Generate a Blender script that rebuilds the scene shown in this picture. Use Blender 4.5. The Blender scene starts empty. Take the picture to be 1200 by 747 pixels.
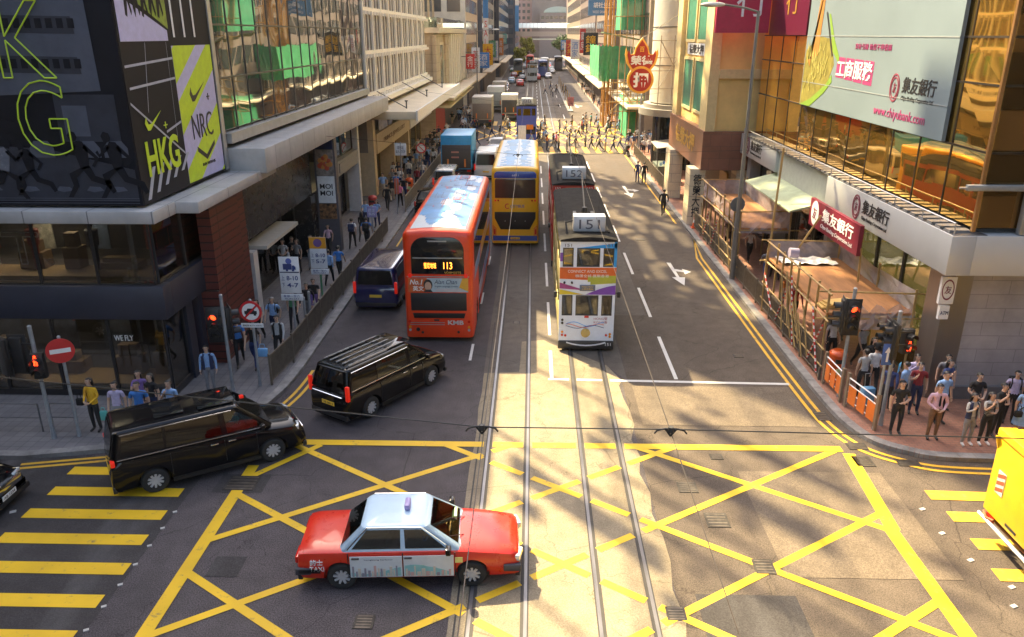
import bpy, bmesh, math, random
from mathutils import Vector, Matrix
R = math.radians
rnd = random.Random(7)
S = bpy.context.scene
C = S.collection

# ------------------------------------------------------------------ camera, sky, sun, exposure
cam_data = bpy.data.cameras.new('camera')
cam = bpy.data.objects.new('camera', cam_data)
C.objects.link(cam)
cam.location = (0, 0, 11.1)
cam.rotation_euler = (R(90 - 19.986), 0, R(1.497))
cam_data.sensor_width = 36
cam_data.lens = 917 / 1200 * 36
cam_data.clip_end = 3000
S.camera = cam
SUN_AZ, SUN_EL = -40, 48          # degrees from +Y towards +X, and above the horizon
W = bpy.data.worlds.new('World')
S.world = W
W.use_nodes = True
nt = W.node_tree
sky = nt.nodes.new('ShaderNodeTexSky')
sky.sky_type = 'NISHITA'
sky.sun_disc = False
sky.sun_elevation = R(SUN_EL)
sky.sun_rotation = R(SUN_AZ)
sky.dust_density = 4.0
sky.ozone_density = 0.6
sky.air_density = 1.0
bg = nt.nodes['Background']
bg.inputs['Strength'].default_value = 0.15
warm = nt.nodes.new('ShaderNodeMix')          # dusty city air: the blue of the sky is muted
warm.data_type = 'RGBA'
warm.blend_type = 'MULTIPLY'
warm.inputs['Factor'].default_value = 1
warm.inputs['B'].default_value = (1.02, .97, .90, 1)
nt.links.new(sky.outputs[0], warm.inputs['A'])
nt.links.new(warm.outputs['Result'], bg.inputs['Color'])
sun_data = bpy.data.lights.new('sun', 'SUN')
sun_data.energy = 4.7
sun_data.angle = R(0.75)
sun_data.color = (1.0, 0.79, 0.44)
sun = bpy.data.objects.new('sun', sun_data)
C.objects.link(sun)
sd = Vector((math.sin(R(SUN_AZ)) * math.cos(R(SUN_EL)), math.cos(R(SUN_AZ)) * math.cos(R(SUN_EL)), math.sin(R(SUN_EL))))
sun.rotation_euler = sd.to_track_quat('Z', 'Y').to_euler()
sun.location = sd * 200
S.view_settings.view_transform = 'Standard'
S.view_settings.look = 'None'
S.view_settings.gamma = 1
S.view_settings.exposure = 2.1
S.render.engine = 'CYCLES'
S.cycles.use_denoising = True
S.cycles.max_bounces = 7
S.cycles.diffuse_bounces = 4
S.cycles.glossy_bounces = 4
S.cycles.transparent_max_bounces = 12
S.cycles.caustics_reflective = False
S.cycles.caustics_refractive = False
S.cycles.sample_clamp_indirect = 6

# ------------------------------------------------------------------ materials
MATS = {}
def M(name, col=(.5, .5, .5), rough=.5, metal=0., var=.10, scale=4., bump=0., bscale=40., spec=.5, coat=0., emit=0., stretch=None, dirt=0.):
    """Principled surface whose colour varies with noise (wear, dirt, fading) in object space."""
    if name in MATS:
        return MATS[name]
    m = bpy.data.materials.new(name)
    m.use_nodes = True
    t = m.node_tree
    b = t.nodes['Principled BSDF']
    b.inputs['Roughness'].default_value = rough
    b.inputs['Metallic'].default_value = metal
    b.inputs['Specular IOR Level'].default_value = spec
    b.inputs['Coat Weight'].default_value = coat
    b.inputs['Coat Roughness'].default_value = .04
    tc = t.nodes.new('ShaderNodeTexCoord')
    mp = t.nodes.new('ShaderNodeMapping')
    if stretch:
        mp.inputs['Scale'].default_value = stretch
    t.links.new(tc.outputs['Object'], mp.inputs['Vector'])
    n = t.nodes.new('ShaderNodeTexNoise')
    n.inputs['Scale'].default_value = scale
    n.inputs['Detail'].default_value = 6
    n.inputs['Roughness'].default_value = .65
    t.links.new(mp.outputs[0], n.inputs['Vector'])
    mr = t.nodes.new('ShaderNodeMapRange')
    mr.inputs['From Min'].default_value = .25
    mr.inputs['From Max'].default_value = .75
    mr.inputs['To Min'].default_value = 1 - var * 1.6
    mr.inputs['To Max'].default_value = 1 + var
    t.links.new(n.outputs['Fac'], mr.inputs['Value'])
    mx = t.nodes.new('ShaderNodeMix')
    mx.data_type = 'RGBA'
    mx.blend_type = 'MULTIPLY'
    mx.inputs['Factor'].default_value = 1
    mx.inputs['A'].default_value = (*col, 1)
    t.links.new(mr.outputs[0], mx.inputs['B'])
    last = mx.outputs['Result']
    t.links.new(last, b.inputs['Base Color'])
    mr2 = t.nodes.new('ShaderNodeMapRange')
    mr2.inputs['To Min'].default_value = max(0, rough - .08)
    mr2.inputs['To Max'].default_value = min(1, rough + .1)
    t.links.new(n.outputs['Fac'], mr2.inputs['Value'])
    t.links.new(mr2.outputs[0], b.inputs['Roughness'])
    if bump:
        n2 = t.nodes.new('ShaderNodeTexNoise')
        n2.inputs['Scale'].default_value = bscale
        n2.inputs['Detail'].default_value = 3
        t.links.new(mp.outputs[0], n2.inputs['Vector'])
        bp = t.nodes.new('ShaderNodeBump')
        bp.inputs['Strength'].default_value = bump
        bp.inputs['Distance'].default_value = .03
        t.links.new(n2.outputs['Fac'], bp.inputs['Height'])
        t.links.new(bp.outputs[0], b.inputs['Normal'])
    if emit:
        b.inputs['Emission Color'].default_value = (*col, 1)
        b.inputs['Emission Strength'].default_value = emit
    MATS[name] = m
    return m

def brick_mat(name, c1, c2, mortar, w, h, rough=.7, axis='XZ', msize=.02, offset=.5, bump=.3, var=.15):
    """Tiles, bricks, slabs or cladding panels laid out in metres on the plane named by axis."""
    if name in MATS:
        return MATS[name]
    m = M(name, c1, rough, var=var, scale=1.2)
    t = m.node_tree
    b = t.nodes['Principled BSDF']
    tc = t.nodes.new('ShaderNodeTexCoord')
    sx = t.nodes.new('ShaderNodeSeparateXYZ')
    cb = t.nodes.new('ShaderNodeCombineXYZ')
    t.links.new(tc.outputs['Object'], sx.inputs[0])
    t.links.new(sx.outputs['XYZ'.index(axis[0])], cb.inputs[0])
    t.links.new(sx.outputs['XYZ'.index(axis[1])], cb.inputs[1])
    br = t.nodes.new('ShaderNodeTexBrick')
    br.inputs['Scale'].default_value = 1
    br.inputs['Brick Width'].default_value = w
    br.inputs['Row Height'].default_value = h
    br.inputs['Mortar Size'].default_value = msize
    br.inputs['Color1'].default_value = (*c1, 1)
    br.inputs['Color2'].default_value = (*c2, 1)
    br.inputs['Mortar'].default_value = (*mortar, 1)
    br.offset = offset
    t.links.new(cb.outputs[0], br.inputs['Vector'])
    mx = [n for n in t.nodes if n.bl_idname == 'ShaderNodeMix'][0]
    t.links.new(br.outputs['Color'], mx.inputs['A'])
    if bump:
        bp = t.nodes.new('ShaderNodeBump')
        bp.inputs['Strength'].default_value = bump
        bp.inputs['Distance'].default_value = .02
        bp.invert = True
        t.links.new(br.outputs['Fac'], bp.inputs['Height'])
        t.links.new(bp.outputs[0], b.inputs['Normal'])
    return m

def glass_mat(name, tint=(.75, .8, .8), refl=.12, rough=.02):
    """Window pane one can look through: clear film plus a mirror sheen that grows at grazing angles."""
    if name in MATS:
        return MATS[name]
    m = bpy.data.materials.new(name)
    m.use_nodes = True
    t = m.node_tree
    t.nodes.remove(t.nodes['Principled BSDF'])
    tr = t.nodes.new('ShaderNodeBsdfTransparent')
    tr.inputs[0].default_value = (*tint, 1)
    gl = t.nodes.new('ShaderNodeBsdfGlossy')
    gl.inputs['Roughness'].default_value = rough
    fr = t.nodes.new('ShaderNodeLayerWeight')
    fr.inputs[0].default_value = .35
    mr = t.nodes.new('ShaderNodeMapRange')
    mr.inputs['To Min'].default_value = refl
    mr.inputs['To Max'].default_value = .9
    t.links.new(fr.outputs['Fresnel'], mr.inputs['Value'])
    mx = t.nodes.new('ShaderNodeMixShader')
    t.links.new(mr.outputs[0], mx.inputs[0])
    t.links.new(tr.outputs[0], mx.inputs[1])
    t.links.new(gl.outputs[0], mx.inputs[2])
    t.links.new(mx.outputs[0], t.nodes['Material Output'].inputs[0])
    MATS[name] = m
    return m

def mirror_mat(name, col, rough=.03, wave=.06, wscale=.5, metal=.9):
    """Coated curtain-wall glass: tinted mirror with the slight waviness of real panes."""
    if name in MATS:
        return MATS[name]
    m = M(name, col, rough, metal=metal, var=.06, scale=.4)
    t = m.node_tree
    b = t.nodes['Principled BSDF']
    for l in list(b.inputs['Roughness'].links):
        t.links.remove(l)
    b.inputs['Roughness'].default_value = rough
    tc = t.nodes.new('ShaderNodeTexCoord')
    n2 = t.nodes.new('ShaderNodeTexNoise')
    n2.inputs['Scale'].default_value = wscale
    n2.inputs['Detail'].default_value = 1
    t.links.new(tc.outputs['Object'], n2.inputs['Vector'])
    bp = t.nodes.new('ShaderNodeBump')
    bp.inputs['Strength'].default_value = wave
    bp.inputs['Distance'].default_value = .5
    t.links.new(n2.outputs['Fac'], bp.inputs['Height'])
    t.links.new(bp.outputs[0], b.inputs['Normal'])
    return m

def ground_mat(name, base, alt, rough=.85, big=.22, speck=.35, crack=0., stain=(.5, .5, .5), stain_amt=.35, alongy=True):
    """Asphalt or concrete: aggregate specks, large patches, oil and tyre stains, cracks."""
    m = bpy.data.materials.new(name)
    m.use_nodes = True
    t = m.node_tree
    L = t.links.new
    b = t.nodes['Principled BSDF']
    tc = t.nodes.new('ShaderNodeTexCoord')
    def noise(scale, detail=5, st=None):
        mp = t.nodes.new('ShaderNodeMapping')
        if st:
            mp.inputs['Scale'].default_value = st
        L(tc.outputs['Object'], mp.inputs['Vector'])
        n = t.nodes.new('ShaderNodeTexNoise')
        n.inputs['Scale'].default_value = scale
        n.inputs['Detail'].default_value = detail
        L(mp.outputs[0], n.inputs['Vector'])
        return n.outputs['Fac']
    def rng(v, a, c, lo, hi):
        r = t.nodes.new('ShaderNodeMapRange')
        r.inputs['From Min'].default_value, r.inputs['From Max'].default_value = a, c
        r.inputs['To Min'].default_value, r.inputs['To Max'].default_value = lo, hi
        L(v, r.inputs['Value'])
        return r.outputs[0]
    def mix(kind, fac, a, c):
        x = t.nodes.new('ShaderNodeMix')
        x.data_type = 'RGBA'
        x.blend_type = kind
        for k, v in (('Factor', fac), ('A', a), ('B', c)):
            if isinstance(v, (int, float, tuple)):
                x.inputs[k].default_value = (*v, 1) if isinstance(v, tuple) else v
            else:
                L(v, x.inputs[k])
        return x.outputs['Result']
    col = mix('MIX', rng(noise(big), .38, .62, 0, 1), base, alt)
    sp = noise(38, 2)
    col = mix('MULTIPLY', 1., col, rng(sp, .3, .7, 1 - speck, 1 + speck))
    st = noise(.55, 6, (1.6, .25, 1) if alongy else (1, 1, 1))
    col = mix('MIX', rng(st, .52, .75, 0, stain_amt), col, stain)
    d = noise(2.2, 8)
    col = mix('MULTIPLY', 1., col, rng(d, .3, .75, .82, 1.12))
    if crack:
        v = t.nodes.new('ShaderNodeTexVoronoi')
        v.feature = 'DISTANCE_TO_EDGE'
        v.inputs['Scale'].default_value = .33
        mpv = t.nodes.new('ShaderNodeMapping')
        wob = noise(1.3, 4)
        va = t.nodes.new('ShaderNodeVectorMath')
        va.operation = 'ADD'
        L(tc.outputs['Object'], va.inputs[0])
        L(wob, va.inputs[1])
        L(va.outputs[0], v.inputs['Vector'])
        col = mix('MULTIPLY', 1., col, rng(v.outputs['Distance'], 0., .006, 1 - crack, 1))
    b.inputs['Specular IOR Level'].default_value = .22
    L(col, b.inputs['Base Color'])
    L(rng(st, .4, .8, rough, rough - .25), b.inputs['Roughness'])
    bp = t.nodes.new('ShaderNodeBump')
    bp.inputs['Strength'].default_value = .35
    bp.inputs['Distance'].default_value = .01
    L(sp, bp.inputs['Height'])
    L(bp.outputs[0], b.inputs['Normal'])
    MATS[name] = m
    return m

def paint_mat(name, col, wear=.5):
    """Road paint, worn through to the asphalt in scuffed specks."""
    m = bpy.data.materials.new(name)
    m.use_nodes = True
    t = m.node_tree
    L = t.links.new
    b = t.nodes['Principled BSDF']
    b.inputs['Roughness'].default_value = .6
    tc = t.nodes.new('ShaderNodeTexCoord')
    n = t.nodes.new('ShaderNodeTexNoise')
    n.inputs['Scale'].default_value = 3.5
    n.inputs['Detail'].default_value = 10
    n.inputs['Roughness'].default_value = .75
    L(tc.outputs['Object'], n.inputs['Vector'])
    r = t.nodes.new('ShaderNodeMapRange')
    r.inputs['From Min'].default_value = .545 + .1 * (1 - wear)
    r.inputs['From Max'].default_value = .68 + .1 * (1 - wear)
    L(n.outputs['Fac'], r.inputs['Value'])
    n3 = t.nodes.new('ShaderNodeTexNoise')
    n3.inputs['Scale'].default_value = .8
    n3.inputs['Detail'].default_value = 6
    L(tc.outputs['Object'], n3.inputs['Vector'])
    x0 = t.nodes.new('ShaderNodeMix')
    x0.data_type = 'RGBA'
    x0.inputs['A'].default_value = (*[c * .52 for c in col], 1)
    x0.inputs['B'].default_value = (*col, 1)
    L(n3.outputs['Fac'], x0.inputs['Factor'])
    x = t.nodes.new('ShaderNodeMix')
    x.data_type = 'RGBA'
    x.inputs['B'].default_value = (.09, .085, .08, 1)
    L(r.outputs[0], x.inputs['Factor'])
    L(x0.outputs['Result'], x.inputs['A'])
    L(x.outputs['Result'], b.inputs['Base Color'])
    MATS[name] = m
    return m

# ------------------------------------------------------------------ geometry helper
OFF = {}
class G:
    """Collects vertices and faces; ob() links them as one mesh object."""
    def __init__(s):
        s.v, s.f, s.m = [], [], []
    def add(s, vs, fs, m=0):
        o = len(s.v)
        s.v += [tuple(v) for v in vs]
        s.f += [tuple(i + o for i in f) for f in fs]
        s.m += [m] * len(fs)
        return s
    def quad(s, a, b, c, d, m=0):
        return s.add((a, b, c, d), ((0, 1, 2, 3),), m)
    def poly(s, pts, m=0):
        return s.add(pts, (tuple(range(len(pts))),), m)
    def box(s, x0, y0, z0, x1, y1, z1, m=0):
        if x0 > x1: x0, x1 = x1, x0
        if y0 > y1: y0, y1 = y1, y0
        if z0 > z1: z0, z1 = z1, z0
        v = [(x0, y0, z0), (x1, y0, z0), (x1, y1, z0), (x0, y1, z0), (x0, y0, z1), (x1, y0, z1), (x1, y1, z1), (x0, y1, z1)]
        return s.add(v, ((3, 2, 1, 0), (4, 5, 6, 7), (0, 1, 5, 4), (1, 2, 6, 5), (2, 3, 7, 6), (3, 0, 4, 7)), m)
    def cbox(s, c, d, m=0, rz=0., ry=0., rx=0.):
        g = G().box(-d[0] / 2, -d[1] / 2, -d[2] / 2, d[0] / 2, d[1] / 2, d[2] / 2)
        mt = Matrix.Translation(c) @ Matrix.Rotation(rz, 4, 'Z') @ Matrix.Rotation(ry, 4, 'Y') @ Matrix.Rotation(rx, 4, 'X')
        return s.add([mt @ Vector(v) for v in g.v], g.f, m)
    def cyl(s, p, q, r, r2=None, n=10, m=0, caps=True):
        p, q = Vector(p), Vector(q)
        r2 = r if r2 is None else r2
        z = (q - p).normalized()
        a = z.orthogonal().normalized()
        b = z.cross(a)
        vs = []
        for k in range(n):
            d = a * math.cos(2 * math.pi * k / n) + b * math.sin(2 * math.pi * k / n)
            vs += [p + d * r, q + d * r2]
        fs = [(2 * k, 2 * ((k + 1) % n), 2 * ((k + 1) % n) + 1, 2 * k + 1) for k in range(n)]
        if caps:
            fs += [tuple(range(2 * n - 2, -1, -2)), tuple(range(1, 2 * n, 2))]
        return s.add(vs, fs, m)
    def tube(s, pts, r, n=6, m=0):
        for a, b in zip(pts, pts[1:]):
            s.cyl(a, b, r, None, n, m)
        return s
    def ext(s, pts, d, m=0):
        """Planar polygon pts swept along vector d."""
        n = len(pts)
        d = Vector(d)
        vs = [Vector(p) for p in pts] + [Vector(p) + d for p in pts]
        fs = [tuple(range(n - 1, -1, -1)), tuple(range(n, 2 * n))] + [(k, (k + 1) % n, (k + 1) % n + n, k + n) for k in range(n)]
        return s.add(vs, fs, m)
    def loft(s, rings, m=0, caps=True, closed=True):
        n = len(rings[0])
        vs = [p for r in rings for p in r]
        fs = []
        for i in range(len(rings) - 1):
            for k in range(n if closed else n - 1):
                k2 = (k + 1) % n
                fs.append((i * n + k, i * n + k2, (i + 1) * n + k2, (i + 1) * n + k))
        if caps:
            fs += [tuple(range(n - 1, -1, -1)), tuple((len(rings) - 1) * n + k for k in range(n))]
        return s.add(vs, fs, m)
    def ell(s, c, r, m=0, nu=12, nv=8, z0=-90, z1=90):
        rings = []
        for j in range(nv + 1):
            a = R(z0 + (z1 - z0) * j / nv)
            ca = max(math.cos(a), .02)
            rings.append([(c[0] + r[0] * ca * math.cos(2 * math.pi * k / nu), c[1] + r[1] * ca * math.sin(2 * math.pi * k / nu), c[2] + r[2] * math.sin(a)) for k in range(nu)])
        return s.loft(rings, m)
    def mesh(s, name):
        me = bpy.data.meshes.new(name)
        me.from_pydata(s.v, [], s.f)
        me.polygons.foreach_set('material_index', s.m)
        bm = bmesh.new()
        bm.from_mesh(me)
        bmesh.ops.recalc_face_normals(bm, faces=bm.faces)
        bm.to_mesh(me)
        bm.free()
        return me
    def ob(s, name, mats, parent=None, smooth=0, bevel=0., seg=2, w=False, raw=False):
        if raw:
            me = bpy.data.meshes.new(name)
            me.from_pydata(s.v, [], s.f)
            me.polygons.foreach_set('material_index', s.m)
        else:
            me = s.mesh(name)
        if w and parent is not None:
            off = OFF.get(parent.name, Vector())
            me.transform(Matrix.Translation(-off))
        for mt in ([] if mats is None else mats if isinstance(mats, (list, tuple)) else [mats]):
            me.materials.append(mt)
        if bevel:
            bm = bmesh.new()
            bm.from_mesh(me)
            es = [e for e in bm.edges if len(e.link_faces) == 2 and e.calc_face_angle(0) > .5]
            bmesh.ops.bevel(bm, geom=es, offset=bevel, segments=seg, affect='EDGES', profile=.5, clamp_overlap=True)
            bm.to_mesh(me)
            bm.free()
            smooth = smooth or 40
        if smooth:
            me.polygons.foreach_set('use_smooth', [True] * len(me.polygons))
            me.set_sharp_from_angle(angle=R(smooth))
        o = bpy.data.objects.new(name, me)
        C.objects.link(o)
        if parent is not None:
            o.parent = parent
            if w:
                OFF[o.name] = OFF.get(parent.name, Vector())
        return o

def tag(o, label=None, cat=None, group=None, kind=None):
    for k, v in (('label', label), ('category', cat), ('group', group), ('kind', kind)):
        if v:
            o[k] = v
    return o
def thing(name, label, cat, loc=(0, 0, 0), rz=0., group=None):
    o = bpy.data.objects.new(name, None)
    o.empty_display_size = .3
    C.objects.link(o)
    o.location = loc
    o.rotation_euler = (0, 0, rz)
    OFF[o.name] = Vector(loc)
    return tag(o, label, cat, group)
def copy_tree(o, parent=None):
    c = o.copy()
    C.objects.link(c)
    c.parent = parent
    for ch in list(o.children):
        copy_tree(ch, c)
    return c
FONT = {}
def text(body, parent, mat, o, r, u, h, w=None, depth=.012, name='lettering', world=False, italic=0., bold=0., align='CENTER'):
    """Raised lettering: o is the middle of the line, r and u the reading and up directions, h the height of the line of letters, w the width it is fitted to."""
    c = bpy.data.curves.new('lettering_curve', 'FONT')
    c.body = body
    c.align_x = align
    c.extrude = .02
    c.shear = italic
    c.offset = bold
    c.resolution_u = 3
    t = bpy.data.objects.new('lettering_curve', c)
    C.objects.link(t)
    dg = bpy.context.evaluated_depsgraph_get()
    me = bpy.data.meshes.new_from_object(t.evaluated_get(dg))
    C.objects.unlink(t)
    bpy.data.objects.remove(t)
    bpy.data.curves.remove(c)
    xs = [v.co.x for v in me.vertices] or [0, 1]
    ys = [v.co.y for v in me.vertices] or [0, 1]
    x0, x1, y0, y1 = min(xs), max(xs), min(ys), max(ys)
    sy = h / max(y1 - y0, 1e-6)
    sx = w / max(x1 - x0, 1e-6) if w else sy
    r, u = Vector(r).normalized(), Vector(u).normalized()
    n = r.cross(u)
    o = Vector(o)
    if world and parent is not None:
        o = o - OFF.get(parent.name, Vector())
    for v in me.vertices:
        v.co = o + r * ((v.co.x - (x0 + x1) / 2) * sx) + u * ((v.co.y - (y0 + y1) / 2) * sy) + n * (depth * (.5 + v.co.z / .04))
    me.materials.clear()
    me.materials.append(mat)
    ob = bpy.data.objects.new(name, me)
    C.objects.link(ob)
    ob.parent = parent
    return ob
def plate(g, o, r, u, pts, d=.01, m=0):
    """Flat shape given by (a, b) points in the plane o + a*r + b*u, with thickness d outwards."""
    o, r, u = Vector(o), Vector(r), Vector(u)
    n = r.cross(u)
    return g.ext([o + r * a + u * b for a, b in pts], n * d, m)
def boolean_cut(o, cutter_g):
    cm = cutter_g.mesh('cutter')
    co = bpy.data.objects.new('cutter', cm)
    C.objects.link(co)
    co.parent = o.parent
    md = o.modifiers.new('cut', 'BOOLEAN')
    md.operation = 'DIFFERENCE'
    md.object = co
    md.solver = 'EXACT'
    bpy.context.view_layer.update()
    dg = bpy.context.evaluated_depsgraph_get()
    me = bpy.data.meshes.new_from_object(o.evaluated_get(dg))
    o.modifiers.remove(md)
    C.objects.unlink(co)
    bpy.data.objects.remove(co)
    if len(me.polygons) > 20:
        o.data = me
        me.polygons.foreach_set('use_smooth', [True] * len(me.polygons))
        me.set_sharp_from_angle(angle=R(38))
    return o

white = M('white_paint', (.78, .78, .77), .45)
black = M('black_plastic', (.018, .018, .02), .45)
dgrey = M('dark_grey_metal', (.09, .09, .095), .45, .3)
steel = M('galvanised_steel', (.42, .43, .44), .42, .7, var=.15)
chrome = M('chrome', (.7, .7, .72), .12, 1.)
rubber = M('tyre_rubber', (.02, .02, .02), .8)
red = M('red_paint', (.62, .03, .02), .35)
yellowp = M('yellow_paint', (.8, .55, .02), .4)
dglass = M('dark_glass', (.010, .011, .012), .04, 0., var=.02, spec=.5)
navy = M('navy_ink', (.02, .03, .09), .5)
gold = M('gold_lettering', (.75, .47, .08), .35, .6)

# ------------------------------------------------------------------ ground, tracks, markings
asph = ground_mat('asphalt', (.060, .053, .057), (.088, .076, .078), speck=.6, crack=.45, stain=(.04, .038, .038), stain_amt=.5)
asph2 = ground_mat('asphalt_warm', (.078, .063, .052), (.100, .080, .063), crack=.5, stain=(.06, .05, .042), stain_amt=.7, speck=.45)
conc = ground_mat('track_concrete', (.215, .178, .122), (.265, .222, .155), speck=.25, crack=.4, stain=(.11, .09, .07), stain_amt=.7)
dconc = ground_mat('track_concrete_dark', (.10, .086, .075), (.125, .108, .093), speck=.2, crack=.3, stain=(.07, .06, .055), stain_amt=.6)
pave_l = brick_mat('paver_grey', (.15, .14, .145), (.18, .17, .17), (.08, .08, .08), .3, .3, .8, 'XY', .008, .0)
pave_r = brick_mat('paver_red', (.26, .115, .075), (.31, .15, .10), (.13, .09, .07), .22, .11, .8, 'XY', .006)
kerbm = M('kerb_concrete', (.22, .21, .20), .8, var=.35, scale=2.5, bump=.3)
yel = paint_mat('yellow_road_paint', (.90, .56, .012), .72)
yel2 = paint_mat('yellow_road_paint_worn', (.80, .46, .03), .95)
whi = paint_mat('white_road_paint', (.72, .71, .68), .6)

def sheet(name, pts, z, mat, kind='structure'):
    g = G().poly([(x, y, z) for x, y in pts])
    o = g.ob(name, mat)
    o['kind'] = kind
    return o
gs = G().poly([(-900, -300, 0), (900, -300, 0), (900, 1500, 0), (-900, 1500, 0)])
tag(gs.ob('road', asph), kind='structure')
# warmer, older asphalt on the right carriageway and in the crossing
rr = random.Random(3)
def wavy(x, y0, y1, n, a):
    return [(x + rr.uniform(-a, a), y0 + (y1 - y0) * k / n) for k in range(n + 1)]
sheet('road_right_lanes', [(2.9, -60)] + [(9.6, -60), (60, -60), (60, 19.0), (13, 19.2), (9.3, 24), (9.3, 140), (3.4, 140), (3.3, 26)] + [(3.1, 26 - k) for k in range(0, 80, 6)], .004, asph2)
sheet('track_bed', wavy(-1.62, -60, 24.6, 70, .03) + [(-1.62, 24.9), (-.4, 25.05), (-.35, 27.9), (.5, 28.1), (.7, 27.8), (2.7, 25.7), (3.1, 24.4)] + wavy(3.05, 24, -60, 90, .12)[::1], .008, conc)  # outline follows the sunlit pool, its brightness put into the concrete colour
sheet('track_bed_far', wavy(-1.62, 24.9, 330, 60, .03) + wavy(3.3, 330, 24.3, 60, .05) + [(2.7, 25.7), (.7, 27.8), (.5, 28.1), (-.35, 27.9), (-.4, 25.05)], .007, dconc)  # darker concrete beyond the pool, shade put into the colour
# darker and paler repair patches
dark_patch = ground_mat('asphalt_patch_dark', (.042, .039, .040), (.052, .048, .048), stain_amt=.1)
pale_patch = ground_mat('asphalt_patch_pale', (.118, .095, .072), (.14, .112, .083), stain=(.06, .05, .042), stain_amt=.6)
for i, (x0, y0, x1, y1, mt) in enumerate([
        (-60, 11.0, -8.75, 18.9, dark_patch), (-8.2, 17.2, -6.9, 18.1, dark_patch),
        (-7.05, 13.9, -6.35, 14.6, dark_patch), (7.0, 22.6, 8.3, 23.2, dark_patch), (5.6, 18.6, 9.4, 14.2, pale_patch),
        (3.4, 21.2, 8.6, 24.0, pale_patch), (2.2, 5, 4.2, 10, dark_patch), (3.2, 31, 4.8, 44, dconc), (3.5, 12.0, 5.6, 13.6, dark_patch)]):
    sheet('road_patch', [(x0, y0), (x1, y0), (x1, y1), (x0, y1)], .0095 + .0006 * i if i else .006, mt)
# rails, each a steel strip with the groove beside it
railm = M('rail_steel', (.17, .165, .17), .34, .6, var=.3, scale=3, stretch=(1, .2, 1))
groove = M('rail_groove', (.035, .032, .03), .7, var=.3)
for x, s_ in ((-1.2, 1), (-.07, -1), (1.44, 1), (2.57, -1)):
    g = G()
    g.box(x - .035, -60, .0, x + .035, 420, .018, 0)
    g.box(x + s_ * .035, -60, .0, x + s_ * .105, 420, .0135, 1)
    g.box(x - s_ * .035, -60, .0, x - s_ * .065, 420, .0135, 1)
    tag(g.ob('tram_rail', [railm, groove]), kind='structure')
g = G()
g.box(-1.50, -60, 0, -1.46, 30, .0125, 0)
tag(g.ob('track_joint', groove), kind='structure')

RAILX = (-1.2, -.07, 1.44, 2.57)
def strip(g, p, q, wd, z=.017, cut=True, m=0):
    """Painted strip p->q, broken at the rails, cut square across."""
    p, q = Vector((*p, 0)), Vector((*q, 0))
    d = q - p
    n = Vector((-d.y, d.x, 0)).normalized() * wd / 2
    ts = [0., 1.]
    segs = []
    if cut and abs(d.x) > .5:
        lo, hi = min(p.x, q.x), max(p.x, q.x)
        cuts = []
        for x in RAILX:
            if lo < x < hi:
                a, b = (x - .13 - p.x) / d.x, (x + .13 - p.x) / d.x
                cuts.append((min(a, b), max(a, b)))
        cuts.sort()
        t0 = 0.
        for a, b in cuts:
            segs.append((t0, a))
            t0 = b
        segs.append((t0, 1.))
    else:
        segs = [(0., 1.)]
    for a, b in segs:
        if b - a < .01:
            continue
        A, B = p + d * a, p + d * b
        g.poly([(A - n).to_tuple()[:2] + (z,), (B - n).to_tuple()[:2] + (z,), (B + n).to_tuple()[:2] + (z,), (A + n).to_tuple()[:2] + (z,)], m)
    return g
# box junction, Y 8.6 to 19.95
XL, XR, YB, YT = -7.5, 8.6, 7.0, 19.85
g = G()
strip(g, (XL - .05, YB), (XL - .05, 18.55), .30, .018)
strip(g, (-6.65, YT + .02), (8.85, YT + .02), .30, .018)
strip(g, (XR, 16.05), (XR, YB), .34, .018)
strip(g, (XR + .05, 16.0), (8.95, 19.6), .34, .0185)
strip(g, (XL + .1, 18.0), (-6.0, 19.72), .2, .0175, False)
def clipline(m_, c, wd, z):
    pts = []
    for x in (XL, XR):
        y = m_ * x + c
        if YB <= y <= YT:
            pts.append((x, y))
    for y in (YB, YT):
        x = (y - c) / m_
        if XL < x < XR:
            pts.append((x, y))
    if len(pts) >= 2:
        strip(g, min(pts), max(pts), wd, z)
for c in (21.9, 18.15, 15.05, 11.95, 8.85):
    clipline(-.69, c, .2, .016)
for c in (20.2, 17.1, 14.0, 10.9, 7.8):
    clipline(.67, c, .2, .0145)
tag(g.ob('box_junction_marking', yel), kind='structure')
g = G()
for y, x0, x1 in ((18.15, -12.4, -10.45), (17.15, -12.35, -8.95), (16.15, -12.4, -8.95), (15.15, -12.4, -8.95), (14.1, -12.45, -8.85), (13.05, -12.4, -8.9), (12.0, -12.4, -8.9), (11.0, -12.4, -8.9), (10, -12.4, -8.9)):
    strip(g, (x0, y), (x1, y), .40, .0175, False)
tag(g.ob('crossing_stripes', yel), kind='structure')
g = G()
for y in (17.55, 16.6, 15.5, 14.4, 13.3, 12.2, 11.1):
    strip(g, (10.2 + rr.uniform(-.1, .1), y), (14.2, y - .12), .42, .0175, False)
tag(g.ob('crossing_stripes', yel2), kind='structure')
g = G()
for k in range(9):
    y = 16.3 - .68 * k
    g.cbox((-8.75, y, .012), (.10, .07, .02), 0, .5)
    g.cbox((-12.75, y - .1, .012), (.14, .10, .02), 0, .5)
for x, y in ((9.75, 16.9), (9.75, 15.9), (10.3, 14.0), (10.0, 13.4), (9.9, 14.9)):
    g.cbox((x, y, .012), (.14, .09, .02), 0, .4)
tag(g.ob('crossing_studs', M('stud_grey', (.42, .41, .39), .6)), kind='structure')
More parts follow.
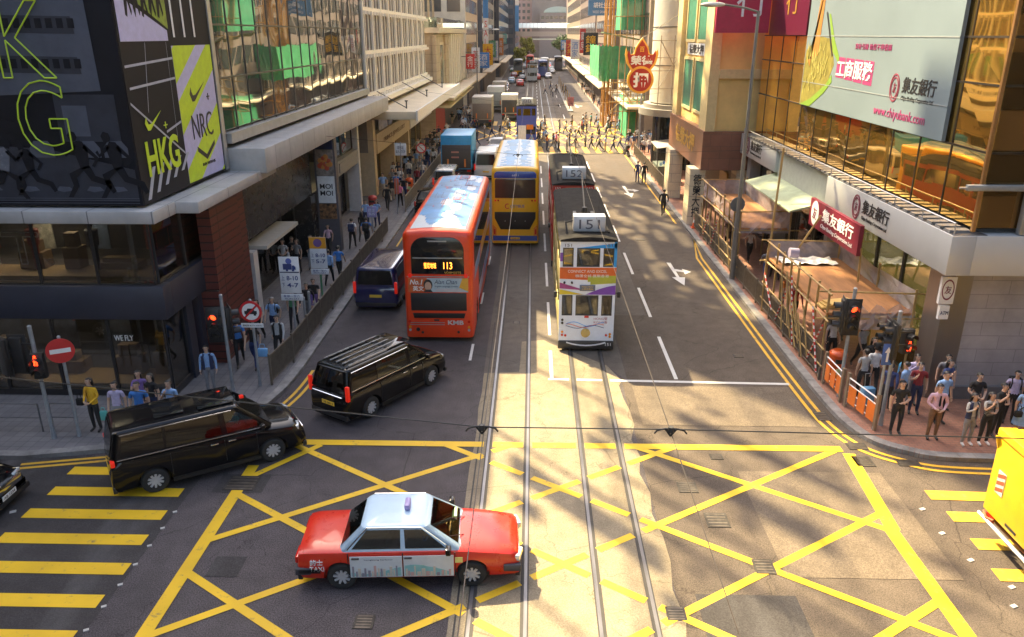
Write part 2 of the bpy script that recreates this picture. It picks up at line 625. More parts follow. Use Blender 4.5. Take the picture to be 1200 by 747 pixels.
def band(g, pts, wd, z, offs):
    """Painted line that follows a kerb curve at a given distance."""
    for off in offs:
        q = []
        for i, p in enumerate(pts):
            a = Vector(pts[max(i - 1, 0)])
            b = Vector(pts[min(i + 1, len(pts) - 1)])
            d = (b - a).normalized()
            n = Vector((-d.y, d.x))
            q.append((Vector(p) + n * (off - wd / 2), Vector(p) + n * (off + wd / 2)))
        for (a, b), (c, d) in zip(q, q[1:]):
            g.poly([(a.x, a.y, z), (c.x, c.y, z), (d.x, d.y, z), (b.x, b.y, z)])
def smooth_curve(pts, n=6):
    out = []
    P = [Vector(p) for p in pts]
    for i in range(len(P) - 1):
        p0, p1, p2, p3 = P[max(i - 1, 0)], P[i], P[i + 1], P[min(i + 2, len(P) - 1)]
        for k in range(n):
            t = k / n
            out.append(tuple(.5 * (2 * p1 + (p2 - p0) * t + (2 * p0 - 5 * p1 + 4 * p2 - p3) * t * t + (3 * p1 - p0 - 3 * p2 + p3) * t ** 3)))
    out.append(tuple(P[-1]))
    return out
KL = [(-60, 18.55), (-14.0, 18.7), (-11.9, 19.15)] + smooth_curve([(-11.9, 19.15), (-9.45, 20.5), (-8.6, 21.4), (-8.14, 23.0), (-8.0, 25)])[1:] + [(-8.0, 60), (-7.8, 78), (-7.7, 88)]
KR = [(9.35, 82), (9.3, 60), (9.3, 26)] + smooth_curve([(9.3, 26), (9.35, 22.6), (9.48, 21.2), (9.85, 20.2), (10.6, 19.6), (11.5, 19.3), (14, 19.2)])[1:] + [(60, 19.1)]
g = G()
band(g, KL[1:12] , .11, .016, (-.28, -.5))
band(g, [p for p in KL if 19.3 < p[1] < 32], .11, .016, (-.38, -.62))
band(g, [(-8, 42), (-8, 60), (-7.8, 78)], .1, .016, (-.5,))
band(g, [p for p in KR if p[1] < 50][0:1] + [(9.3, 48), (9.3, 40), (9.3, 34), (9.3, 26)] + [p for p in KR if p[1] < 25.9 and p[0] < 13], .11, .016, (-.36, -.62))
band(g, [(9.35, 80), (9.3, 60), (9.3, 48)], .12, .016, (-.36,))
tag(g.ob('kerbside_yellow_lines', yel2), kind='structure')
# white lines
g = G()
for y in [24.55, 30.8, 37.0, 43.4, 49.8, 56.2, 62.6, 69]:
    strip(g, (4.97, y), (4.97, y + 4), .13, .016)
for y in [28.6, 34.9, 41.2, 47.5, 53.8, 60.1, 66.4, 112, 118, 124, 130, 136, 142, 150, 158, 166, 176, 186, 196]:
    strip(g, (.73, y), (.73, y + 4), .11, .016)
strip(g, (.72, 24.5), (.72, 27.0), .12, .016)
for y in [26.0, 22.9 + 9.4, 38.5, 44.8, 51, 57]:
    strip(g, (-2.2, y), (-2.2, y + 1.6), .1, .016)
strip(g, (.6, 24.45), (8.7, 24.25), .16, .0165)
for y in (112, 130, 150, 170, 190):
    strip(g, (4.4, y), (4.4, y + 6), .12, .016)
tag(g.ob('lane_lines', whi), kind='structure')
def arrow(g, x, y, s=1.):
    """Ahead-and-left turn arrow painted for traffic that comes towards the camera."""
    z = .0165
    P = lambda pts: g.poly([(x + a * s, y + b * s, z) for a, b in pts])
    P([(-.10, 1.9), (.10, 1.9), (.12, -.7), (-.02, -.7)])
    P([(-.25, -.65), (.38, -.7), (.12, -2.0)])
    P([(.1, .35), (.1, .75), (.5, .5), (.5, .2)])
    P([(.48, -.15), (.48, .8), (.85, .25)])
g = G()
arrow(g, 7.05, 37.2)
arrow(g, 7.05, 58.6, 1.15)
arrow(g, 7.0, 132, 1.4)
tag(g.ob('turn_arrows', whi), kind='structure')
# far crossing: yellow bars and box lines, sunlit between the blocks
g = G()
x = -7.2
while x < 10.5:
    strip(g, (x, 78.6), (x - .15, 83.2), .5, .016, False)
    strip(g, (x, 103), (x - .1, 108), .5, .016, False)
    x += 1.15
for k in range(9):
    strip(g, (-7 + k * 2.2, 86), (-7 + k * 2.2 + 5, 101), .28, .0155, False)
    strip(g, (-3 + k * 2.2, 86), (-8 + k * 2.2, 101), .28, .0145, False)
tag(g.ob('crossing_stripes', yel2), kind='structure')
# manholes and gully grates
mh = M('cast_iron', (.06, .055, .05), .6, .6, var=.4, scale=8)
for x, y, a, b in ((4.1, 17.75, .5, .5), (4.55, 16.3, .55, .6), (-7.55, 17.65, .8, .7), (5.2, 19.35, .35, .3), (9.0, 21.9, .42, .6), (9.35, 20.05, .55, .4), (3.0, 13.0, .4, .4), (5.2, 14.55, .45, .5), (10.4, 19.15, .6, .35), (-.6, 30, .3, .3), (6.2, 44, .5, .5), (-3.3, 12.6, .4, .4), (9.2, 19.2, .5, .55), (7.6, 26.7, .35, .3)):
    g = G().box(x - a / 2, y - b / 2, 0, x + a / 2, y + b / 2, .0185)
    for k in range(5):
        g.box(x - a / 2 + .05, y - b / 2 + (k + .3) * b / 5, .018, x + a / 2 - .05, y - b / 2 + (k + .62) * b / 5, .0215, 1)
    tag(g.ob('drain_cover', [mh, M('iron_worn', (.14, .12, .1), .45, .6, var=.3)]), kind='structure')
# pavements with kerb stones
def pavement(name, kerb, inner, mat, kname):
    pts = kerb + inner
    g = G().ext([(x, y, 0) for x, y in pts], (0, 0, .125))
    tag(g.ob(name, mat), kind='structure')
    k = G()
    for i in range(len(kerb) - 1):
        a, b = Vector(kerb[i]), Vector(kerb[i + 1])
        d = (b - a).normalized()
        n = Vector((-d.y, d.x))
        L = (b - a).length
        nn = max(1, int(L / 1.0)) if L < 90 else 60
        for j in range(nn):
            p, q = a + (b - a) * (j / nn) + d * .006, a + (b - a) * ((j + 1) / nn) - d * .006
            k.ext([(p.x - n.x * .01, p.y - n.y * .01, -.01), (q.x - n.x * .01, q.y - n.y * .01, -.01), (q.x + n.x * .28, q.y + n.y * .28, -.01), (p.x + n.x * .28, p.y + n.y * .28, -.01)], (0, 0, .14 + rr.uniform(0, .004)))
    tag(k.ob(kname, kerbm), kind='structure')
pavement('pavement_left', KL, [(-60, 88)], pave_l, 'kerb_left')
pavement('pavement_right', KR, [(60, 82)], pave_r, 'kerb_right')
pavement('pavement_left_far', [(-7.6, 112), (-7.6, 130), (-9, 330)], [(-60, 330), (-60, 112)], pave_l, 'kerb_left_far')
pavement('pavement_right_far', [(11.5, 330), (10.2, 160), (9.8, 108)], [(60, 108), (60, 330)], pave_r, 'kerb_right_far')
# ------------------------------------------------------------------ buildings
mull = M('dark_mullion', (.05, .05, .055), .4, .5)
alu = M('brushed_aluminium', (.45, .45, .45), .42, .75, var=.12, scale=2)
shopglass = glass_mat('shop_window_glass', (.62, .62, .60), .10)
carglass = glass_mat('car_window_glass', (.10, .12, .12), .12)
clearglass = glass_mat('clear_car_glass', (.26, .28, .26), .10)
charcoal = brick_mat('charcoal_cladding', (.028, .029, .036), (.034, .035, .042), (.01, .01, .01), 2.6, 1.3, .4, 'XZ', .012, 0)
navyclad = M('navy_cladding', (.042, .045, .065), .38, .2, var=.12, scale=.8)
zinc = brick_mat('grey_canopy_panels', (.40, .39, .38), (.44, .43, .42), (.16, .16, .16), 1.9, 3.0, .45, 'XY', .02, 0, bump=.2)
zincx = brick_mat('grey_canopy_edge', (.40, .39, .38), (.44, .43, .42), (.16, .16, .16), 1.9, 3.0, .45, 'YX', .02, 0, bump=.2)
tanfloor = M('timber_floor', (.52, .36, .17), .45, var=.15, scale=2)
inner = M('shop_interior', (.05, .045, .04), .7)
lampm = M('ceiling_lamp', (1.0, .85, .6), .5, emit=14.)
orange = M('orange_panel', (.65, .12, .03), .5)
redslat = brick_mat('red_slat_cladding', (.105, .022, .016), (.125, .028, .02), (.025, .008, .006), 6, .28, .5, 'YZ', .03, 0, bump=.8)
lime = M('lime_print', (.55, .72, .02), .45)
lav = M('lavender_print', (.50, .48, .72), .45)
posterk = M('poster_black', (.012, .013, .018), .55, var=.15, scale=1.0, spec=.15)
pg1 = M('poster_grey', (.085, .095, .125), .45, var=.15, scale=1.5, spec=.3)
pg2 = M('poster_dark_grey', (.035, .039, .054), .45, var=.2, scale=1.5, spec=.3)
pg3 = M('poster_light_grey', (.16, .17, .20), .25, var=.2)
cream = M('cream_stone', (.62, .55, .42), .6, var=.1, scale=1.2)
creamrender = M('cream_render', (.72, .62, .44), .6, var=.1, scale=.8)  # paler cream for canopies, awnings and frames

def wbox(name, mat, parent, *b, bevel=0, mats=None):
    if name in ('stone_pier', 'pillar', 'pier', 'corner_pier', 'shopfront', 'doorway', 'awning', 'window', 'poster', 'entrance_column', 'display_stand', 'shop_fascia', 'pilaster', 'drum_bar') and len(b) > 1:
        for q in b:
            o = wbox(name, mat, parent, q, bevel=bevel)
        return o
    g = G()
    for q in b:
        g.box(*q)
    return g.ob(name, mats or mat, parent, w=True, bevel=bevel)
def pane_x(parent, X, y0, y1, z0, z1, mat, fr=.05, side=1, fm=None, name='window', depth=.08):
    """One window in a wall that faces +X (side 1) or -X (side -1): frame with a pane as its sub-part."""
    g = G()
    a, b = X, X + side * depth
    g.box(a, y0, z0, b, y0 + fr, z1).box(a, y1 - fr, z0, b, y1, z1).box(a, y0 + fr, z0, b, y1 - fr, z0 + fr).box(a, y0 + fr, z1 - fr, b, y1 - fr, z1)
    f = g.ob(name, fm or mull, parent, w=True)
    G().box(X + side * .01, y0 + fr, z0 + fr, X + side * .03, y1 - fr, z1 - fr).ob('pane', mat, f, w=True)
    return f
def pane_y(parent, Y, x0, x1, z0, z1, mat, fr=.05, fm=None, name='window', depth=.08):
    g = G()
    a, b = Y, Y - depth
    g.box(x0, a, z0, x0 + fr, b, z1).box(x1 - fr, a, z0, x1, b, z1).box(x0 + fr, a, z0, x1 - fr, b, z0 + fr).box(x0 + fr, a, z1 - fr, x1 - fr, b, z1)
    f = g.ob(name, fm or mull, parent, w=True)
    G().box(x0 + fr, Y - .03, z0 + fr, x1 - fr, Y - .01, z1 - fr).ob('pane', mat, f, w=True)
    return f
def flat_x(parent, name, X, y0, y1, z0, z1, mat, side=1, d=.02):
    return G().box(X, y0, z0, X + side * d, y1, z1).ob(name, mat, parent, w=True)

# ---- corner sportswear store on the left
st = thing('corner_store', 'dark corner shop with wraparound poster wall, glass floors and grey canopy', 'shop building', (-30, 26, 0))
wbox('wall', charcoal, st, (-60, 29.0, 0, -11.6, 29.3, 17.5), (-60, 22.9, 6.3, -11.8, 29.0, 17.4), (-60, 23.2, 17.4, -15.5, 28.9, 34), (-60, 22.55, 0, -11.45, 22.8, .32), (-12.0, 22.5, 0, -11.42, 25.0, .32))  # set-back top added out of view to keep the side street shaded
wbox('floor_slab', tanfloor, st, (-59, 22.85, .2, -11.5, 24.1, .42), (-59, 22.85, 3.95, -11.5, 24.1, 4.05))
wbox('back_wall', inner, st, (-59, 26.4, .3, -11.9, 26.5, 6.2), (-59, 24.1, .2, -11.9, 29, .36), (-59, 24.1, 3.95, -11.9, 29, 4.02))
wbox('fascia', navyclad, st, (-60, 22.35, 2.82, -11.2, 22.9, 3.88), (-11.75, 22.9, 2.82, -11.2, 28.7, 3.88), bevel=.015)
wbox('ceiling', inner, st, (-59, 22.9, 6.0, -11.8, 29, 6.05))
for k in range(7):
    flat_x(st, 'ceiling_lamp', -14.4 - 2.6 * k, 24.3, 24.42, 5.9, 5.96, lampm, -1, 1.6)
    flat_x(st, 'ceiling_lamp', -13.9 - 2.6 * k, 24.0, 24.1, 2.70, 2.76, lampm, -1, 1.2)
x = -11.42
for k in range(8):
    pane_y(st, 22.55, x - 1.77, x - .02, .34, 2.80, shopglass, .03)
    pane_y(st, 22.55, x - 1.77, x - .02, 3.9, 5.86, shopglass, .03)
    x -= 1.77
pane_x(st, -11.5, 22.6, 23.9, .34, 2.80, shopglass, .03)
for k in range(3):
    pane_x(st, -11.45, 22.6 + k * 2.0, 24.58 + k * 2.0, 3.9, 5.86, shopglass, .03)
wbox('entrance_column', navyclad, st, (-11.95, 24.0, 0, -11.35, 24.5, 2.8), (-11.95, 25.0, 0, -11.35, 25.3, 2.8))
wbox('entrance_panel', orange, st, (-12.0, 24.5, .1, -11.75, 25.0, 2.7))
wbox('cladding_column', redslat, st, (-12, 25.3, 0, -10.75, 28.0, 2.8), (-11.2, 25.4, 2.8, -10.75, 28.0, 5.75), (-11.4, 28.0, 0, -10.9, 29.0, 5.8))
# stock, posters and mannequins behind the upper glass
for k in range(5):
    x = -12.6 - 1.9 * k
    G().box(x - .35, 25.2, 4.3, x + .35, 25.25, 5.5).ob('wall_poster', M('shop_poster_%d' % (k % 3), [(.45, .1, .06), (.08, .12, .2), (.5, .48, .4)][k % 3], .5, var=.6, scale=4), st, w=True)
    g = G().cyl((x + .7, 23.6, 4.05), (x + .7, 23.6, 4.85), .09, .12, 10).cyl((x + .7, 23.6, 4.85), (x + .7, 23.6, 5.35), .17, .2, 10).ell((x + .7, 23.6, 5.52), (.09, .1, .12), 0, 10, 6)
    g.ob('mannequin', M('mannequin_%d' % (k % 2), [(.25, .04, .04), (.04, .05, .08)][k % 2], .6), st, w=True, smooth=40)
for k in range(4):
    x = -12.4 - 1.9 * k
    G().box(x - .5, 24.9, .8, x + .5, 24.95, 2.3).ob('wall_poster', M('shop_poster_dark', (.05, .06, .09), .5, var=.8, scale=3), st, w=True)
# display stock behind the glass
for x, z, a, b, c in ((-13.4, .42, .9, .5, 1.0), (-15.6, .42, 1.3, .6, .7), (-17.5, .42, .8, .6, 1.2), (-13.2, 4.05, 1.4, .6, .35), (-14.6, 4.05, .5, .5, 1.15), (-15.9, 4.05, .8, .5, .9), (-12.3, .42, .4, .4, 1.3)):
    wbox('display_stand', M('display_timber', (.25, .17, .09), .6), st, (x - a / 2, 23.6, z, x + a / 2, 23.6 + b, z + c * .6), (x - a / 3, 23.7, z + c * .6, x + a / 3, 23.7 + b * .6, z + c))
wbox('canopy', zinc, st, (-60, 22.0, 5.90, -10.95, 22.9, 6.27), (-11.8, 22.9, 5.90, -10.95, 23.5, 6.27), (-11.8, 23.5, 5.90, -10.25, 31.2, 6.25), bevel=.02)
# outlined slogan letters hung behind the upper glass
def outline_text(body, parent, mat, o, r, u, h, w, rad=.02, name='lettering', world=True):
    c = bpy.data.curves.new('lettering_curve', 'FONT')
    c.body = body
    c.align_x = 'CENTER'
    c.fill_mode = 'NONE'
    c.resolution_u = 4
    t = bpy.data.objects.new('lettering_curve', c)
    C.objects.link(t)
    me = bpy.data.meshes.new_from_object(t.evaluated_get(bpy.context.evaluated_depsgraph_get()))
    bpy.data.objects.remove(t)
    bpy.data.curves.remove(c)
    xs = [v.co.x for v in me.vertices]
    ys = [v.co.y for v in me.vertices]
    x0, x1, y0, y1 = min(xs), max(xs), min(ys), max(ys)
    r, u = Vector(r), Vector(u)
    P = [Vector(o) + r * ((v.co.x - (x0 + x1) / 2) * w / (x1 - x0)) + u * ((v.co.y - (y0 + y1) / 2) * h / (y1 - y0)) for v in me.vertices]
    g = G()
    for e in me.edges:
        g.cyl(P[e.vertices[0]], P[e.vertices[1]], rad, None, 5)
    return g.ob(name, mat, parent, w=world)
outline_text('IT.', st, M('white_tube_letters', (.75, .75, .75), .4), (-15.55, 22.75, 4.95), (1, 0, 0), (0, 0, 1), 1.0, 1.9, .018)
text('WE FLY', st, white, (-12.75, 22.50, 2.15), (1, 0, 0), (0, 0, 1), .18, .6, world=True)
text('RUNNING', st, white, (-11.73, 24.75, 2.25), (0, 1, 0), (0, 0, 1), .12, .42, world=True)
# poster wall facing the crossing and its street side
pb = thing('poster_wall', 'huge black poster wall of city runners with lime outline letters on the corner shop', 'billboard', (-20, 22.5, 6.4))
wbox('backing', posterk, pb, (-60, 22.45, 6.35, -11.42, 22.58, 17.5))
def fly(g, Y, pts, m=0, d=.006):
    g.ext([(x, Y, z) for x, z in pts], (0, -d, 0), m)
def rect(g, Y, x0, z0, x1, z1, m=0, d=.006):
    fly(g, Y, [(x0, z0), (x1, z0), (x1, z1), (x0, z1)], m, d)
g = G()
# printed tower blocks, street and cars
fly(g, 22.45, [(-19, 9.3), (-12.1, 9.6), (-12.3, 17), (-19, 17)], 1)
for k in range(6):
    fly(g, 22.443, [(-18, 10.15 + k * 1.05), (-12.55, 10.05 + k * 1.05), (-12.6, 10.5 + k * 1.05), (-18, 10.6 + k * 1.05)], 2)
for k in range(6):
    for j in range(18):
        rect(g, 22.436, -17.8 + j * .3, 10.2 + k * 1.05, -17.62 + j * .3, 10.45 + k * 1.05, 0)
rect(g, 22.443, -13.5, 8.2, -11.75, 9.5, 2)
rect(g, 22.436, -13.3, 8.35, -12.6, 9.2, 1)
fly(g, 22.443, [(-20, 6.5), (-11.5, 6.5), (-11.5, 7.4), (-14, 8.0), (-20, 8.3)], 2)
fly(g, 22.436, [(-17.5, 9.4), (-14.6, 8.7), (-14.6, 8.4), (-17.5, 8.9)], 0)
for x in (-14.1, -12.75, -11.95):
    fly(g, 22.436, [(x - .35, 7.75), (x + .35, 7.75), (x + .35, 8.02), (x + .2, 8.22), (x - .2, 8.22), (x - .35, 8.02)], 1)
for x in (-15.7, -14.6, -13.6, -12.7, -12.0):
    fly(g, 22.436, [(x - .3, 6.8), (x - .1, 6.75), (x + .2, 6.8), (x + .1, 6.9), (x - .2, 6.92)], 1)
for k in range(3):
    rect(g, 22.436, -22, 6.42 + .07 * k, -11.5, 6.435 + .07 * k, 1)
g.ob('city_print', [posterk, pg1, pg2, pg3], pb, w=True)
def runner(x, z, s, mat, flip=1, top=None):
    """Silhouette of a runner in the print, mid-stride."""
    f = flip * s
    g = G()
    P = lambda pts, m=0: fly(g, 22.428, [(x + a * f, z + b * s) for a, b in pts], m, .005)
    P([(-.13, .75), (.1, .72), (.22, 1.25), (.1, 1.42), (-.05, 1.4), (-.16, 1.2)], 1 if top else 0)
    P([(.1, 1.42), (.24, 1.38), (.3, 1.55), (.22, 1.66), (.1, 1.62), (.06, 1.5)])
    P([(-.1, .8), (.12, .74), (.42, .6), (.36, .3), (.55, .0), (.42, .0), (.22, .28), (.24, .5)])
    P([(-.14, .8), (.06, .72), (-.12, .42), (-.5, .3), (-.62, .1), (-.72, .16), (-.62, .42), (-.24, .55)])
    P([(.1, 1.3), (.18, 1.2), (.42, 1.02), (.5, 1.15), (.44, 1.2), (.4, 1.1), (.2, 1.34)])
    P([(-.1, 1.34), (-.02, 1.24), (-.32, .98), (-.2, .8), (-.26, .76), (-.42, .98)])
    o = g.ob('runner_print', [mat, pg3], pb, w=True)
    return o
runner(-15.3, 6.55, 1.05, posterk, 1, True)
runner(-14.55, 6.65, .95, posterk, -1)
runner(-12.95, 6.6, 1.15, posterk, -1)
runner(-11.98, 6.58, 1.15, posterk, -1)
limeline = M('lime_tube', (.50, .70, .03), .4)
outline_text('H', pb, limeline, (-14.0, 22.40, 13.4), (1, 0, 0), (0, 0, 1), 2.1, 1.35, .022)
outline_text('K', pb, limeline, (-14.0, 22.40, 10.95), (1, 0, 0), (0, 0, 1), 2.0, 1.5, .022)
outline_text('G', pb, limeline, (-13.88, 22.40, 8.85), (1, 0, 0), (0, 0, 1), 2.05, 1.4, .022)
# street-side poster with lime and lavender stripes
ps = thing('striped_poster', 'lime and lavender striped poster beside black panel on the street side of the corner shop', 'billboard', (-11.4, 25.7, 6.4))
wbox('backing', posterk, ps, (-11.6, 22.5, 6.35, -11.40, 28.95, 17.5))
wbox('edge_trim', alu, ps, (-11.6, 28.95, 6.35, -11.36, 29.25, 17.5))
def sx(g, pts, m=0, X=-11.40, d=.006):
    g.ext([(X, y, z) for y, z in pts], (d, 0, 0), m)
g = G()
sx(g, [(25.75, 6.42), (28.85, 6.42), (28.85, 10.75), (25.75, 10.75)], 0)
def clipband(z0, w_):
    pts = []
    y0, y1 = 25.75, 28.85
    sl = .62
    lo0, lo1 = z0, z0 + sl * (y1 - y0)
    return [(y0, lo0), (y1, lo1), (y1, lo1 + w_), (y0, lo0 + w_)]
def clipz(pts, zlo, zhi):
    def half(p, keep, f):
        out = []
        for i in range(len(p)):
            a, b = p[i], p[(i + 1) % len(p)]
            if keep(a): out.append(a)
            if keep(a) != keep(b):
                t = (f - a[1]) / (b[1] - a[1])
                out.append((a[0] + (b[0] - a[0]) * t, f))
        return out
    p = half(pts, lambda q: q[1] >= zlo, zlo)
    return half(p, lambda q: q[1] <= zhi, zhi) if p else p
for z0 in (4.2, 6.4, 8.6, 10.2 - 3 * .0):
    p = clipz(clipband(z0 - .6, 1.05), 6.42, 10.75)
    if len(p) > 2:
        sx(g, p, 1, -11.394)
g.ob('stripe_print', [lav, lime], ps, w=True)
SW = [(-.5, .02), (-.36, -.2), (-.2, -.2), (.62, .3), (-.1, -.02), (-.28, -.03), (-.36, .08), (-.38, .2)]
def swoosh(parent, mat, y, z, s, name='emblem', X=-11.388):
    g = G()
    sx(g, [(y + a * s, z + b * s) for a, b in SW], 0, X)
    return g.ob(name, mat, parent, w=True)
swoosh(ps, black, 27.2, 9.2, 1.15)
text('+', ps, black, (-11.385, 28.1, 9.05), (0, 1, 0), (0, 0, 1), .22, .25, world=True)
text('NRC', ps, black, (-11.385, 27.35, 8.15), (0, 1, 0), (0, 0, 1), .8, 1.7, world=True, bold=-.01)
g = G()
sx(g, [(26.7, 7.5), (27.4, 7.15), (28.2, 7.55), (28.2, 7.4), (27.4, 6.98), (26.7, 7.33)], 0, -11.388)
g.ob('emblem', black, ps, w=True)
text('RUN WITH US', ps, black, (-11.385, 27.5, 6.85), (0, 1, 0), (0, 0, 1), .1, 1.1, world=True)
swoosh(ps, lime, 23.75, 8.6, 1.0)
text('+', ps, lime, (-11.385, 24.55, 8.45), (0, 1, 0), (0, 0, 1), .2, .25, world=True)
text('HKG', ps, lime, (-11.385, 24.15, 7.6), (0, 1, 0), (0, 0, 1), 1.05, 2.2, world=True, bold=.02)
g = G()
sx(g, [(22.6, 10.9), (22.6, 12.2), (25.6, 11.2), (25.6, 10.9)], 0, -11.395)
sx(g, [(22.65, 12.4), (25.7, 11.25), (25.7, 13.5), (22.65, 13.5)], 1, -11.396)
sx(g, [(22.6, 10.9), (22.6, 11.6), (24.2, 10.9)], 0, -11.389)
for y0, z0, y1, z1 in ((22.6, 10.2, 25.7, 10.35), (22.7, 9.6, 25.7, 9.75), (24.0, 10.8, 23.6, 8.9), (25.4, 10.8, 25.3, 8.0), (22.6, 9.2, 25.7, 7.4), (24.6, 8.2, 25.7, 8.4)):
    sx(g, [(y0, z0), (y0, z0 + .07), (y1, z1 + .07), (y1, z1)], 2, -11.392)
for k in range(5):
    y = 22.75 + k * .62
    sx(g, [(y, 6.45 + .12 * k), (y + .2, 6.45 + .12 * k), (y + .75, 7.35 + .02 * k), (y + .55, 7.35 + .02 * k)], 2, -11.391)
for y in (26.0, 26.8, 27.6):
    sx(g, [(y, 11.0), (y + .12, 11.0), (y + .12, 13), (y, 13)], 3, -11.391)
g.ob('city_print', [lav, M('lime_dark_print', (.22, .32, .03), .45, var=.4, scale=3), M('pale_line_print', (.4, .42, .5), .5), white], ps, w=True)
for k in range(5):
    y = 23.1 + k * .5
    g = G()
    sx(g, [(y, 11.6 + .2 * (k % 2)), (y + .1, 11.55), (y + .2, 12.0), (y + .35, 11.6), (y + .4, 11.7), (y + .22, 12.3), (y + .25, 12.6), (y + .1, 12.65), (y + .02, 12.1)], 0, -11.386)
    g.ob('runner_print', posterk, ps, w=True)

# ---- mirror-glass office block behind the store
mirrorg = mirror_mat('mirror_glass_grey', (.30, .33, .33), .02, .05, .35)
ob_ = thing('glass_office_block', 'mirror glass office block with grey canopy over dark shopfronts', 'office building', (-18, 42, 0))
wbox('wall', charcoal, ob_, (-30, 29.35, 0, -12.3, 55.4, 3.2), (-30, 29.35, 6.3, -11.65, 55.4, 18.3), (-15.5, 50.2, 18.3, -11.7, 55.4, 52.0))  # narrow upper slab added out of view to shade the street
y = 29.35
yy = 0
while y < 55.0:
    for z0, z1 in ((7.75, 9.55), (9.6, 11.4), (11.45, 13.25), (13.3, 16.9)):
        g = G().quad((-11.5, y + .03, z0), (-11.5 + .004 * math.sin(yy * 2.1), y + 1.57, z0), (-11.5 + .004 * math.sin(yy * 3.7), y + 1.57, z1), (-11.5, y + .03, z1))
        g.box(-11.6, y + .0, z0 - .05, -11.52, y + 1.6, z1)
        g.ob('mirror_pane', mirrorg, ob_, w=True)
        yy += 1
    y += 1.6
wbox('glazing_bars', M('bronze_bar', (.11, .10, .09), .4, .5), ob_, *[(-11.51, 29.35 + 1.6 * k - .02, 7.6, -11.47, 29.35 + 1.6 * k + .02, 16.9) for k in range(17)], *[(-11.52, 29.35, z - .03, -11.44, 55.2, z + .03) for z in (9.57, 11.42, 13.27)])
wbox('ledge', alu, ob_, (-11.65, 29.4, 7.25, -11.2, 55.4, 7.62))
wbox('canopy', zincx, ob_, (-11.6, 29.35, 6.15, -10.0, 55.6, 7.08), bevel=.03)
wbox('soffit_wall', M('black_stone', (.03, .028, .027), .25), ob_, (-12.3, 29.35, 3.3, -11.4, 40.0, 6.12), (-12.3, 39.3, 0, -11.3, 40.3, 3.3), (-12.3, 29.35, 0, -11.5, 29.9, 3.3))
wbox('sign_band', M('grey_sign_band', (.25, .25, .25), .5), ob_, (-12.2, 44.3, 3.3, -11.25, 51.0, 4.15), (-11.25, 45.5, 3.45, -11.2, 46.8, 4.0))
wbox('pillar', M('white_pillar', (.62, .6, .57), .5), ob_, (-11.6, 29.9, 0, -11.1, 30.4, 2.9), (-12.0, 50.6, 0, -11.2, 51.0, 6.1), (-12, 43.9, 0, -11.3, 44.3, 6.1))
wbox('awning', M('pale_awning', (.5, .48, .43), .7), ob_, (-11.9, 31.0, 2.75, -10.9, 35.5, 2.9))
jade = M('jade_shop_wall', (.12, .36, .27), .5, emit=.55)  # emission put into the wall stands in for shop lighting
wbox('shop_back_wall', M('lit_shop_wall', (.55, .55, .45), .6), ob_, (-16, 30.0, 0, -15.9, 51, 3.2), (-16, 29.9, 3.2, -11.6, 51, 3.25))
for y0, y1 in ((33.2, 34.6), (35.2, 36.6), (45.0, 47.8)):
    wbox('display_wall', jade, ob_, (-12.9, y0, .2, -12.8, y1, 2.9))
for y0 in (31, 34, 37, 45.3, 48.5):
    wbox('ceiling_lamp', lampm, ob_, (-14, y0, 3.08, -12.6, y0 + .3, 3.12))
for y0, y1 in ((30.5, 32.9), (33, 36.9), (37, 39.2), (44.4, 47.4), (47.5, 50.5)):
    pane_x(ob_, -12.25, y0, y1, .12, 3.15, shopglass, .06)
for y0, y1 in ((44.4, 47.4), (47.5, 50.5)):
    pane_x(ob_, -11.6, y0, y1, 4.2, 6.1, mirrorg, .06)
bn = thing('restaurant_banner', 'tall narrow restaurant banner with food picture reading MOI MOI on dark pillar', 'banner', (-10.8, 40.4, 0))
wbox('pillar', M('banner_pillar', (.10, .09, .10), .5), bn, (-11.3, 40.5, 0, -10.2, 41.0, 6.15))
wbox('panel', navy, bn, (-11.22, 40.44, 5.55, -10.28, 40.5, 6.12))
wbox('lower_panel', M('food_print_low', (.25, .12, .05), .5, var=.9, scale=6), bn, (-11.2, 40.44, 1.9, -10.3, 40.5, 2.7))
wbox('name_panel', white, bn, (-11.2, 40.44, 2.75, -10.3, 40.5, 4.15))
g = G().box(-11.2, 40.44, 4.18, -10.3, 40.5, 5.5)
g.ob('food_picture', M('food_print', (.30, .25, .22), .5, var=.5, scale=4), bn, w=True)
g = G()
for k in range(14):
    a = k * 2.4
    rr_ = .06 + .025 * k ** .5
    g.ell((-10.75 + .3 * math.cos(a) * (k / 14) ** .5, 40.44, 4.85 + .35 * math.sin(a) * (k / 14) ** .5), (rr_, .02, rr_), k % 2, 8, 4)
g.ob('dish_print', [M('dish_red', (.5, .08, .03), .5), M('dish_orange', (.6, .25, .05), .5)], bn, w=True)
text('MOI\nMOI', bn, black, (-10.75, 40.435, 3.45), (1, 0, 0), (0, 0, 1), .62, .66, world=True, bold=.015)

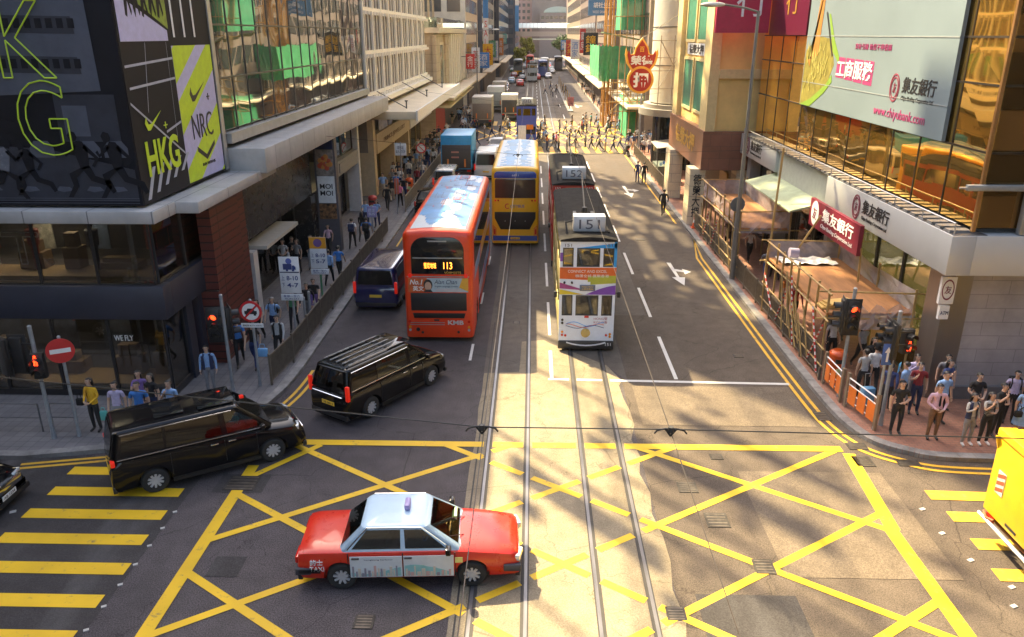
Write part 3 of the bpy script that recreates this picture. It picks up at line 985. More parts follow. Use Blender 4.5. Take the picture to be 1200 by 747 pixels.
# ---- white finned office block
finm = M('white_fin', (.84, .79, .68), .5, var=.06, scale=.6)
fb = thing('finned_office_block', 'white office block of tall narrow fins above a flat cream canopy', 'office building', (-18, 70, 0))
wbox('wall', M('brown_grey_wall', (.2, .17, .15), .6), fb, (-30, 55.6, 3.2, -11.6, 88.0, 24.5), (-30, 55.6, 0, -13.0, 88, 3.2))
g = G()
y = 55.7
k = 0
while y < 88:
    big = k % 3 == 0
    d = .17 if big else .06
    w_ = .11 if big else .05
    g.box(-11.55, y - w_, 6.6, -11.55 + d, y + w_, 20.5)
    y += 1.08
    k += 1
for z in (7.1, 9.9, 12.7, 15.5, 18.3):
    g.box(-11.55, 55.6, z - .12, -11.40, 88, z + .12)
    for j in range(31):
        g.box(-11.4, 55.75 + j * 1.08, z - .35, -11.22, 55.75 + j * 1.08 + .2, z - .12)
g.box(-11.6, 55.4, 6.4, -10.9, 88.2, 6.75)
g.ob('facade_fins', finm, fb, w=True)
win_d = mirror_mat('window_bronze', (.16, .13, .10), .06, .04, .5, .7)
for z0, z1 in ((7.2, 9.8), (10.0, 12.6), (12.8, 15.4)):
    y = 55.7
    while y < 87:
        flat_x(fb, 'window', -11.59, y + .15, y + 3.1, z0 + .12, z1 - .5, win_d, 1, .025)
        y += 3.24
wbox('canopy', creamrender, fb, (-11.4, 56.0, 5.45, -8.15, 89.0, 6.0), bevel=.03)
wbox('canopy_edge', M('white_canopy_edge', (.82, .80, .74), .5), fb, (-8.15, 55.9, 5.35, -8.02, 89.0, 6.08))
g = G()
for y in (58.5, 70, 82):
    g.cyl((-9.2, y, 6.0), (-9.2, y, 6.5), .05).cyl((-9.2, y, 6.5), (-9.2, y, 6.58), .12)
    g.tube([(-9.2, y, 6.05), (-11.3, y, 7.2)], .035)
g.ob('canopy_stay', dgrey, fb, w=True)
wbox('shop_fascia', M('cream_fascia', (.55, .43, .27), .55), fb, (-12.8, 56.5, 3.0, -11.1, 72, 4.4), (-12.8, 55.7, 0, -11.2, 56.5, 5.4), (-12.8, 63.8, 0, -11.2, 64.4, 3), (-12.8, 71.6, 0, -11.2, 72.2, 3))
wbox('shop_fascia', M('white_shop_fascia', (.6, .58, .55), .55), fb, (-12.8, 72.3, 3.0, -11.1, 88, 4.6))
text('PRINCE JEWELLERY', fb, M('brown_lettering', (.16, .08, .03), .5), (-11.08, 64.0, 3.65), (0, 1, 0), (0, 0, 1), .42, 10, world=True)
wbox('poster', M('poster_faces', (.45, .40, .42), .4, var=.5, scale=2), fb, (-11.15, 57.5, 4.5, -11.1, 61.0, 5.4))
wbox('poster', M('poster_blue', (.08, .1, .3), .4, var=.5, scale=2), fb, (-11.15, 61.3, 4.5, -11.1, 63.0, 5.4))
for y0, y1 in ((56.6, 60.1), (60.2, 63.7), (64.5, 68), (68.1, 71.5), (72.4, 76), (76.2, 80), (80.2, 84), (84.2, 87.8)):
    pane_x(fb, -12.4, y0, y1, .1, 2.95, shopglass, .08, fm=M('brass_frame', (.4, .28, .12), .4, .5))
wbox('shop_back_wall', M('warm_shop_wall', (.5, .38, .22), .6, emit=.25), fb, (-14.2, 56, .1, -14.1, 72, 3.0))  # faint glow put into the wall for the lit shop
wbox('shop_back_wall', M('pale_shop_wall', (.5, .5, .48), .6, emit=.2), fb, (-14.2, 72, .1, -14.1, 88, 3.0))  # the wall itself glows here too, in place of shop lamps

# ---- unseen screens added over the two blocks, their gaps random, to dapple the sun
def screen(label, y0, y1, z0, z1, openf, parent_name='unseen_shade_screen', X=-12.2, seed=1):
    q = random.Random(seed)
    g = G()
    ny, nz = int((y1 - y0) / .9), int((z1 - z0) / .7)
    for j in range(nz):
        run = 0
        for i in range(ny):
            if run > 0:
                run -= 1
                continue
            if q.random() < openf:
                run = q.choice((0, 0, 1, 2))
                continue
            g.box(X, y0 + i * .9, z0 + j * .7, X + .08, y0 + i * .9 + .92, z0 + j * .7 + .72)
    o = g.ob(parent_name, M('shade_screen_grey', (.35, .35, .36), .5, .3))
    return tag(o, label, 'shade screen')
screen('added unseen screen with gaps above the white finned block, dappling the sun', 55.4, 88, 24.5, 50, .15, seed=5)
q = random.Random(21)
sf = thing('unseen_shade_frame', 'added unseen frame of uprights above the glass block, streaking the sun', 'shade frame', (-12.2, 38, 17))
y = 28.0
slats = G()  # uprights added out of view to streak the crossing with shade
while y < 47:
    w_ = q.choice((.2, .3, .5, .8, 1.2))
    z0 = q.uniform(17, 34)
    z1 = min(z0 + q.uniform(3, 9), 41)
    slats.box(-12.2, y, z0, -12.12, y + w_, z1)
    y += w_ + q.choice((.5, .8, 1.2, 1.8, 2.6))
for k in range(26):
    y0, z0 = q.uniform(28, 46), q.uniform(19, 39)
    slats.box(-12.3, y0, z0, -12.25, y0 + q.uniform(.3, .8), z0 + q.uniform(.4, 1.6))
slats.ob('slats', M('shade_screen_grey', (.35, .35, .36), .5, .3), sf, w=True)
wbox('frame', M('shade_screen_grey', (.35, .35, .36), .5, .3), sf, *[(-12.25, 28, z, -12.15, 47, z + .1) for z in (17.5, 25, 33, 41)], *[(-12.26, yy_, 17, -12.14, yy_ + .12, 41.1) for yy_ in (28, 34, 40, 46.9)])

# ---- stone block with pilasters beyond the first side street
cb = thing('pilaster_stone_block', 'tan stone block with white pilasters, balcony and long ribbed awnings', 'building', (-20, 106, 0))
wbox('wall', brick_mat('tan_stone', (.42, .33, .22), (.46, .37, .26), (.25, .2, .14), 1.6, .9, .6, 'YZ', .02), cb, (-40, 89.8, 0, -10.9, 126, 11.2), (-40, 96, 11.2, -15, 126, 17.0), (-11.0, 89.6, 5, -10.6, 93.5, 11), (-11.0, 99.5, 5, -10.6, 103, 11))
wbox('cornice', cream, cb, (-11.2, 89.4, 11.2, -10.2, 126.2, 11.75), (-40, 89.4, 11.2, -11.2, 90, 11.75))
wbox('pilaster', M('white_pilaster', (.72, .66, .54), .5), cb, *[(-10.9, 104 + 2.7 * k, 4.9, -10.35, 105.1 + 2.7 * k, 11.1) for k in range(8)])
wbox('balcony_rail', glass_mat('balcony_glass', (.7, .85, .8), .2), cb, (-10.5, 90, 11.75, -10.46, 125, 12.8), (-25, 89.9, 11.75, -10.5, 89.94, 12.8))
for y0 in (94.2,):
    pane_x(cb, -10.85, y0, y0 + 4.6, 5.2, 10.2, M('green_window', (.10, .15, .10), .15), .3, fm=cream)
for k in range(7):
    pane_x(cb, -10.88, 105.3 + 2.7 * k, 106.6 + 2.7 * k, 5.2, 10.6, win_d, .08, fm=cream)
for k in range(5):
    pane_x(cb, -14.98, 97 + k * 5.6, 101.2 + k * 5.6, 13.0, 16.2, win_d, .2, fm=creamrender)
wbox('awning', creamrender, cb, (-10.9, 90, 4.1, -8.8, 126, 4.45), (-10.9, 90, 3.3, -9.2, 126, 3.5), bevel=.05)
wbox('shopfront', M('red_shopfront', (.45, .05, .04), .5), cb, (-11.0, 90.0, .1, -10.85, 99, 3.2))
wbox('shopfront', M('dark_shopfront', (.08, .07, .07), .4), cb, (-11.0, 99.2, .1, -10.85, 126, 3.2))

# ---- towers further down on the left
def tower(name, label, X0, X1, y0, y1, h, wallm, winm, bay, z0=4.2, fl=3.4, zmax=24, face=1, endwall=True, wfrac=.62, podium=None):
    t = thing(name, label, 'tower block', ((X0 + X1) / 2, (y0 + y1) / 2, 0))
    wbox('wall', wallm, t, (X0, y0, 0, X1, y1, h))
    X = X1 if face > 0 else X0
    z = z0
    while z < min(h - 1, zmax):
        y = y0 + .6
        while y + bay < y1:
            flat_x(t, 'window', X, y, y + bay * .72, z, z + fl * wfrac, winm, face, .05)
            y += bay
        if endwall:
            n = 4
            wx = min(3.0, (X1 - X0) / 5)
            for k in range(n):
                a = (X - face * (.8 + (k + .7) * wx)) if face > 0 else (X + (.8 + k * wx))
                G().box(a, y0 - .05, z, a + wx * .7, y0, z + fl * wfrac).ob('window', winm, t, w=True)
        z += fl
    wbox('shop_band', podium or M('shop_band_dark', (.12, .1, .1), .5, var=.5, scale=.6), t, (X - .02 if face > 0 else X - .35, y0 + .2, .1, X + .35 if face > 0 else X + .02, y1 - .2, 3.6))
    wbox('awning', creamrender, t, (X, y0 + .4, 3.7, X + face * 1.8, y1 - .4, 3.95))
    return t
slate = M('slate_cladding', (.10, .115, .15), .4, .2, var=.15, scale=.3)
bluewin = mirror_mat('blue_window', (.10, .15, .24), .08, .05, .3, .7)
greywin = mirror_mat('grey_window', (.16, .16, .16), .1, .05, .3, .6)
tower('stone_tower', 'pale stone tower just past the pilaster block on the left side', -40, -10.8, 132, 160, 28, cream, greywin, 3.2)
tower('slate_tower', 'dark slate blue office tower halfway down the left side', -40, -10.2, 164, 214, 33, slate, bluewin, 3.8)
tower('ink_tower', 'darkest blue tower with bright window strips far down the left side', -40, -9.2, 220, 300, 36, M('ink_cladding', (.045, .055, .085), .35, .3, var=.2, scale=.3), bluewin, 4.6)
tower('blue_edge_tower', 'distant dark tower with bright blue corner edge on the left side', -40, -7.0, 312, 390, 36, M('dusk_cladding', (.07, .08, .11), .4, .2), bluewin, 6)
fx = thing('vertical_banner', 'tall white and red vertical sign with blue top on the left side towers', 'sign', (-9.3, 163, 8))
wbox('panel', white, fx, (-9.9, 163, 7.0, -8.9, 163.4, 14))
wbox('panel_top', M('sign_blue', (.05, .25, .6), .4), fx, (-9.9, 163, 14, -8.9, 163.4, 24))
text('S\nA\nL\nE', fx, red, (-9.4, 162.98, 10.4), (1, 0, 0), (0, 0, 1), 6.2, .75, world=True)
fx = thing('blue_corner_sign', 'narrow bright blue vertical sign on the far left tower edge', 'sign', (-6.4, 311, 12))
wbox('panel', M('sign_blue', (.05, .25, .6), .4), fx, (-7.0, 310.6, 12, -5.6, 311.2, 21))
wbox('panel_top', white, fx, (-7.0, 310.6, 21, -5.6, 311.2, 27))

# ---- bank building on the right corner
amber = mirror_mat('amber_mirror_glass', (1.0, .60, .14), .025, .07, .28, .95)
ambdark = mirror_mat('dark_amber_glass', (.30, .17, .06), .03, .08, .28, .9)
greycl = M('pale_grey_cladding', (.44, .455, .455), .45, .15, var=.06, scale=.6)
metcol = M('satin_steel_column', (.30, .28, .26), .28, .8, var=.1, scale=.6, stretch=(1, 1, .1))
tilew = brick_mat('grey_wall_tiles', (.36, .335, .335), (.40, .375, .37), (.27, .25, .25), 1.2, .45, .55, 'XZ', .012, .5, bump=.15)
bk = thing('bank_building', 'amber mirror glass bank with pale grey fascia at the right corner', 'bank building', (20, 34, 0))
wbox('core', M('core_dark', (.06, .055, .05), .6), bk, (13.1, 23.4, 4.3, 40, 46, 45), (14.2, 23.3, 0, 40, 46, 4.3))
wbox('corner_column', metcol, bk, (12.65, 23.1, .1, 13.42, 24.2, 4.48))
wbox('side_wall', tilew, bk, (13.42, 23.14, .1, 40, 23.4, 4.48))
wbox('plinth', M('plinth_stone', (.16, .155, .16), .5), bk, (13.42, 23.02, .1, 40, 23.14, .55))
wbox('fascia', greycl, bk, (12.0, 22.1, 4.5, 12.7, 32.2, 5.68), (12.7, 22.1, 4.5, 40, 23.1, 5.68), bevel=.012)
wbox('fascia_return', M('greenish_cladding', (.50, .52, .47), .45, .2), bk, (12.25, 32.2, 4.4, 12.8, 39.6, 5.6))
wbox('far_fascia', greycl, bk, (12.1, 39.6, 4.6, 12.8, 46.6, 5.7), bevel=.012)
wbox('ledge', dgrey, bk, (12.05, 22.15, 5.68, 13.0, 46, 5.7))
wbox('ledge_grating', M('grating', (.30, .30, .29), .5, .4), bk, *[(12.05, 22.4 + k * .55, 5.70, 12.65, 22.72 + k * .55, 5.78) for k in range(43)])
g = G()
g.tube([(12.08, 22.2, 6.02), (12.08, 46, 6.02)], .025)
for k in range(13):
    g.tube([(12.08, 22.2 + k * 1.98, 5.7), (12.08, 22.2 + k * 1.98, 6.02)], .02)
g.ob('ledge_rail', steel, bk, w=True)
y = 22.4
k = 0
while y < 46:
    y2 = min(y + 2.02, 46)
    for z0, z1 in ((5.85, 7.95), (8.0, 9.75), (9.8, 11.0), (11.05, 14.5)):
        q = random.Random(k * 7 + int(z0))
        e = .006
        g = G().quad((12.7 + q.uniform(-e, e), y + .03, z0), (12.7 + q.uniform(-e, e), y2 - .03, z0), (12.7 + q.uniform(-e, e), y2 - .03, z1), (12.7 + q.uniform(-e, e), y + .03, z1))
        g.box(12.72, y, z0, 12.8, y2, z1)
        g.ob('mirror_pane', amber, bk, w=True)
    y += 2.02
    k += 1
for k in range(6):
    x = 12.74 + k * 2.3
    for z0, z1 in ((5.85, 7.95), (8.0, 9.75), (9.8, 11.0), (11.05, 14.5)):
        q = random.Random(k * 5 + int(z0))
        G().box(x, 22.4 + q.uniform(0, .01), z0, x + 2.26, 22.5, z1).ob('mirror_pane', ambdark, bk, w=True)
wbox('glazing_bars', M('dark_bronze_bar', (.05, .04, .03), .4, .5), bk, *[(12.68, 22.4 + 2.02 * k - .025, 5.8, 12.74, 22.4 + 2.02 * k + .025, 14.5) for k in range(12)], *[(12.66, 22.4, z - .03, 12.75, 46, z + .03) for z in (7.975, 9.775, 11.025)], *[(12.8, 22.36, z - .03, 26, 22.42, z + .03) for z in (7.975, 9.775, 11.025)])
wbox('corner_trim', M('copper_trim', (.55, .3, .12), .3, .8), bk, (12.62, 22.30, 5.75, 12.72, 22.40, 14.5))
for k in range(4):
    y0 = 24.3 + 2.15 * k
    pane_x(bk, 12.9, y0, y0 + 2.1, 1.0 if k else .2, 4.4, glass_mat('bank_window_glass', (.7, .72, .55), .15), .04, -1)
for k in range(5):
    pane_x(bk, 13.0, 33.2 + 2.4 * k, 35.4 + 2.4 * k, .2, 4.2, shopglass, .06, -1)
wbox('shop_back_wall', M('yellow_bank_interior', (.65, .55, .18), .5, emit=.35), bk, (14.0, 24.3, .2, 14.1, 33, 4.3))  # wall emits a little in place of the bank's own lamps
wbox('shop_back_wall', inner, bk, (14.0, 33, .2, 14.1, 45.5, 4.3))
wbox('wall', M('grey_side_panels', (.33, .33, .31), .5, .2), bk, (12.6, 32.9, .1, 13.1, 33.3, 4.4), (12.4, 39.5, .1, 13.1, 40.2, 4.5), (12.5, 45.5, .1, 13.1, 46.2, 4.6))
g = G().ext([(12.6, 33.0, 4.5), (10.9, 33.0, 4.05), (10.9, 33.0, 3.98), (12.6, 33.0, 4.4)], (0, 7.4, 0))
g.ob('awning', M('pale_green_awning', (.36, .42, .27), .7, var=.25, scale=1.5), bk, w=True)
def bank_name(parent, X, y0, z0, s, ink, world=True, emblem=True):
    r, u = (0, -1, 0), (0, 0, 1)
    text('集友銀行', parent, black if parent is not red_sign_ref[0] else ink, (X, y0 - 1.9 * s, z0 + .14 * s), r, u, .56 * s, 2.5 * s, world=world, bold=.012, italic=.1)
    text('Chiyu Banking Corporation Ltd.', parent, black if parent is not red_sign_ref[0] else ink, (X, y0 - 1.9 * s, z0 - .32 * s), r, u, .18 * s, 2.4 * s, world=world, italic=.3)
    for nm, r0, r1 in (('emblem_ring', .50, .44), ('emblem_ring', .38, .33)):
        g = G()
        n = 24
        for k in range(n):
            a, b = 2 * math.pi * k / n, 2 * math.pi * (k + 1) / n
            q = [(r0, a), (r0, b), (r1, b), (r1, a)]
            g.ext([(X, y0 - .05 * s - rad * math.cos(t) * s * .78, z0 + rad * math.sin(t) * s) for rad, t in q], (-.012, 0, 0))
        g.ob(nm, ink if parent is not red_sign_ref[0] else white, parent, w=world)
    text('友', parent, ink if parent is not red_sign_ref[0] else white, (X, y0 - .05 * s, z0), r, u, .36 * s, .26 * s, world=world)
red_sign_ref = [None]
inkred = M('maroon_ink', (.20, .03, .06), .5)
bank_name(bk, 11.985, 29.0, 5.1, .9, inkred)
bank_name(bk, 12.085, 45.0, 5.2, .9, inkred)
rs = thing('bank_sign', 'maroon bank sign with white characters and round emblem above the scaffold', 'sign', (11.6, 30, 4.1))
red_sign_ref[0] = rs
G().box(11.6, 27.4, 3.62, 11.75, 32.6, 4.72).ob('panel', M('maroon_panel', (.16, .008, .025), .45), rs, w=True)
g = G()
n = 28
g.ext([(11.595, 31.95 - .42 * math.cos(2 * math.pi * k / n), 4.2 + .5 * math.sin(2 * math.pi * k / n)) for k in range(n)], (-.006, 0, 0))
g.ob('emblem_disc', white, rs, w=True)
text('集友銀行', rs, white, (11.59, 29.5, 4.32), (0, -1, 0), (0, 0, 1), .52, 3.2, world=True, bold=.015)
text('Chiyu Banking Corporation Ltd.', rs, white, (11.59, 29.5, 3.85), (0, -1, 0), (0, 0, 1), .2, 3.3, world=True, italic=.3)
text('友', rs, inkred, (11.585, 31.95, 4.2), (0, -1, 0), (0, 0, 1), .5, .42, world=True)
# oval sign on the corner
ov = thing('oval_bank_sign', 'small white projecting bank sign with red oval on the steel corner column', 'sign', (12.5, 23.0, 3))
g = G()
g.ext([(12.42, 22.95, 3.35), (12.86, 22.95, 3.35), (12.86, 22.95, 4.2), (12.42, 22.95, 4.2)], (0, .12, 0))
g.box(12.5, 22.95, 2.85, 12.8, 23.07, 3.28)
g.ob('panel', white, ov, w=True)
g = G()
n = 24
for k in range(n):
    a, b = 2 * math.pi * k / n, 2 * math.pi * (k + 1) / n
    g.ext([(12.64 + rad * math.cos(t) * .55, 22.95, 3.8 + rad * math.sin(t)) for rad, t in ((.33, a), (.33, b), (.28, b), (.28, a))], (0, -.008, 0))
g.ob('emblem_ring', inkred, ov, w=True)
text('友', ov, inkred, (12.64, 22.942, 3.8), (1, 0, 0), (0, 0, 1), .25, .2, world=True)
text('ATM', ov, navy, (12.65, 22.942, 3.06), (1, 0, 0), (0, 0, 1), .12, .24, world=True)
# billboard on the amber glass
bb = thing('bank_billboard', 'pale blue grey bank advertisement billboard with green leaf and maroon characters on amber glass', 'billboard', (12.6, 31.5, 8))
G().box(12.52, 24.75, 8.0, 12.64, 38.4, 15).ob('panel', M('billboard_blue_grey', (.150, .20, .225), .5, var=.10, scale=.25), bb, w=True)
def rx(g, pts, m=0, X=12.52, d=.006):
    g.ext([(X, y, z) for y, z in pts], (-d, 0, 0), m)
g = G()
rx(g, [(38.35, 8.02), (38.3, 10.4), (36.6, 11.0), (35.2, 10.9), (34.6, 9.9), (35.2, 9.0), (37.2, 8.2)], 0)
rx(g, [(38.35, 8.02), (37.0, 8.35), (35.3, 9.05), (34.7, 9.5), (34.6, 9.2), (35.4, 8.7), (37.0, 8.02)], 1, 12.512)
rx(g, [(35.9, 11.9), (34.9, 10.4), (34.0, 9.9), (34.1, 10.2), (34.9, 10.9), (35.7, 11.9)], 1, 12.512)
rx(g, [(36.2, 11.95), (34.95, 10.2), (34.85, 10.25), (36.1, 12.0)], 2, 12.505)
rx(g, [(37.9, 10.0), (37.6, 9.7), (37.0, 13.5), (36.5, 13.5), (36.7, 10.2), (37.3, 10.1)], 3, 12.512)
for k in range(44):
    q = random.Random(k)
    y0, z0 = q.uniform(35.4, 38.1), q.uniform(8.5, 10.5)
    if z0 < 8.2 + (38.3 - y0) * .42:
        z0 += .7
    rx(g, [(y0, z0), (y0 + .08, z0), (y0 + q.uniform(-.3, .3), min(z0 + .5, 10.8))], 4, 12.508 - .0002 * k)
g.ob('leaf_print', [M('field_yellow', (.22, .19, .035), .5, var=.35, scale=3), M('leaf_green', (.16, .28, .03), .5), black, M('brush_orange', (.35, .16, .03), .5), M('field_light', (.42, .38, .10), .5)], bb, w=True)
g = G()
for k in range(4):
    rx(g, [(34.25 - k * .95, 9.42 - .04 * k), (33.4 - k * .95, 9.40 - .04 * k), (33.4 - k * .95, 10.2 - .02 * k), (34.25 - k * .95, 10.22 - .02 * k)])
g.ob('character_boxes', M('maroon_print', (.30, .03, .13), .5), bb, w=True)
text('工商服務', bb, white, (12.51, 32.4, 9.78), (0, -1, 0), (0, 0, 1), .68, 3.6, world=True, bold=.012)
text('穿針引線 助您不停發展', bb, M('maroon_print', (.30, .03, .13), .5), (12.515, 30.9, 10.65), (0, -1, 0), (0, 0, 1), .22, 3.3, world=True)
bank_name(bb, 12.515, 28.6, 9.35, .95, inkred)
text('www.chiyubank.com', bb, M('maroon_print', (.30, .03, .13), .5), (12.515, 28.0, 8.45), (0, -1, 0), (0, 0, 1), .42, 4.0, world=True)
wbox('panel_seam', M('seam_grey', (.22, .25, .26), .5), bb, (12.505, 24.75, 11.0, 12.52, 38.4, 11.04), (12.505, 24.75, 9.02, 12.52, 38.4, 9.05))
mp_ = thing('maroon_glass_sign', 'maroon panel with gold character above the amber glass beside the billboard', 'sign', (12.6, 42, 11))
G().box(12.55, 38.75, 11.05, 12.66, 44.8, 15).ob('panel', M('maroon_glossy', (.10, .008, .03), .3), mp_, w=True)
text('行', mp_, gold, (12.54, 41.2, 12.6), (0, -1, 0), (0, 0, 1), 1.2, 2.0, world=True)
rb = thing('red_hanging_sign', 'big crimson signboard with white character hung over the yellow building', 'sign', (11, 44.5, 11))
G().box(9.6, 44.4, 11.15, 12.4, 44.6, 15).ob('panel', M('crimson_panel', (.42, .012, .06), .45), rb, w=True)
text('行', rb, white, (11.4, 44.39, 12.75), (1, 0, 0), (0, 0, 1), 1.6, 1.6, world=True)
G().box(10.2, 44.6, 11.5, 10.35, 46.9, 11.65).box(11.8, 44.6, 11.5, 11.95, 46.9, 11.65).ob('bracket', dgrey, rb, w=True)

# ---- yellow building with stone piers and brown band
ye = M('yellow_render', (.82, .58, .20), .6, var=.12, scale=.8)
yb = thing('yellow_corner_building', 'yellow rendered building on cream stone piers with brown sign band', 'building', (14, 52, 0))
wbox('wall', ye, yb, (10.35, 47.2, 5.75, 20, 58.4, 32))
wbox('corner_pier', M('pale_yellow_render', (.70, .56, .26), .6, var=.1), yb, (10.05, 47.0, 5.75, 10.6, 48.9, 32), (10.05, 56.9, 5.75, 10.6, 58.6, 32))
wbox('string_course', M('pale_yellow_render', (.7, .56, .26), .6), yb, (10.6, 46.95, 8.7, 20, 47.2, 9.2), (10.6, 46.95, 13, 20, 47.2, 13.4))
wbox('sign_band', brick_mat('brown_stone', (.21, .085, .05), (.24, .10, .06), (.12, .06, .04), 1.2, .7, .35, 'XZ', .01), yb, (9.95, 46.9, 3.5, 18, 58.6, 5.75))
stone = brick_mat('cream_stone_blocks', (.80, .68, .44), (.84, .72, .48), (.5, .4, .26), 1.2, .62, .6, 'XZ', .015)
wbox('stone_pier', stone, yb, (9.45, 47.3, .1, 10.35, 48.8, 3.5), (9.6, 55.6, .1, 10.5, 57.4, 3.5), (12.2, 47.3, .1, 12.9, 48.6, 3.5))
wbox('inner_wall', M('lobby_brown', (.16, .11, .07), .5), yb, (12.4, 49.0, .1, 12.7, 58, 3.5))
wbox('doorway', M('doorway_gold', (.5, .3, .1), .4), yb, (12.3, 50, .1, 12.4, 52, 2.8), (12.35, 47.35, .1, 16, 47.45, 3.4))
for k, z in enumerate((6.4, 10.6)):
    for j in range(2):
        pane_x(yb, 10.33, 49.3 + 3.8 * j, 52.5 + 3.8 * j, z, z + 3.3, M('green_louvre', (.05, .22, .14), .4, var=.3, scale=5), .18, -1, fm=M('pale_yellow_render', (.7, .56, .26), .6))
text('德榮大押', yb, gold, (9.94, 52.6, 4.75), (0, -1, 0), (0, 0, 1), 1.1, 6.5, world=True, bold=.02)
text('德\n榮\n大\n押', yb, black, (9.9, 47.29, 1.9), (1, 0, 0), (0, 0, 1), 2.6, .48, world=True, bold=.015)
wbox('sign_plate', white, yb, (10.28, 49.5, 9.85, 10.34, 55.5, 10.55))
text('德榮大押', yb, black, (10.27, 52.5, 10.2), (0, -1, 0), (0, 0, 1), .55, 4.5, world=True, bold=.02)

# ---- round-fronted building, scaffolded building and the far right row
rbm = M('white_panel_round', (.52, .52, .46), .5, var=.1, scale=.6)
rb2 = thing('round_corner_building', 'pale building with a rounded corner over a grey disc canopy and dark glass drum', 'building', (14, 70, 0))
g = G()
n = 28
for (x, y, r0) in ((14.0, 70.5, 3.9),):
    g.cyl((x, y, 5.6), (x, y, 36), r0, None, n)
g.box(14, 66.6, 5.6, 24, 77, 36)
g.ob('wall', rbm, rb2, w=True, smooth=35)
g = G()
for z in (8.6, 11.6, 14.6):
    g.cyl((14, 70.5, z), (14, 70.5, z + .07), 3.93, None, n)
g.ob('joint', dgrey, rb2, w=True)
G().cyl((13.6, 70.5, 4.6), (13.6, 70.5, 5.15), 4.4, None, 36).cyl((13.6, 70.5, 5.15), (13.6, 70.5, 5.5), 4.0, None, 36).ob('disc_canopy', M('grey_disc', (.28, .27, .25), .5), rb2, w=True, smooth=40)
G().cyl((13.9, 70.8, .1), (13.9, 70.8, 4.6), 3.3, None, 20).ob('glass_drum', dglass, rb2, w=True, smooth=20)
wbox('drum_bar', dgrey, rb2, *[(13.9 + 3.33 * math.cos(R(a)) - .06, 70.8 + 3.33 * math.sin(R(a)) - .06, .1, 13.9 + 3.33 * math.cos(R(a)) + .06, 70.8 + 3.33 * math.sin(R(a)) + .06, 4.6) for a in (150, 180, 205, 230, 255, 280)])
wbox('side_wall', M('pale_side', (.45, .42, .36), .6), rb2, (12.8, 58.8, 3.6, 20, 66.5, 24), (13.2, 58.8, 0, 20, 66.5, 3.6))

def facade_tower(name, label, X0, y0, y1, h, wallm, winm, bay, **k):
    return tower(name, label, X0, X0 + 26, y0, y1, h, wallm, winm, bay, face=-1, **k)
tanw = M('tan_brown_wall', (.22, .17, .13), .65, var=.2, scale=.5)
facade_tower('netted_building', 'brown building wrapped in bamboo scaffold and green netting', 11.6, 84, 112, 34, tanw, greywin, 3.0)
facade_tower('brown_tower', 'mid brown tower beyond the scaffolded building on the right', 11.2, 116, 150, 60, M('mid_brown_wall', (.20, .155, .13), .6, var=.2, scale=.4), greywin, 3.6)
facade_tower('plum_tower', 'plum grey tower far down the right side', 11.3, 154, 205, 75, M('plum_wall', (.17, .13, .125), .6, var=.2, scale=.4), greywin, 4.5)
facade_tower('pale_tower', 'paler narrow tower with sunlit edge near the far bridge on the right', 11.8, 210, 300, 85, M('pale_brown_wall', (.30, .24, .19), .6, var=.2, scale=.3), greywin, 6)

# ---- the end of the street
et = thing('arched_end_tower', 'broad brown block with pale arched roof light closing the end of the street', 'building', (11, 420, 0))
wbox('wall', M('end_brown', (.24, .19, .165), .6, var=.2, scale=.15), et, (-1, 420, 0, 30, 450, 36))
g = G()
pts = [(12.0 + 7.2 * math.cos(R(a)), 414, 21 + 2.8 * math.sin(R(a))) for a in range(0, 181, 15)]
g.ext(pts, (0, 6, 0))
g.ob('arched_roof', M('pale_copper', (.48, .58, .48), .5), et, w=True)
wbox('podium', M('end_podium', (.27, .215, .19), .6), et, (3, 412, 0, 24, 420, 20.8))
for k in range(9):
    for z in (15, 18):
        wbox('window', greywin, et, (3.6 + k * 2.2, 411.9, z, 5.0 + k * 2.2, 412, z + 1.4))
wbox('corner_column', cream, et, (15.8, 411, 0, 16.5, 412, 36))
pt = thing('pink_end_tower', 'pinkish residential tower behind the far footbridge', 'tower block', (-8, 425, 0))
wbox('wall', M('pink_render', (.50, .32, .26), .6, var=.2, scale=.2), pt, (-14, 425, 0, 1.5, 450, 40))
for k in range(6):
    for z in range(12, 36, 3):
        wbox('window', greywin, pt, (-13 + k * 2.4, 424.9, z, -11.6 + k * 2.4, 425, z + 1.5))
rr2 = thing('red_roof_sign', 'red sign high at the end of the street', 'sign', (20, 408, 24))
wbox('panel', M('crimson_panel', (.55, .02, .09), .4), rr2, (17, 408, 24, 24, 408.5, 28))
fbm = M('pale_bridge_roof', (.72, .80, .70), .5, var=.1, scale=.3)
br_ = thing('covered_footbridge', 'covered pale green footbridge across the far end of the street', 'footbridge', (7, 330, 0))
g = G()
for k in range(19):
    x = -6 + k * 1.5
    g.ext([(x, 328, 13.2), (x + 1.42, 328, 13.2), (x + 1.42, 333, 14.9), (x, 333, 14.9)], (0, .1, .25))
g.ob('roof', fbm, br_, w=True)
wbox('deck', M('bridge_deck', (.45, .40, .36), .6), br_, (-9, 328.5, 10.2, 24, 333, 11.0), (-9, 328.5, 11.0, 24, 328.7, 12.0))
wbox('lower_roof', fbm, br_, (-2, 326, 8.9, 14, 328.2, 9.4))
wbox('pier', M('bridge_pier', (.4, .36, .32), .6), br_, (-5.5, 330, 0, -4.6, 331, 10.2), (16.5, 330, 0, 17.4, 331, 10.2))
wbox('pier_panel', M('turquoise_panel', (.15, .5, .5), .5), br_, (17.6, 329, 4, 19, 329.5, 12.8))

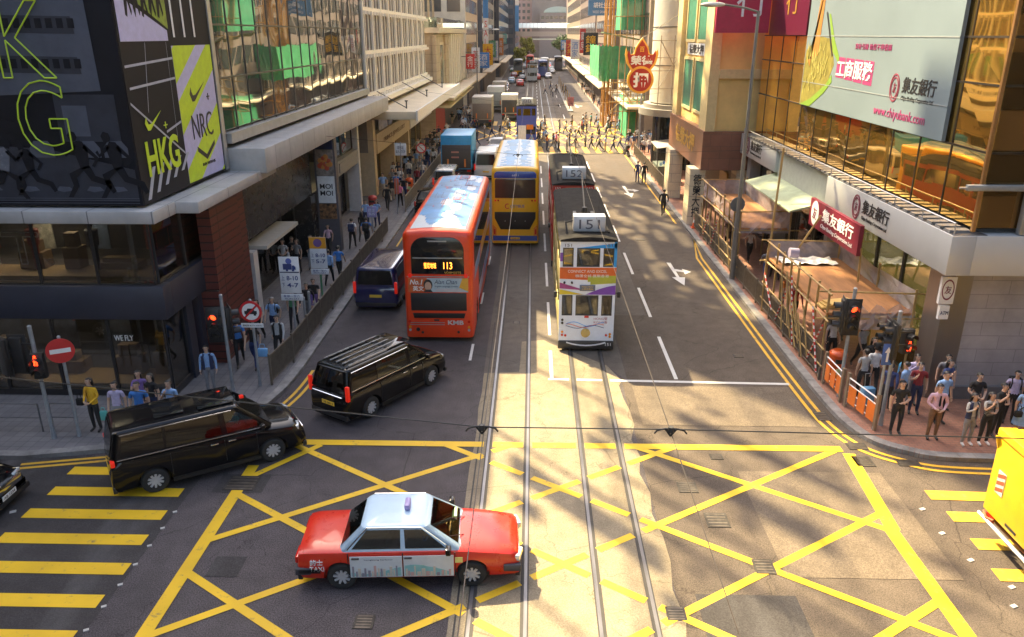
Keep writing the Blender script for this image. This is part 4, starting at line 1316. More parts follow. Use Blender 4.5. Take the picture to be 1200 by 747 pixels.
# ---- foliage
leafy = M('leaf_yellow_green', (.30, .34, .05), .6, var=.5, scale=1.5)
leafd = M('leaf_dark_green', (.09, .19, .06), .6, var=.5, scale=1.5)
bark = M('bark', (.10, .08, .06), .9)
def tree(label, x, y, h, rw, mat, seed):
    q = random.Random(seed)
    t = thing('street_tree', label, 'tree', (x, y, 0))
    g = G().cyl((0, 0, 0), (.2, 0, h * .45), .35, .2, 8)
    for k in range(6):
        a = k * 1.05
        g.cyl((.2, 0, h * .42), (rw * .6 * math.cos(a), rw * .6 * math.sin(a), h * (.6 + .06 * k)), .14, .05, 6)
    g.ob('trunk', bark, t)
    g = G()
    cl = [(q.uniform(-rw, rw) * .75, q.uniform(-rw, rw) * .75, h * q.uniform(.48, .93), q.uniform(.3, .55) * rw) for _ in range(16)]
    for cx_, cy_, cz_, cr in cl:
        for _ in range(150):
            v = Vector((q.gauss(0, 1), q.gauss(0, 1), q.gauss(0, .8)))
            v = v.normalized() * cr * q.uniform(.5, 1.05)
            c = Vector((cx_, cy_, cz_)) + v
            a = Vector((q.uniform(-1, 1), q.uniform(-1, 1), q.uniform(-.6, .6))).normalized() * q.uniform(.22, .42)
            b = a.cross(Vector((q.uniform(-1, 1), q.uniform(-1, 1), q.uniform(-1, 1)))).normalized() * q.uniform(.15, .3)
            g.quad(c - a, c - b, c + a, c + b)
    g.ob('crown', mat, t, raw=True)
tree('bright yellow green tree before the far footbridge on the left', -2.2, 296, 10.0, 2.6, leafy, 1)
tree('dark green bushy tree under the right end of the far footbridge', 9.8, 296, 11.5, 3.4, leafd, 2)
tree('smaller yellow green tree at the kerb below the dark far towers', -4.5, 255, 7.0, 2.2, leafy, 3)

# ---- blocks behind the viewpoint, seen only in the glass
bh = M('opposite_block_wall', (.035, .034, .036), .6, var=.2, scale=.3)
def back_block(label, x0, x1, y0, y1, h):
    t = thing('opposite_block', label, 'building', ((x0 + x1) / 2, (y0 + y1) / 2, 0))
    wbox('wall', bh, t, (x0, y0, 0, x1, y1, h))
    for z in range(4, int(h) - 2, 4):
        wbox('window', dglass, t, (x0 + 1, y1, z, x1 - 1, y1 + .06, z + 2.2))
back_block('plain block across the side street from the corner shop', -70, -14, -30, 6, 32)
back_block('plain block across the side street from the bank', 15.5, 70, -30, 8, 26)
# ------------------------------------------------------------------ vehicles (local axes: +Y forward, +X right side)
silverp = M('silver_blue_paint', (.46, .62, .76), .30, .0, var=.04, coat=.6)
blackcar = M('black_car_paint', (.006, .006, .007), .10, 0., var=.1, spec=.3, coat=.12)
taxired = M('taxi_red_paint', (.58, .022, .008), .28, var=.05, coat=.35)
rimm = M('alloy_rim', (.62, .62, .63), .35, .35)
rimd = M('rim_dark', (.07, .07, .072), .5)
tailm = M('tail_lamp_red', (.55, .015, .01), .15, coat=.6)
tailon = M('tail_lamp_lit', (.75, .02, .008), .3, emit=.08)
headm = M('head_lamp', (.55, .58, .6), .08, .3, coat=1.)
amberl = M('amber_lamp', (.8, .3, .02), .2)
platey = M('number_plate_yellow', (.8, .5, .04), .45)
platew = M('number_plate_white', (.75, .75, .72), .45)
seam = M('seam_black', (.006, .006, .006), .6)
wind = M('windscreen', (.02, .035, .032), .03, spec=.9, var=.5, scale=3)
seatm = M('vehicle_interior', (.10, .08, .06), .7)

def wheel(parent, x, y, r, w, spokes=6, rim=None, steel_rim=False):
    s = 1 if x > 0 else -1
    prof = [(r * .58, -w / 2), (r * .88, -w / 2), (r * .97, -w / 2 + .03), (r, -w / 4), (r, w / 4), (r * .97, w / 2 - .03), (r * .88, w / 2), (r * .58, w / 2)]
    n = 26
    rings = []
    for k in range(n + 1):
        a = 2 * math.pi * k / n
        rings.append([(x + b, y + rad * math.cos(a), r + rad * math.sin(a)) for rad, b in prof])
    t = G().loft(rings, caps=False).ob('wheel', rubber, parent, smooth=40)
    g = G()
    xo = x + s * (w / 2 - .02)
    g.cyl((xo - s * .08, y, r), (xo - s * .05, y, r), r * .69, None, 24, 1)
    for k in range(24):
        a, b = 2 * math.pi * k / 24, 2 * math.pi * (k + 1) / 24
        g.ext([(xo, y + rad * math.cos(q), r + rad * math.sin(q)) for rad, q in ((r * .70, a), (r * .70, b), (r * .63, b), (r * .63, a))], (s * -.05, 0, 0), 0)
    for k in range(spokes):
        a = 2 * math.pi * k / spokes + .2
        d = Vector((0, math.cos(a), math.sin(a)))
        e = Vector((0, -math.sin(a), math.cos(a)))
        c = Vector((xo, y, r))
        g.ext([c + d * r * .1 - e * r * .09, c + d * r * .1 + e * r * .09, c + d * r * .64 + e * r * .07, c + d * r * .64 - e * r * .07], (-s * .03, 0, 0), 0)
    g.cyl((xo - s * .03, y, r), (xo + s * .008, y, r), r * .16, None, 10, 0)
    g.ob('rim', [rim or rimm, rimd], t)
    return t

def fine_stations(st_):
    out = []
    P_ = [Vector(p) for p in st_]
    for i in range(len(P_) - 1):
        p0, p1, p2, p3 = P_[max(i - 1, 0)], P_[i], P_[i + 1], P_[min(i + 2, len(P_) - 1)]
        n = max(1, min(6, int((p2.x - p1.x) / .09)))
        for k in range(n):
            t = k / n
            q = p1.lerp(p2, t)
            c = .5 * (2 * p1 + (p2 - p0) * t + (2 * p0 - 5 * p1 + 4 * p2 - p3) * t * t + (3 * p1 - p0 - 3 * p2 + p3) * t ** 3)
            m_ = p1.lerp(p2, t)
            out.append((m_.x, .5 * c.y + .5 * m_.y, min(1., .5 * c.z + .5 * m_.z)))
    out.append(tuple(P_[-1]))
    return out
def body_loft(stations, W, zb, crown=.035):
    rings = []
    for y, zt, f in fine_stations(stations):
        w = W / 2 * f
        zm = zb + (zt - zb) * .55
        half = [(w * .84, zb), (w * .955, zb + .09), (w * .995, zb + .30), (w, zm), (w * .985, zt - .16), (w * .95, zt - .05), (w * .86, zt), (w * .45, zt + crown * .8)]
        rings.append([(x, y, z) for x, z in half] + [(0, y, zt + crown)] + [(-x, y, z) for x, z in reversed(half)])
    return G().loft(rings)

def greenhouse(yr0, yf0, yr1, yf1, w0, w1, z0, z1, rc=.16, n=5, crown=.04):
    def ring(yr, yf, w, z, r):
        pts = []
        for cx_, cy_, a0 in ((w - r, yf - r, 0), (-(w - r), yf - r, 90), (-(w - r), yr + r, 180), (w - r, yr + r, 270)):
            for k in range(n + 1):
                a = R(a0 + 90 * k / n)
                pts.append((cx_ + r * math.cos(a), cy_ + r * math.sin(a), z))
        return pts
    L = lambda a, b, t: a + (b - a) * t
    rings = [ring(L(yr0, yr1, t), L(yf0, yf1, t), L(w0, w1, t), L(z0, z1, t), rc) for t in (0, .5, .88)]
    for ins, zz in ((.015, .95), (.06, .985), (.14, 1.0)):
        rings.append(ring(yr1 + ins, yf1 - ins, w1 - ins, L(z0, z1, zz), rc))
    rings.append(ring(yr1 + (yf1 - yr1) * .3, yf1 - (yf1 - yr1) * .3, w1 * .45, z1 + crown, .1))
    return G().loft(rings)

tintglass = glass_mat('tinted_car_glass', (.06, .065, .065), .03, .02)
cabinglass = glass_mat('cabin_glass', (.50, .58, .54), .06, .02)
def hollow_cabin(t, yr0, yf0, yr1, yf1, w0, w1, z0, z1, mat, side):
    """Cabin with real window openings: pillars and strips, roof cap, seats, dashboard and wheel."""
    L = lambda a, b, q: a + (b - a) * q
    rc, n = .16, 5
    def ring(q, ins=0., z=None):
        yr, yf, w, r = L(yr0, yr1, q) + ins, L(yf0, yf1, q) - ins, L(w0, w1, q) - ins, rc
        pts = []
        for cx_, cy_, a0 in ((w - r, yf - r, 0), (-(w - r), yf - r, 90), (-(w - r), yr + r, 180), (w - r, yr + r, 270)):
            for k in range(n + 1):
                a = R(a0 + 90 * k / n)
                pts.append((cx_ + r * math.cos(a), cy_ + r * math.sin(a), L(z0, z1, q) if z is None else z))
        return pts
    g = G()
    lo, hi = ring(-.04), ring(.90)
    m_ = n + 1
    for c in range(4):
        for k in range(n):
            i = c * m_ + k
            for d in (0, .02):
                g.quad(lo[i], lo[i + 1], hi[i + 1], hi[i])
    v0, v1 = .08, .84
    S_ = lambda s, y, v: (s * L(w0, w1, v), y, L(z0, z1, v))
    for s in (-1, 1):
        ws = sorted(side)
        yb0, yb1 = yr0 + rc, yf0 - rc
        yt0, yt1 = yr1 + rc, yf1 - rc
        ylo = lambda q, v: L(yb0 if q == 0 else yb1, yt0 if q == 0 else yt1, v)
        g.quad(S_(s, ylo(0, -.04), -.04), S_(s, ylo(1, -.04), -.04), S_(s, ylo(1, v0), v0), S_(s, ylo(0, v0), v0))
        g.quad(S_(s, ylo(0, v1), v1), S_(s, ylo(1, v1), v1), S_(s, ylo(1, .9), .9), S_(s, ylo(0, .9), .9))
        edges = [(ylo(0, v0), ylo(0, v1))] + [e for w_ in ws for e in ((w_[0], w_[2]), (w_[1], w_[3]))] + [(ylo(1, v0), ylo(1, v1))]
        for k in range(0, len(edges), 2):
            (a, c), (b, d) = edges[k], edges[k + 1]
            g.quad(S_(s, a, v0), S_(s, max(a, b), v0), S_(s, max(c, d), v1), S_(s, c, v1))
    for yb_, yt_ in ((yr0, yr1), (yf0, yf1)):
        F_ = lambda x, v: (x, L(yb_, yt_, v), L(z0, z1, v))
        for va, vb in ((-.04, .12), (.86, .9)):
            xa, xb = L(w0, w1, va) - rc, L(w0, w1, vb) - rc
            g.quad(F_(-xa, va), F_(xa, va), F_(xb, vb), F_(-xb, vb))
    g.ob('cabin_pillars', mat, t, smooth=45)
    rings = [ring(.90), ring(.95, .01), ring(.985, .05), ring(1.0, .13)]
    top = [(x * .45, y if abs(y) < .01 else yr1 + (yf1 - yr1) * (.5 + .2 * (1 if y > (yr1 + yf1) / 2 else -1)), z1 + .04) for x, y, z in rings[-1]]
    G().loft(rings + [top]).ob('roof', mat, t, smooth=45)
    dk = M('cabin_dark', (.03, .03, .032), .7)
    G().box(-w0 + .05, yr0 + .1, z0 - .2, w0 - .05, yf0 - .15, z0 + .055).ob('cabin_shelf', dk, t, bevel=.02)
    ds = M('cabin_seat', (.075, .07, .068), .8)
    y = yf0 - 1.55
    while y > yr0 + .5:
        for s in (-1, 1):
            x = s * w0 * .47
            hh = (z1 - z0) * .5
            G().cbox((x, y, z0 + hh * .42), (w0 * .72, .15, hh * .84), 0, 0, 0, R(-8)).cbox((x, y - .03, z0 + hh * 1.05), (.26, .09, hh * .36)).ob('seat', ds, t, bevel=.03)
        y -= .95
    G().box(-w0 + .12, yf0 - .62, z0, w0 - .12, yf0 - .2, z0 + .14).ob('dashboard', dk, t, bevel=.05)
    g = G()
    for k in range(16):
        a, b = 2 * math.pi * k / 16, 2 * math.pi * (k + 1) / 16
        g.cyl((w0 * .47 + .18 * math.cos(a), yf0 - .78 + .06 * math.sin(a), z0 + .16 + .16 * math.sin(a)), (w0 * .47 + .18 * math.cos(b), yf0 - .78 + .06 * math.sin(b), z0 + .16 + .16 * math.sin(b)), .014, None, 5)
    g.ob('steering_wheel', black, t)
def car(name, label, cat, loc, rz, L, W, H, zbelt, paint, roofp, gh, stations, wb, r=.32, side=(), group=None, detail=2, rear_axle=None, tails=None, heads=None, plate='AB 1234', lit=False, spokes=6, trim=True, zb=.2):
    """gh = (yr0, yf0, yr1, yf1, inset0, inset1); side = windows as (y0 low, y1 low, y0 high, y1 high)."""
    t = thing(name, label, cat, loc, rz, group)
    ya = rear_axle if rear_axle is not None else -wb / 2
    b = body_loft(stations, W, zb).ob('body', paint, t, smooth=38)
    if detail > 1:
        cut = G()
        for s in (-1, 1):
            for y in (ya, ya + wb):
                cut.cyl((s * (W / 2 - .27), y, r), (s * (W / 2 + .3), y, r), r + .065, None, 24)
        boolean_cut(b, cut)
    for s in (-1, 1):
        for y in (ya, ya + wb):
            wheel(t, s * (W / 2 - .12), y, r, .21, spokes)
    yr0, yf0, yr1, yf1, i0, i1 = gh
    w0, w1 = W / 2 - i0, W / 2 - i1
    z0, z1 = zbelt, H - .04
    hollow = detail > 1
    if not hollow:
        greenhouse(yr0, yf0, yr1, yf1, w0, w1, z0 - .03, z1).ob('roof', roofp, t, smooth=45)
    else:
        hollow_cabin(t, yr0, yf0, yr1, yf1, w0, w1, z0, z1, roofp, side)
    Lp = lambda a, c, q: a + (c - a) * q
    v0, v1 = .08, .84
    for s in (-1, 1):
        for y0, y1, y2, y3 in side:
            x0, x1 = Lp(w0, w1, v0) + .012, Lp(w0, w1, v1) + .012
            za, zc = Lp(z0, z1, v0), Lp(z0, z1, v1)
            G().ext([(s * x0, y0, za), (s * x0, y1, za), (s * x1, y3, zc), (s * x1, y2, zc)], (-s * (.008 if hollow else .02), 0, 0)).ob('side_window', (tintglass if y1 < yf0 - 1.2 and H > 1.6 else cabinglass) if hollow else dglass, t)
    for nm, yb_, yt, sg, mt in (('windscreen', yf0, yf1, 1, wind), ('rear_window', yr0, yr1, -1, dglass)):
        ya_, yb2 = Lp(yb_, yt, .12) + sg * .014, Lp(yb_, yt, .86) + sg * .014
        xa, xb = Lp(w0, w1, .12) - .13, Lp(w0, w1, .86) - .15
        za, zc = Lp(z0, z1, .12), Lp(z0, z1, .86)
        G().ext([(-xa, ya_, za), (xa, ya_, za), (xb, yb2, zc), (-xb, yb2, zc)], (0, -sg * (.008 if hollow else .02), 0)).ob(nm, (cabinglass if sg > 0 or H < 1.6 else tintglass) if hollow else mt, t)
    hw, hy, hz = heads or (W / 2 - .24, L / 2 - .12, .68)
    tw, ty, tz, tl, th = tails or (W / 2 - .12, -L / 2 + .03, .85, .12, .3)
    for s in (-1, 1):
        G().cbox((s * hw, hy, hz), (.36, .16, .14), 0, s * -.25).ob('headlight', headm, t, bevel=.03)
        G().cbox((s * tw, ty, tz), (tl, .1, th)).ob('tail_light', tailon if lit else tailm, t, bevel=.02)
    if detail > 0:
        for s in (-1, 1):
            G().cbox((s * (W / 2 + .08), yf0 - .28, zbelt + .08), (.2, .12, .15)).ob('mirror', blackcar, t, bevel=.03)
        g = G().box(-.26, -L / 2 - .012, .50 if H < 1.6 else .62, .26, -L / 2 + .05, .62 if H < 1.6 else .74)
        p = g.ob('number_plate', platey, t)
        if detail > 1:
            text(plate, p, black, (0, -L / 2 - .012, .56 if H < 1.6 else .68), (1, 0, 0), (0, 0, 1), .075, .42, .004)
        g = G().box(-.26, L / 2 - .05, .36, .26, L / 2 + .012, .48)
        p = g.ob('number_plate', platew, t)
        if detail > 1:
            text(plate, p, black, (0, L / 2 + .012, .42), (-1, 0, 0), (0, 0, 1), .075, .42, .004)
        G().box(-W / 2 * .62, L / 2 - .06, .52, W / 2 * .62, L / 2 + .004, .72).ob('grille', chrome if trim else black, t, bevel=.02)
        G().box(-W / 2 * .9, -L / 2 - .004, .22, W / 2 * .9, -L / 2 + .1, .40).ob('rear_bumper', black, t, bevel=.02)
        G().box(-W / 2 * .86, L / 2 - .1, .2, W / 2 * .86, L / 2 + .006, .34).ob('front_bumper', black, t, bevel=.02)
    return t
def side_strip(t, mat, W, y0, y1, z0, z1, name, d=.008, both=True, off=0.):
    for s in ((1, -1) if both else (1,)):
        G().box(s * (W / 2 - .02 + off), y0, z0, s * (W / 2 + d + off), y1, z1).ob(name, mat, t)

def minivan(label, loc, rz, L=4.94, W=1.85, H=1.90, plate='TH 7188', lit=True, wb=3.0, paint=None, chromeline=True, rails=False):
    hb = 1.12
    st_ = [(-L / 2, .80, .84), (-L / 2 + .05, 1.02, .93), (-L / 2 + .2, hb, .985), (-L / 2 + .8, hb, 1), (0, hb - .01, 1), (L / 2 - 1.25, hb - .04, 1), (L / 2 - .75, hb - .12, .985), (L / 2 - .3, .94, .95), (L / 2 - .08, .80, .88), (L / 2, .62, .80)]
    p = paint or blackcar
    yr0, yf0, yr1, yf1 = -L / 2 + .04, L / 2 - .92, -L / 2 + .22, L / 2 - 1.78
    t = car('minivan', label, 'van', loc, rz, L, W, H, hb, p, p, (yr0, yf0, yr1, yf1, .06, .20), st_, wb, .345,
            side=((-L / 2 + .28, -L / 2 + 1.30, -L / 2 + .40, -L / 2 + 1.32), (-L / 2 + 1.36, -L / 2 + 2.72, -L / 2 + 1.40, -L / 2 + 2.68), (-L / 2 + 2.86, L / 2 - 1.12, -L / 2 + 2.84, L / 2 - 1.86)),
            rear_axle=-L / 2 + .98, tails=(W / 2 - .08, -L / 2 + .09, 1.08, .18, .15) if not rails else (W / 2 - .07, -L / 2 + .07, 1.12, .12, .48), heads=(W / 2 - .28, L / 2 - .22, .82), plate=plate, lit=lit, spokes=10)
    if chromeline:
        for s in (-1, 1):
            G().tube([(s * (W / 2 - .045), -L / 2 + .2, hb + .02), (s * (W / 2 - .04), L / 2 - 1.1, hb + .0)], .014).ob('chrome_strip', chrome, t)
            G().tube([(s * (W / 2 - .165), -L / 2 + .35, H - .155), (s * (W / 2 - .17), L / 2 - 1.9, H - .15)], .016).ob('roof_rail', chrome, t)
    for s in (-1, 1):
        for y in (-L / 2 + 2.5, -L / 2 + 2.95):
            G().cbox((s * (W / 2 + .015), y, .98), (.04, .2, .035)).ob('door_handle', chrome, t, bevel=.008)
        for y in (-L / 2 + 1.42, -L / 2 + 2.76, L / 2 - 1.35):
            G().box(s * (W / 2 - .03), y - .006, .42, s * (W / 2 + .003), y + .006, hb - .1).ob('door_seam', seam, t)
        G().box(s * (W / 2 - .04), -L / 2 + 1.4, .22, s * (W / 2 + .012), L / 2 - 1.3, .32).ob('side_skirt', seam, t)
    G().box(-.55, -.2, H - .012, .55, .75, H + .012).ob('sunroof', dglass, t, bevel=.01)
    G().cbox((0, L / 2 - 1.95, H - .04), (.3, .12, .05)).ob('camera_pod', black, t)
    return t, L, W, H
v1, L_, W_, H_ = minivan('glossy black chauffeur minivan crossing the yellow bars at the left', (-8.80, 18.72, .0), R(-57.2))
G().cbox((0, -.9, H_ + .005), (1.0, .7, .02)).ob('rear_sunroof', dglass, v1, bevel=.008)
G().cbox((.35, .95, H_ - .0), (.12, .1, .06)).ob('red_lamp', tailon, v1)
v2, L2, W2, H2 = minivan('black minivan with silver roof ribs turning behind the red double decker', (-4.80, 23.1, .0), R(-33.0), 4.72, 1.72, 1.83, 'UB 8813', True, 2.85, rails=True)
for k in range(5):
    G().box(-.55 + k * .26, -1.9, H2 - .005, -.50 + k * .26, .35, H2 + .022).ob('roof_rib', M('grey_roof_rib', (.32, .33, .35), .25, .5), v2)
G().tube([(-.62, -L2 / 2 - .015, .98), (.62, -L2 / 2 - .015, .98)], .022).ob('tailgate_strip', chrome, v2)

# red and silver taxi
def taxi():
    L, W, H = 4.70, 1.70, 1.48
    hb = .93
    st_ = [(-L / 2, .74, .86), (-L / 2 + .05, .90, .93), (-L / 2 + .25, .94, .97), (-L / 2 + .9, .95, .99), (-.3, .95, 1), (.8, .95, 1), (L / 2 - 1.2, .935, .99), (L / 2 - .5, .87, .97), (L / 2 - .12, .80, .93), (L / 2 - .02, .72, .90), (L / 2, .58, .88)]
    t = car('taxi', 'red taxi with pale blue roof and printed doors crossing the tram tracks', 'taxi', (-2.58, 14.47, .0), R(-86.8), L, W, H, hb, taxired, silverp,
            (-L / 2 + .88, L / 2 - 1.22, -L / 2 + 1.42, L / 2 - 2.0, .07, .21), st_, 2.75, .315,
            side=((-1.18, -.16, -.86, -.16), (-.06, .78, -.08, .30)), rear_axle=-1.42, tails=(W / 2 - .3, -L / 2 + .02, .72, .42, .16), heads=(W / 2 - .26, L / 2 - .04, .66), plate='HL 4061', spokes=9)
    for s in (-1, 1):
        # printed door wrap: skyline on pale blue
        for nm, y0, y1 in (('rear_door', -1.22, -.13), ('front_door', -.10, .95)):
            d = G().ext([(s * (W / 2 - .004), y0, .33), (s * (W / 2 - .004), y1, .33), (s * (W / 2 - .004), y1, .84), (s * (W / 2 - .004), y0 - (.0 if y0 > -1 else .0), .84)], (s * .014, 0, 0)).ob(nm, M('door_wrap_pale', (.62, .66, .68), .3, var=.06, coat=.4), t)
            q = random.Random(4 + (y0 > -1))
            g = G()
            y = y0 + .02
            top = .52
            pts = [(y0 + .02, .36)]
            hill = []
            k = 0
            while y < y1 - .02:
                hill.append((y, .52 + .10 * math.sin(y * 3.1 + 1.2) + q.uniform(-.01, .01)))
                y += .08
            g.ext([(s * (W / 2 + .0105), a, b) for a, b in [(y0 + .02, .36)] + hill + [(hill[-1][0], .36)]], (s * .003, 0, 0), 0)
            y = y0 + .04
            while y < y1 - .1:
                w_ = q.uniform(.03, .08)
                g.box(s * (W / 2 + .013), y, .35, s * (W / 2 + .018), y + w_, q.uniform(.42, .62), q.choice((1, 1, 2, 3)))
                y += w_ + q.uniform(.005, .04)
            g.ob('skyline_print', [M('wrap_teal', (.25, .5, .5), .4), M('wrap_cream', (.6, .52, .42), .4), M('wrap_grey', (.28, .26, .3), .4), M('wrap_pink', (.55, .35, .32), .4)], d)
            G().cbox((s * (W / 2 + .02), y0 + .12 if y0 < -1 else y0 + .1, .80), (.03, .16, .04)).ob('handle', dgrey, d, bevel=.006)
        text('hongkong harbour', t, navy, (s * (W / 2 + .012), -.62, .76), (0, s, 0), (0, 0, 1), .04, .6, .003)
        for y in (-1.26, -.115, .98):
            G().box(s * (W / 2 - .03), y - .008, .33, s * (W / 2 + .004), y + .008, .90).ob('door_seam', seam, t)
        text('的士', t, white, (s * (W / 2 - .026), -1.92, .70), (0, s, 0), (0, 0, 1), .13, .26, .03)
        text('TAXI', t, white, (s * (W / 2 - .026), -1.92, .54), (0, s, 0), (0, 0, 1), .11, .30, .03)
        G().cbox((s * (W / 2 + .006), 1.06, .72), (.012, .16, .13)).ob('licence_plate', M('licence_yellow', (.75, .65, .2), .5), t)
        side_strip(t, black, W, -L / 2 + .05, -1.85, .44, .53, 'side_moulding', .004)
        G().box(s * (W / 2 - .25), L / 2 - .35, .40, s * (W / 2 + .006), L / 2 + .02, .56).ob('bumper_corner', M('bumper_grey', (.04, .045, .06), .5), t, bevel=.02)
        G().box(s * (W / 2 - .25), -L / 2 - .03, .40, s * (W / 2 + .004), -L / 2 + .3, .56).ob('bumper_corner', M('bumper_grey', (.04, .045, .06), .5), t, bevel=.02)
        G().tube([(s * (W / 2 - .075), .9, .95), (s * (W / 2 - .20), .28, 1.40), (s * (W / 2 - .2), -.85, 1.405), (s * (W / 2 - .075), -1.28, .95)], .014).ob('window_trim', chrome, t)
    sg = G().cbox((0, -.05, H + .075), (.34, .12, .13)).ob('roof_sign', M('taxi_sign_violet', (.35, .28, .55), .3), t, bevel=.03)
    text('TAXI', sg, white, (0, -.112, H + .08), (1, 0, 0), (0, 0, 1), .06, .24, .003)
    for x in (-.35, .3):
        G().tube([(x, L / 2 - 1.20, .965), (x + .28, L / 2 - 1.50, 1.12)], .01).ob('wiper', black, t)
    G().box(-.5, L / 2 - 1.42, 1.0, -.15, L / 2 - 1.36, 1.12).ob('dashboard_papers', M('papers_green', (.35, .55, .3), .5), t)
    return t
taxi()

def sedan(label, loc, rz, paint, L=4.8, W=1.82, H=1.46, detail=1, group=None, lit=False, cat='car', name='sedan'):
    hb = .93
    st_ = [(-L / 2, .72, .82), (-L / 2 + .06, .92, .92), (-L / 2 + .3, .97, .97), (-L / 2 + 1, .96, 1), (0, .94, 1), (L / 2 - 1.3, .92, 1), (L / 2 - .6, .84, .97), (L / 2 - .2, .74, .90), (L / 2, .56, .74)]
    return car(name, label, cat, loc, rz, L, W, H, hb, paint, paint, (-L / 2 + .62, L / 2 - 1.15, -L / 2 + 1.35, L / 2 - 2.05, .06, .24), st_, 2.8, .32,
               side=((-1.35, -.1, -.95, -.1), (0, 1.0, 0, .3)), detail=detail, heads=(W / 2 - .3, L / 2 - .2, .66), lit=lit, group=group)
sedan('black saloon car nosing in at the left edge of the crossing', (-15.25, 16.35, 0), R(-90), blackcar, detail=2)

# ---- double-decker buses
busred = M('bus_red', (.74, .048, .006), .35, var=.06, coat=.2)
def rounded_shell(W, L, H, zb, rt=.22, rs=.18, crown=.06):
    """Bus shell: rounded roof edges and rounded corners, lofted along the length."""
    rings = []
    n = 5
    for y, ins in ((-L / 2, .22), (-L / 2 + .04, .09), (-L / 2 + .14, .015), (-L / 2 + .3, 0), (L / 2 - .35, 0), (L / 2 - .16, .02), (L / 2 - .05, .1), (L / 2, .24)):
        w = W / 2 - ins * .7
        top = H - ins * .8
        half = [(w, zb), (w, top - rt)]
        for k in range(1, n + 1):
            a = R(90 * k / n)
            half.append((w - rt + rt * math.cos(a), top - rt + rt * math.sin(a)))
        half.append((w * .4, top + crown * .8))
        rings.append([(x, y, z) for x, z in half] + [(0, y, top + crown)] + [(-x, y, z) for x, z in reversed(half)])
    return G().loft(rings)
def back(g, pts, L, m=0, off=0., d=.012):
    """Flat piece on the rear face."""
    g.ext([(x, -L / 2 - off, z) for x, z in pts], (0, -d, 0), m)
    return g
def arch_pts(w, z0, z1, r, n=6):
    p = [(-w, z0), (w, z0)]
    for cx_, a0 in ((w - r, 0), (-(w - r), 90)):
        for k in range(n + 1):
            a = R(a0 + 90 * k / n)
            p.append((cx_ + r * math.cos(a), z1 - r + r * math.sin(a)))
    return p
def bus(label, loc, rz, shell, W=2.5, L=12.0, H=4.3, H2=None):
    t = thing('double_decker_bus', label, 'bus', loc, rz)
    o = rounded_shell(W, L, H, .2).ob('body', shell, t, smooth=40)
    cut = G()
    for s in (-1, 1):
        for y in (-L / 2 + 2.3, -L / 2 + 3.6, L / 2 - 2.6):
            cut.cyl((s * (W / 2 - .3), y, .5), (s * (W / 2 + .2), y, .5), .57, None, 20)
    boolean_cut(o, cut)
    for s in (-1, 1):
        for y in (-L / 2 + 2.3, -L / 2 + 3.6, L / 2 - 2.6):
            wheel(t, s * (W / 2 - .16), y, .5, .28, 8, steel)
    return t
def side_windows(t, W, y0, y1, z0, z1, n, mat=None):
    d = (y1 - y0) / n
    for s in (-1, 1):
        for k in range(n):
            G().box(s * (W / 2 - .03), y0 + k * d + .03, z0, s * (W / 2 + .008), y0 + (k + 1) * d - .03, z1).ob('side_window', mat or dglass, t)
W, L, H = 2.58, 12.0, 4.34
kb = bus('orange red double decker bus number 113 seen from behind with painted roof', (-3.48, 27.8 + L / 2, 0), R(0), busred, W, L, H)
g = G()
back(g, arch_pts(.98, 2.72, 4.12, .5), L, 0, .0, .03)
w = g.ob('rear_upper_window', dglass, kb, bevel=.01)
back(G(), [(-.92, 3.32), (.92, 3.32), (.92, 3.36), (-.92, 3.36)], L, 0, .03, .012).ob('window_bar', steel, w)
back(G(), [(-.35, 3.95), (.35, 3.95), (.35, 4.0), (-.35, 4.0)], L, 0, .03, .012).ob('window_label', steel, w)
led = M('led_amber', (1.0, .28, .03), .4, emit=1.5)
text('113', kb, led, (.38, -L / 2 - .032, 3.05), (1, 0, 0), (0, 0, 1), .26, .32, .006)
text('堅尼地城', kb, led, (-.28, -L / 2 - .032, 3.05), (1, 0, 0), (0, 0, 1), .22, .45, .006)
text('VD8MS0TS', kb, M('gold_lettering', (.75, .47, .08), .35, .6), (.55, -L / 2 - .032, 2.78), (1, 0, 0), (0, 0, 1), .09, .62, .005)
for s in (-1, 1):
    G().cyl((s * 1.04, -L / 2 - .0, 2.66), (s * 1.04, -L / 2 - .05, 2.66), .075, None, 14).ob('tail_light', tailon, kb)
G().box(-1.16, -L / 2 - .03, 2.60, 1.16, -L / 2 + .05, 2.63).ob('trim_strip', steel, kb)
ad = G()
back(ad, [(-1.12, 2.02), (1.12, 2.02), (1.12, 2.56), (-1.12, 2.56)], L, 0, 0, .025)
adp = ad.ob('advert_panel', M('advert_sky', (.42, .52, .55), .35, var=.1), kb)
g = G()
back(g, [(-1.12, 2.02), (-.35, 2.02), (-.42, 2.56), (-1.12, 2.56)], L, 0, .025, .004)
back(g, [(.78, 2.2), (1.12, 2.05), (1.12, 2.56), (.9, 2.56)], L, 1, .025, .004)
back(g, [(-.12, 2.02), (1.0, 2.02), (.8, 2.16), (-.05, 2.16)], L, 2, .026, .004)
g.ob('advert_print', [M('advert_red', (.62, .13, .03), .35, var=.3, scale=2), M('advert_gold', (.75, .4, .05), .35), M('advert_grey', (.5, .5, .5), .4)], adp)
g = G()
back(g, [(-.38 + .17 * math.cos(a * .524), 2.30 + .22 * math.sin(a * .524)) for a in range(12)], L, 0, .030, .004)
back(g, [(-.38 + .13 * math.cos(a * .524), 2.25 + .17 * math.sin(a * .524)) for a in range(12)], L, 1, .034, .004)
back(g, [(-.55, 2.02), (-.21, 2.02), (-.28, 2.12), (-.48, 2.12)], L, 0, .034, .005)
g.ob('portrait_print', [black, M('portrait_skin', (.52, .33, .23), .5)], adp)
text('No.1', adp, white, (-.82, -L / 2 - .031, 2.41), (1, 0, 0), (0, 0, 1), .2, .48, .005, italic=.25, bold=.02)
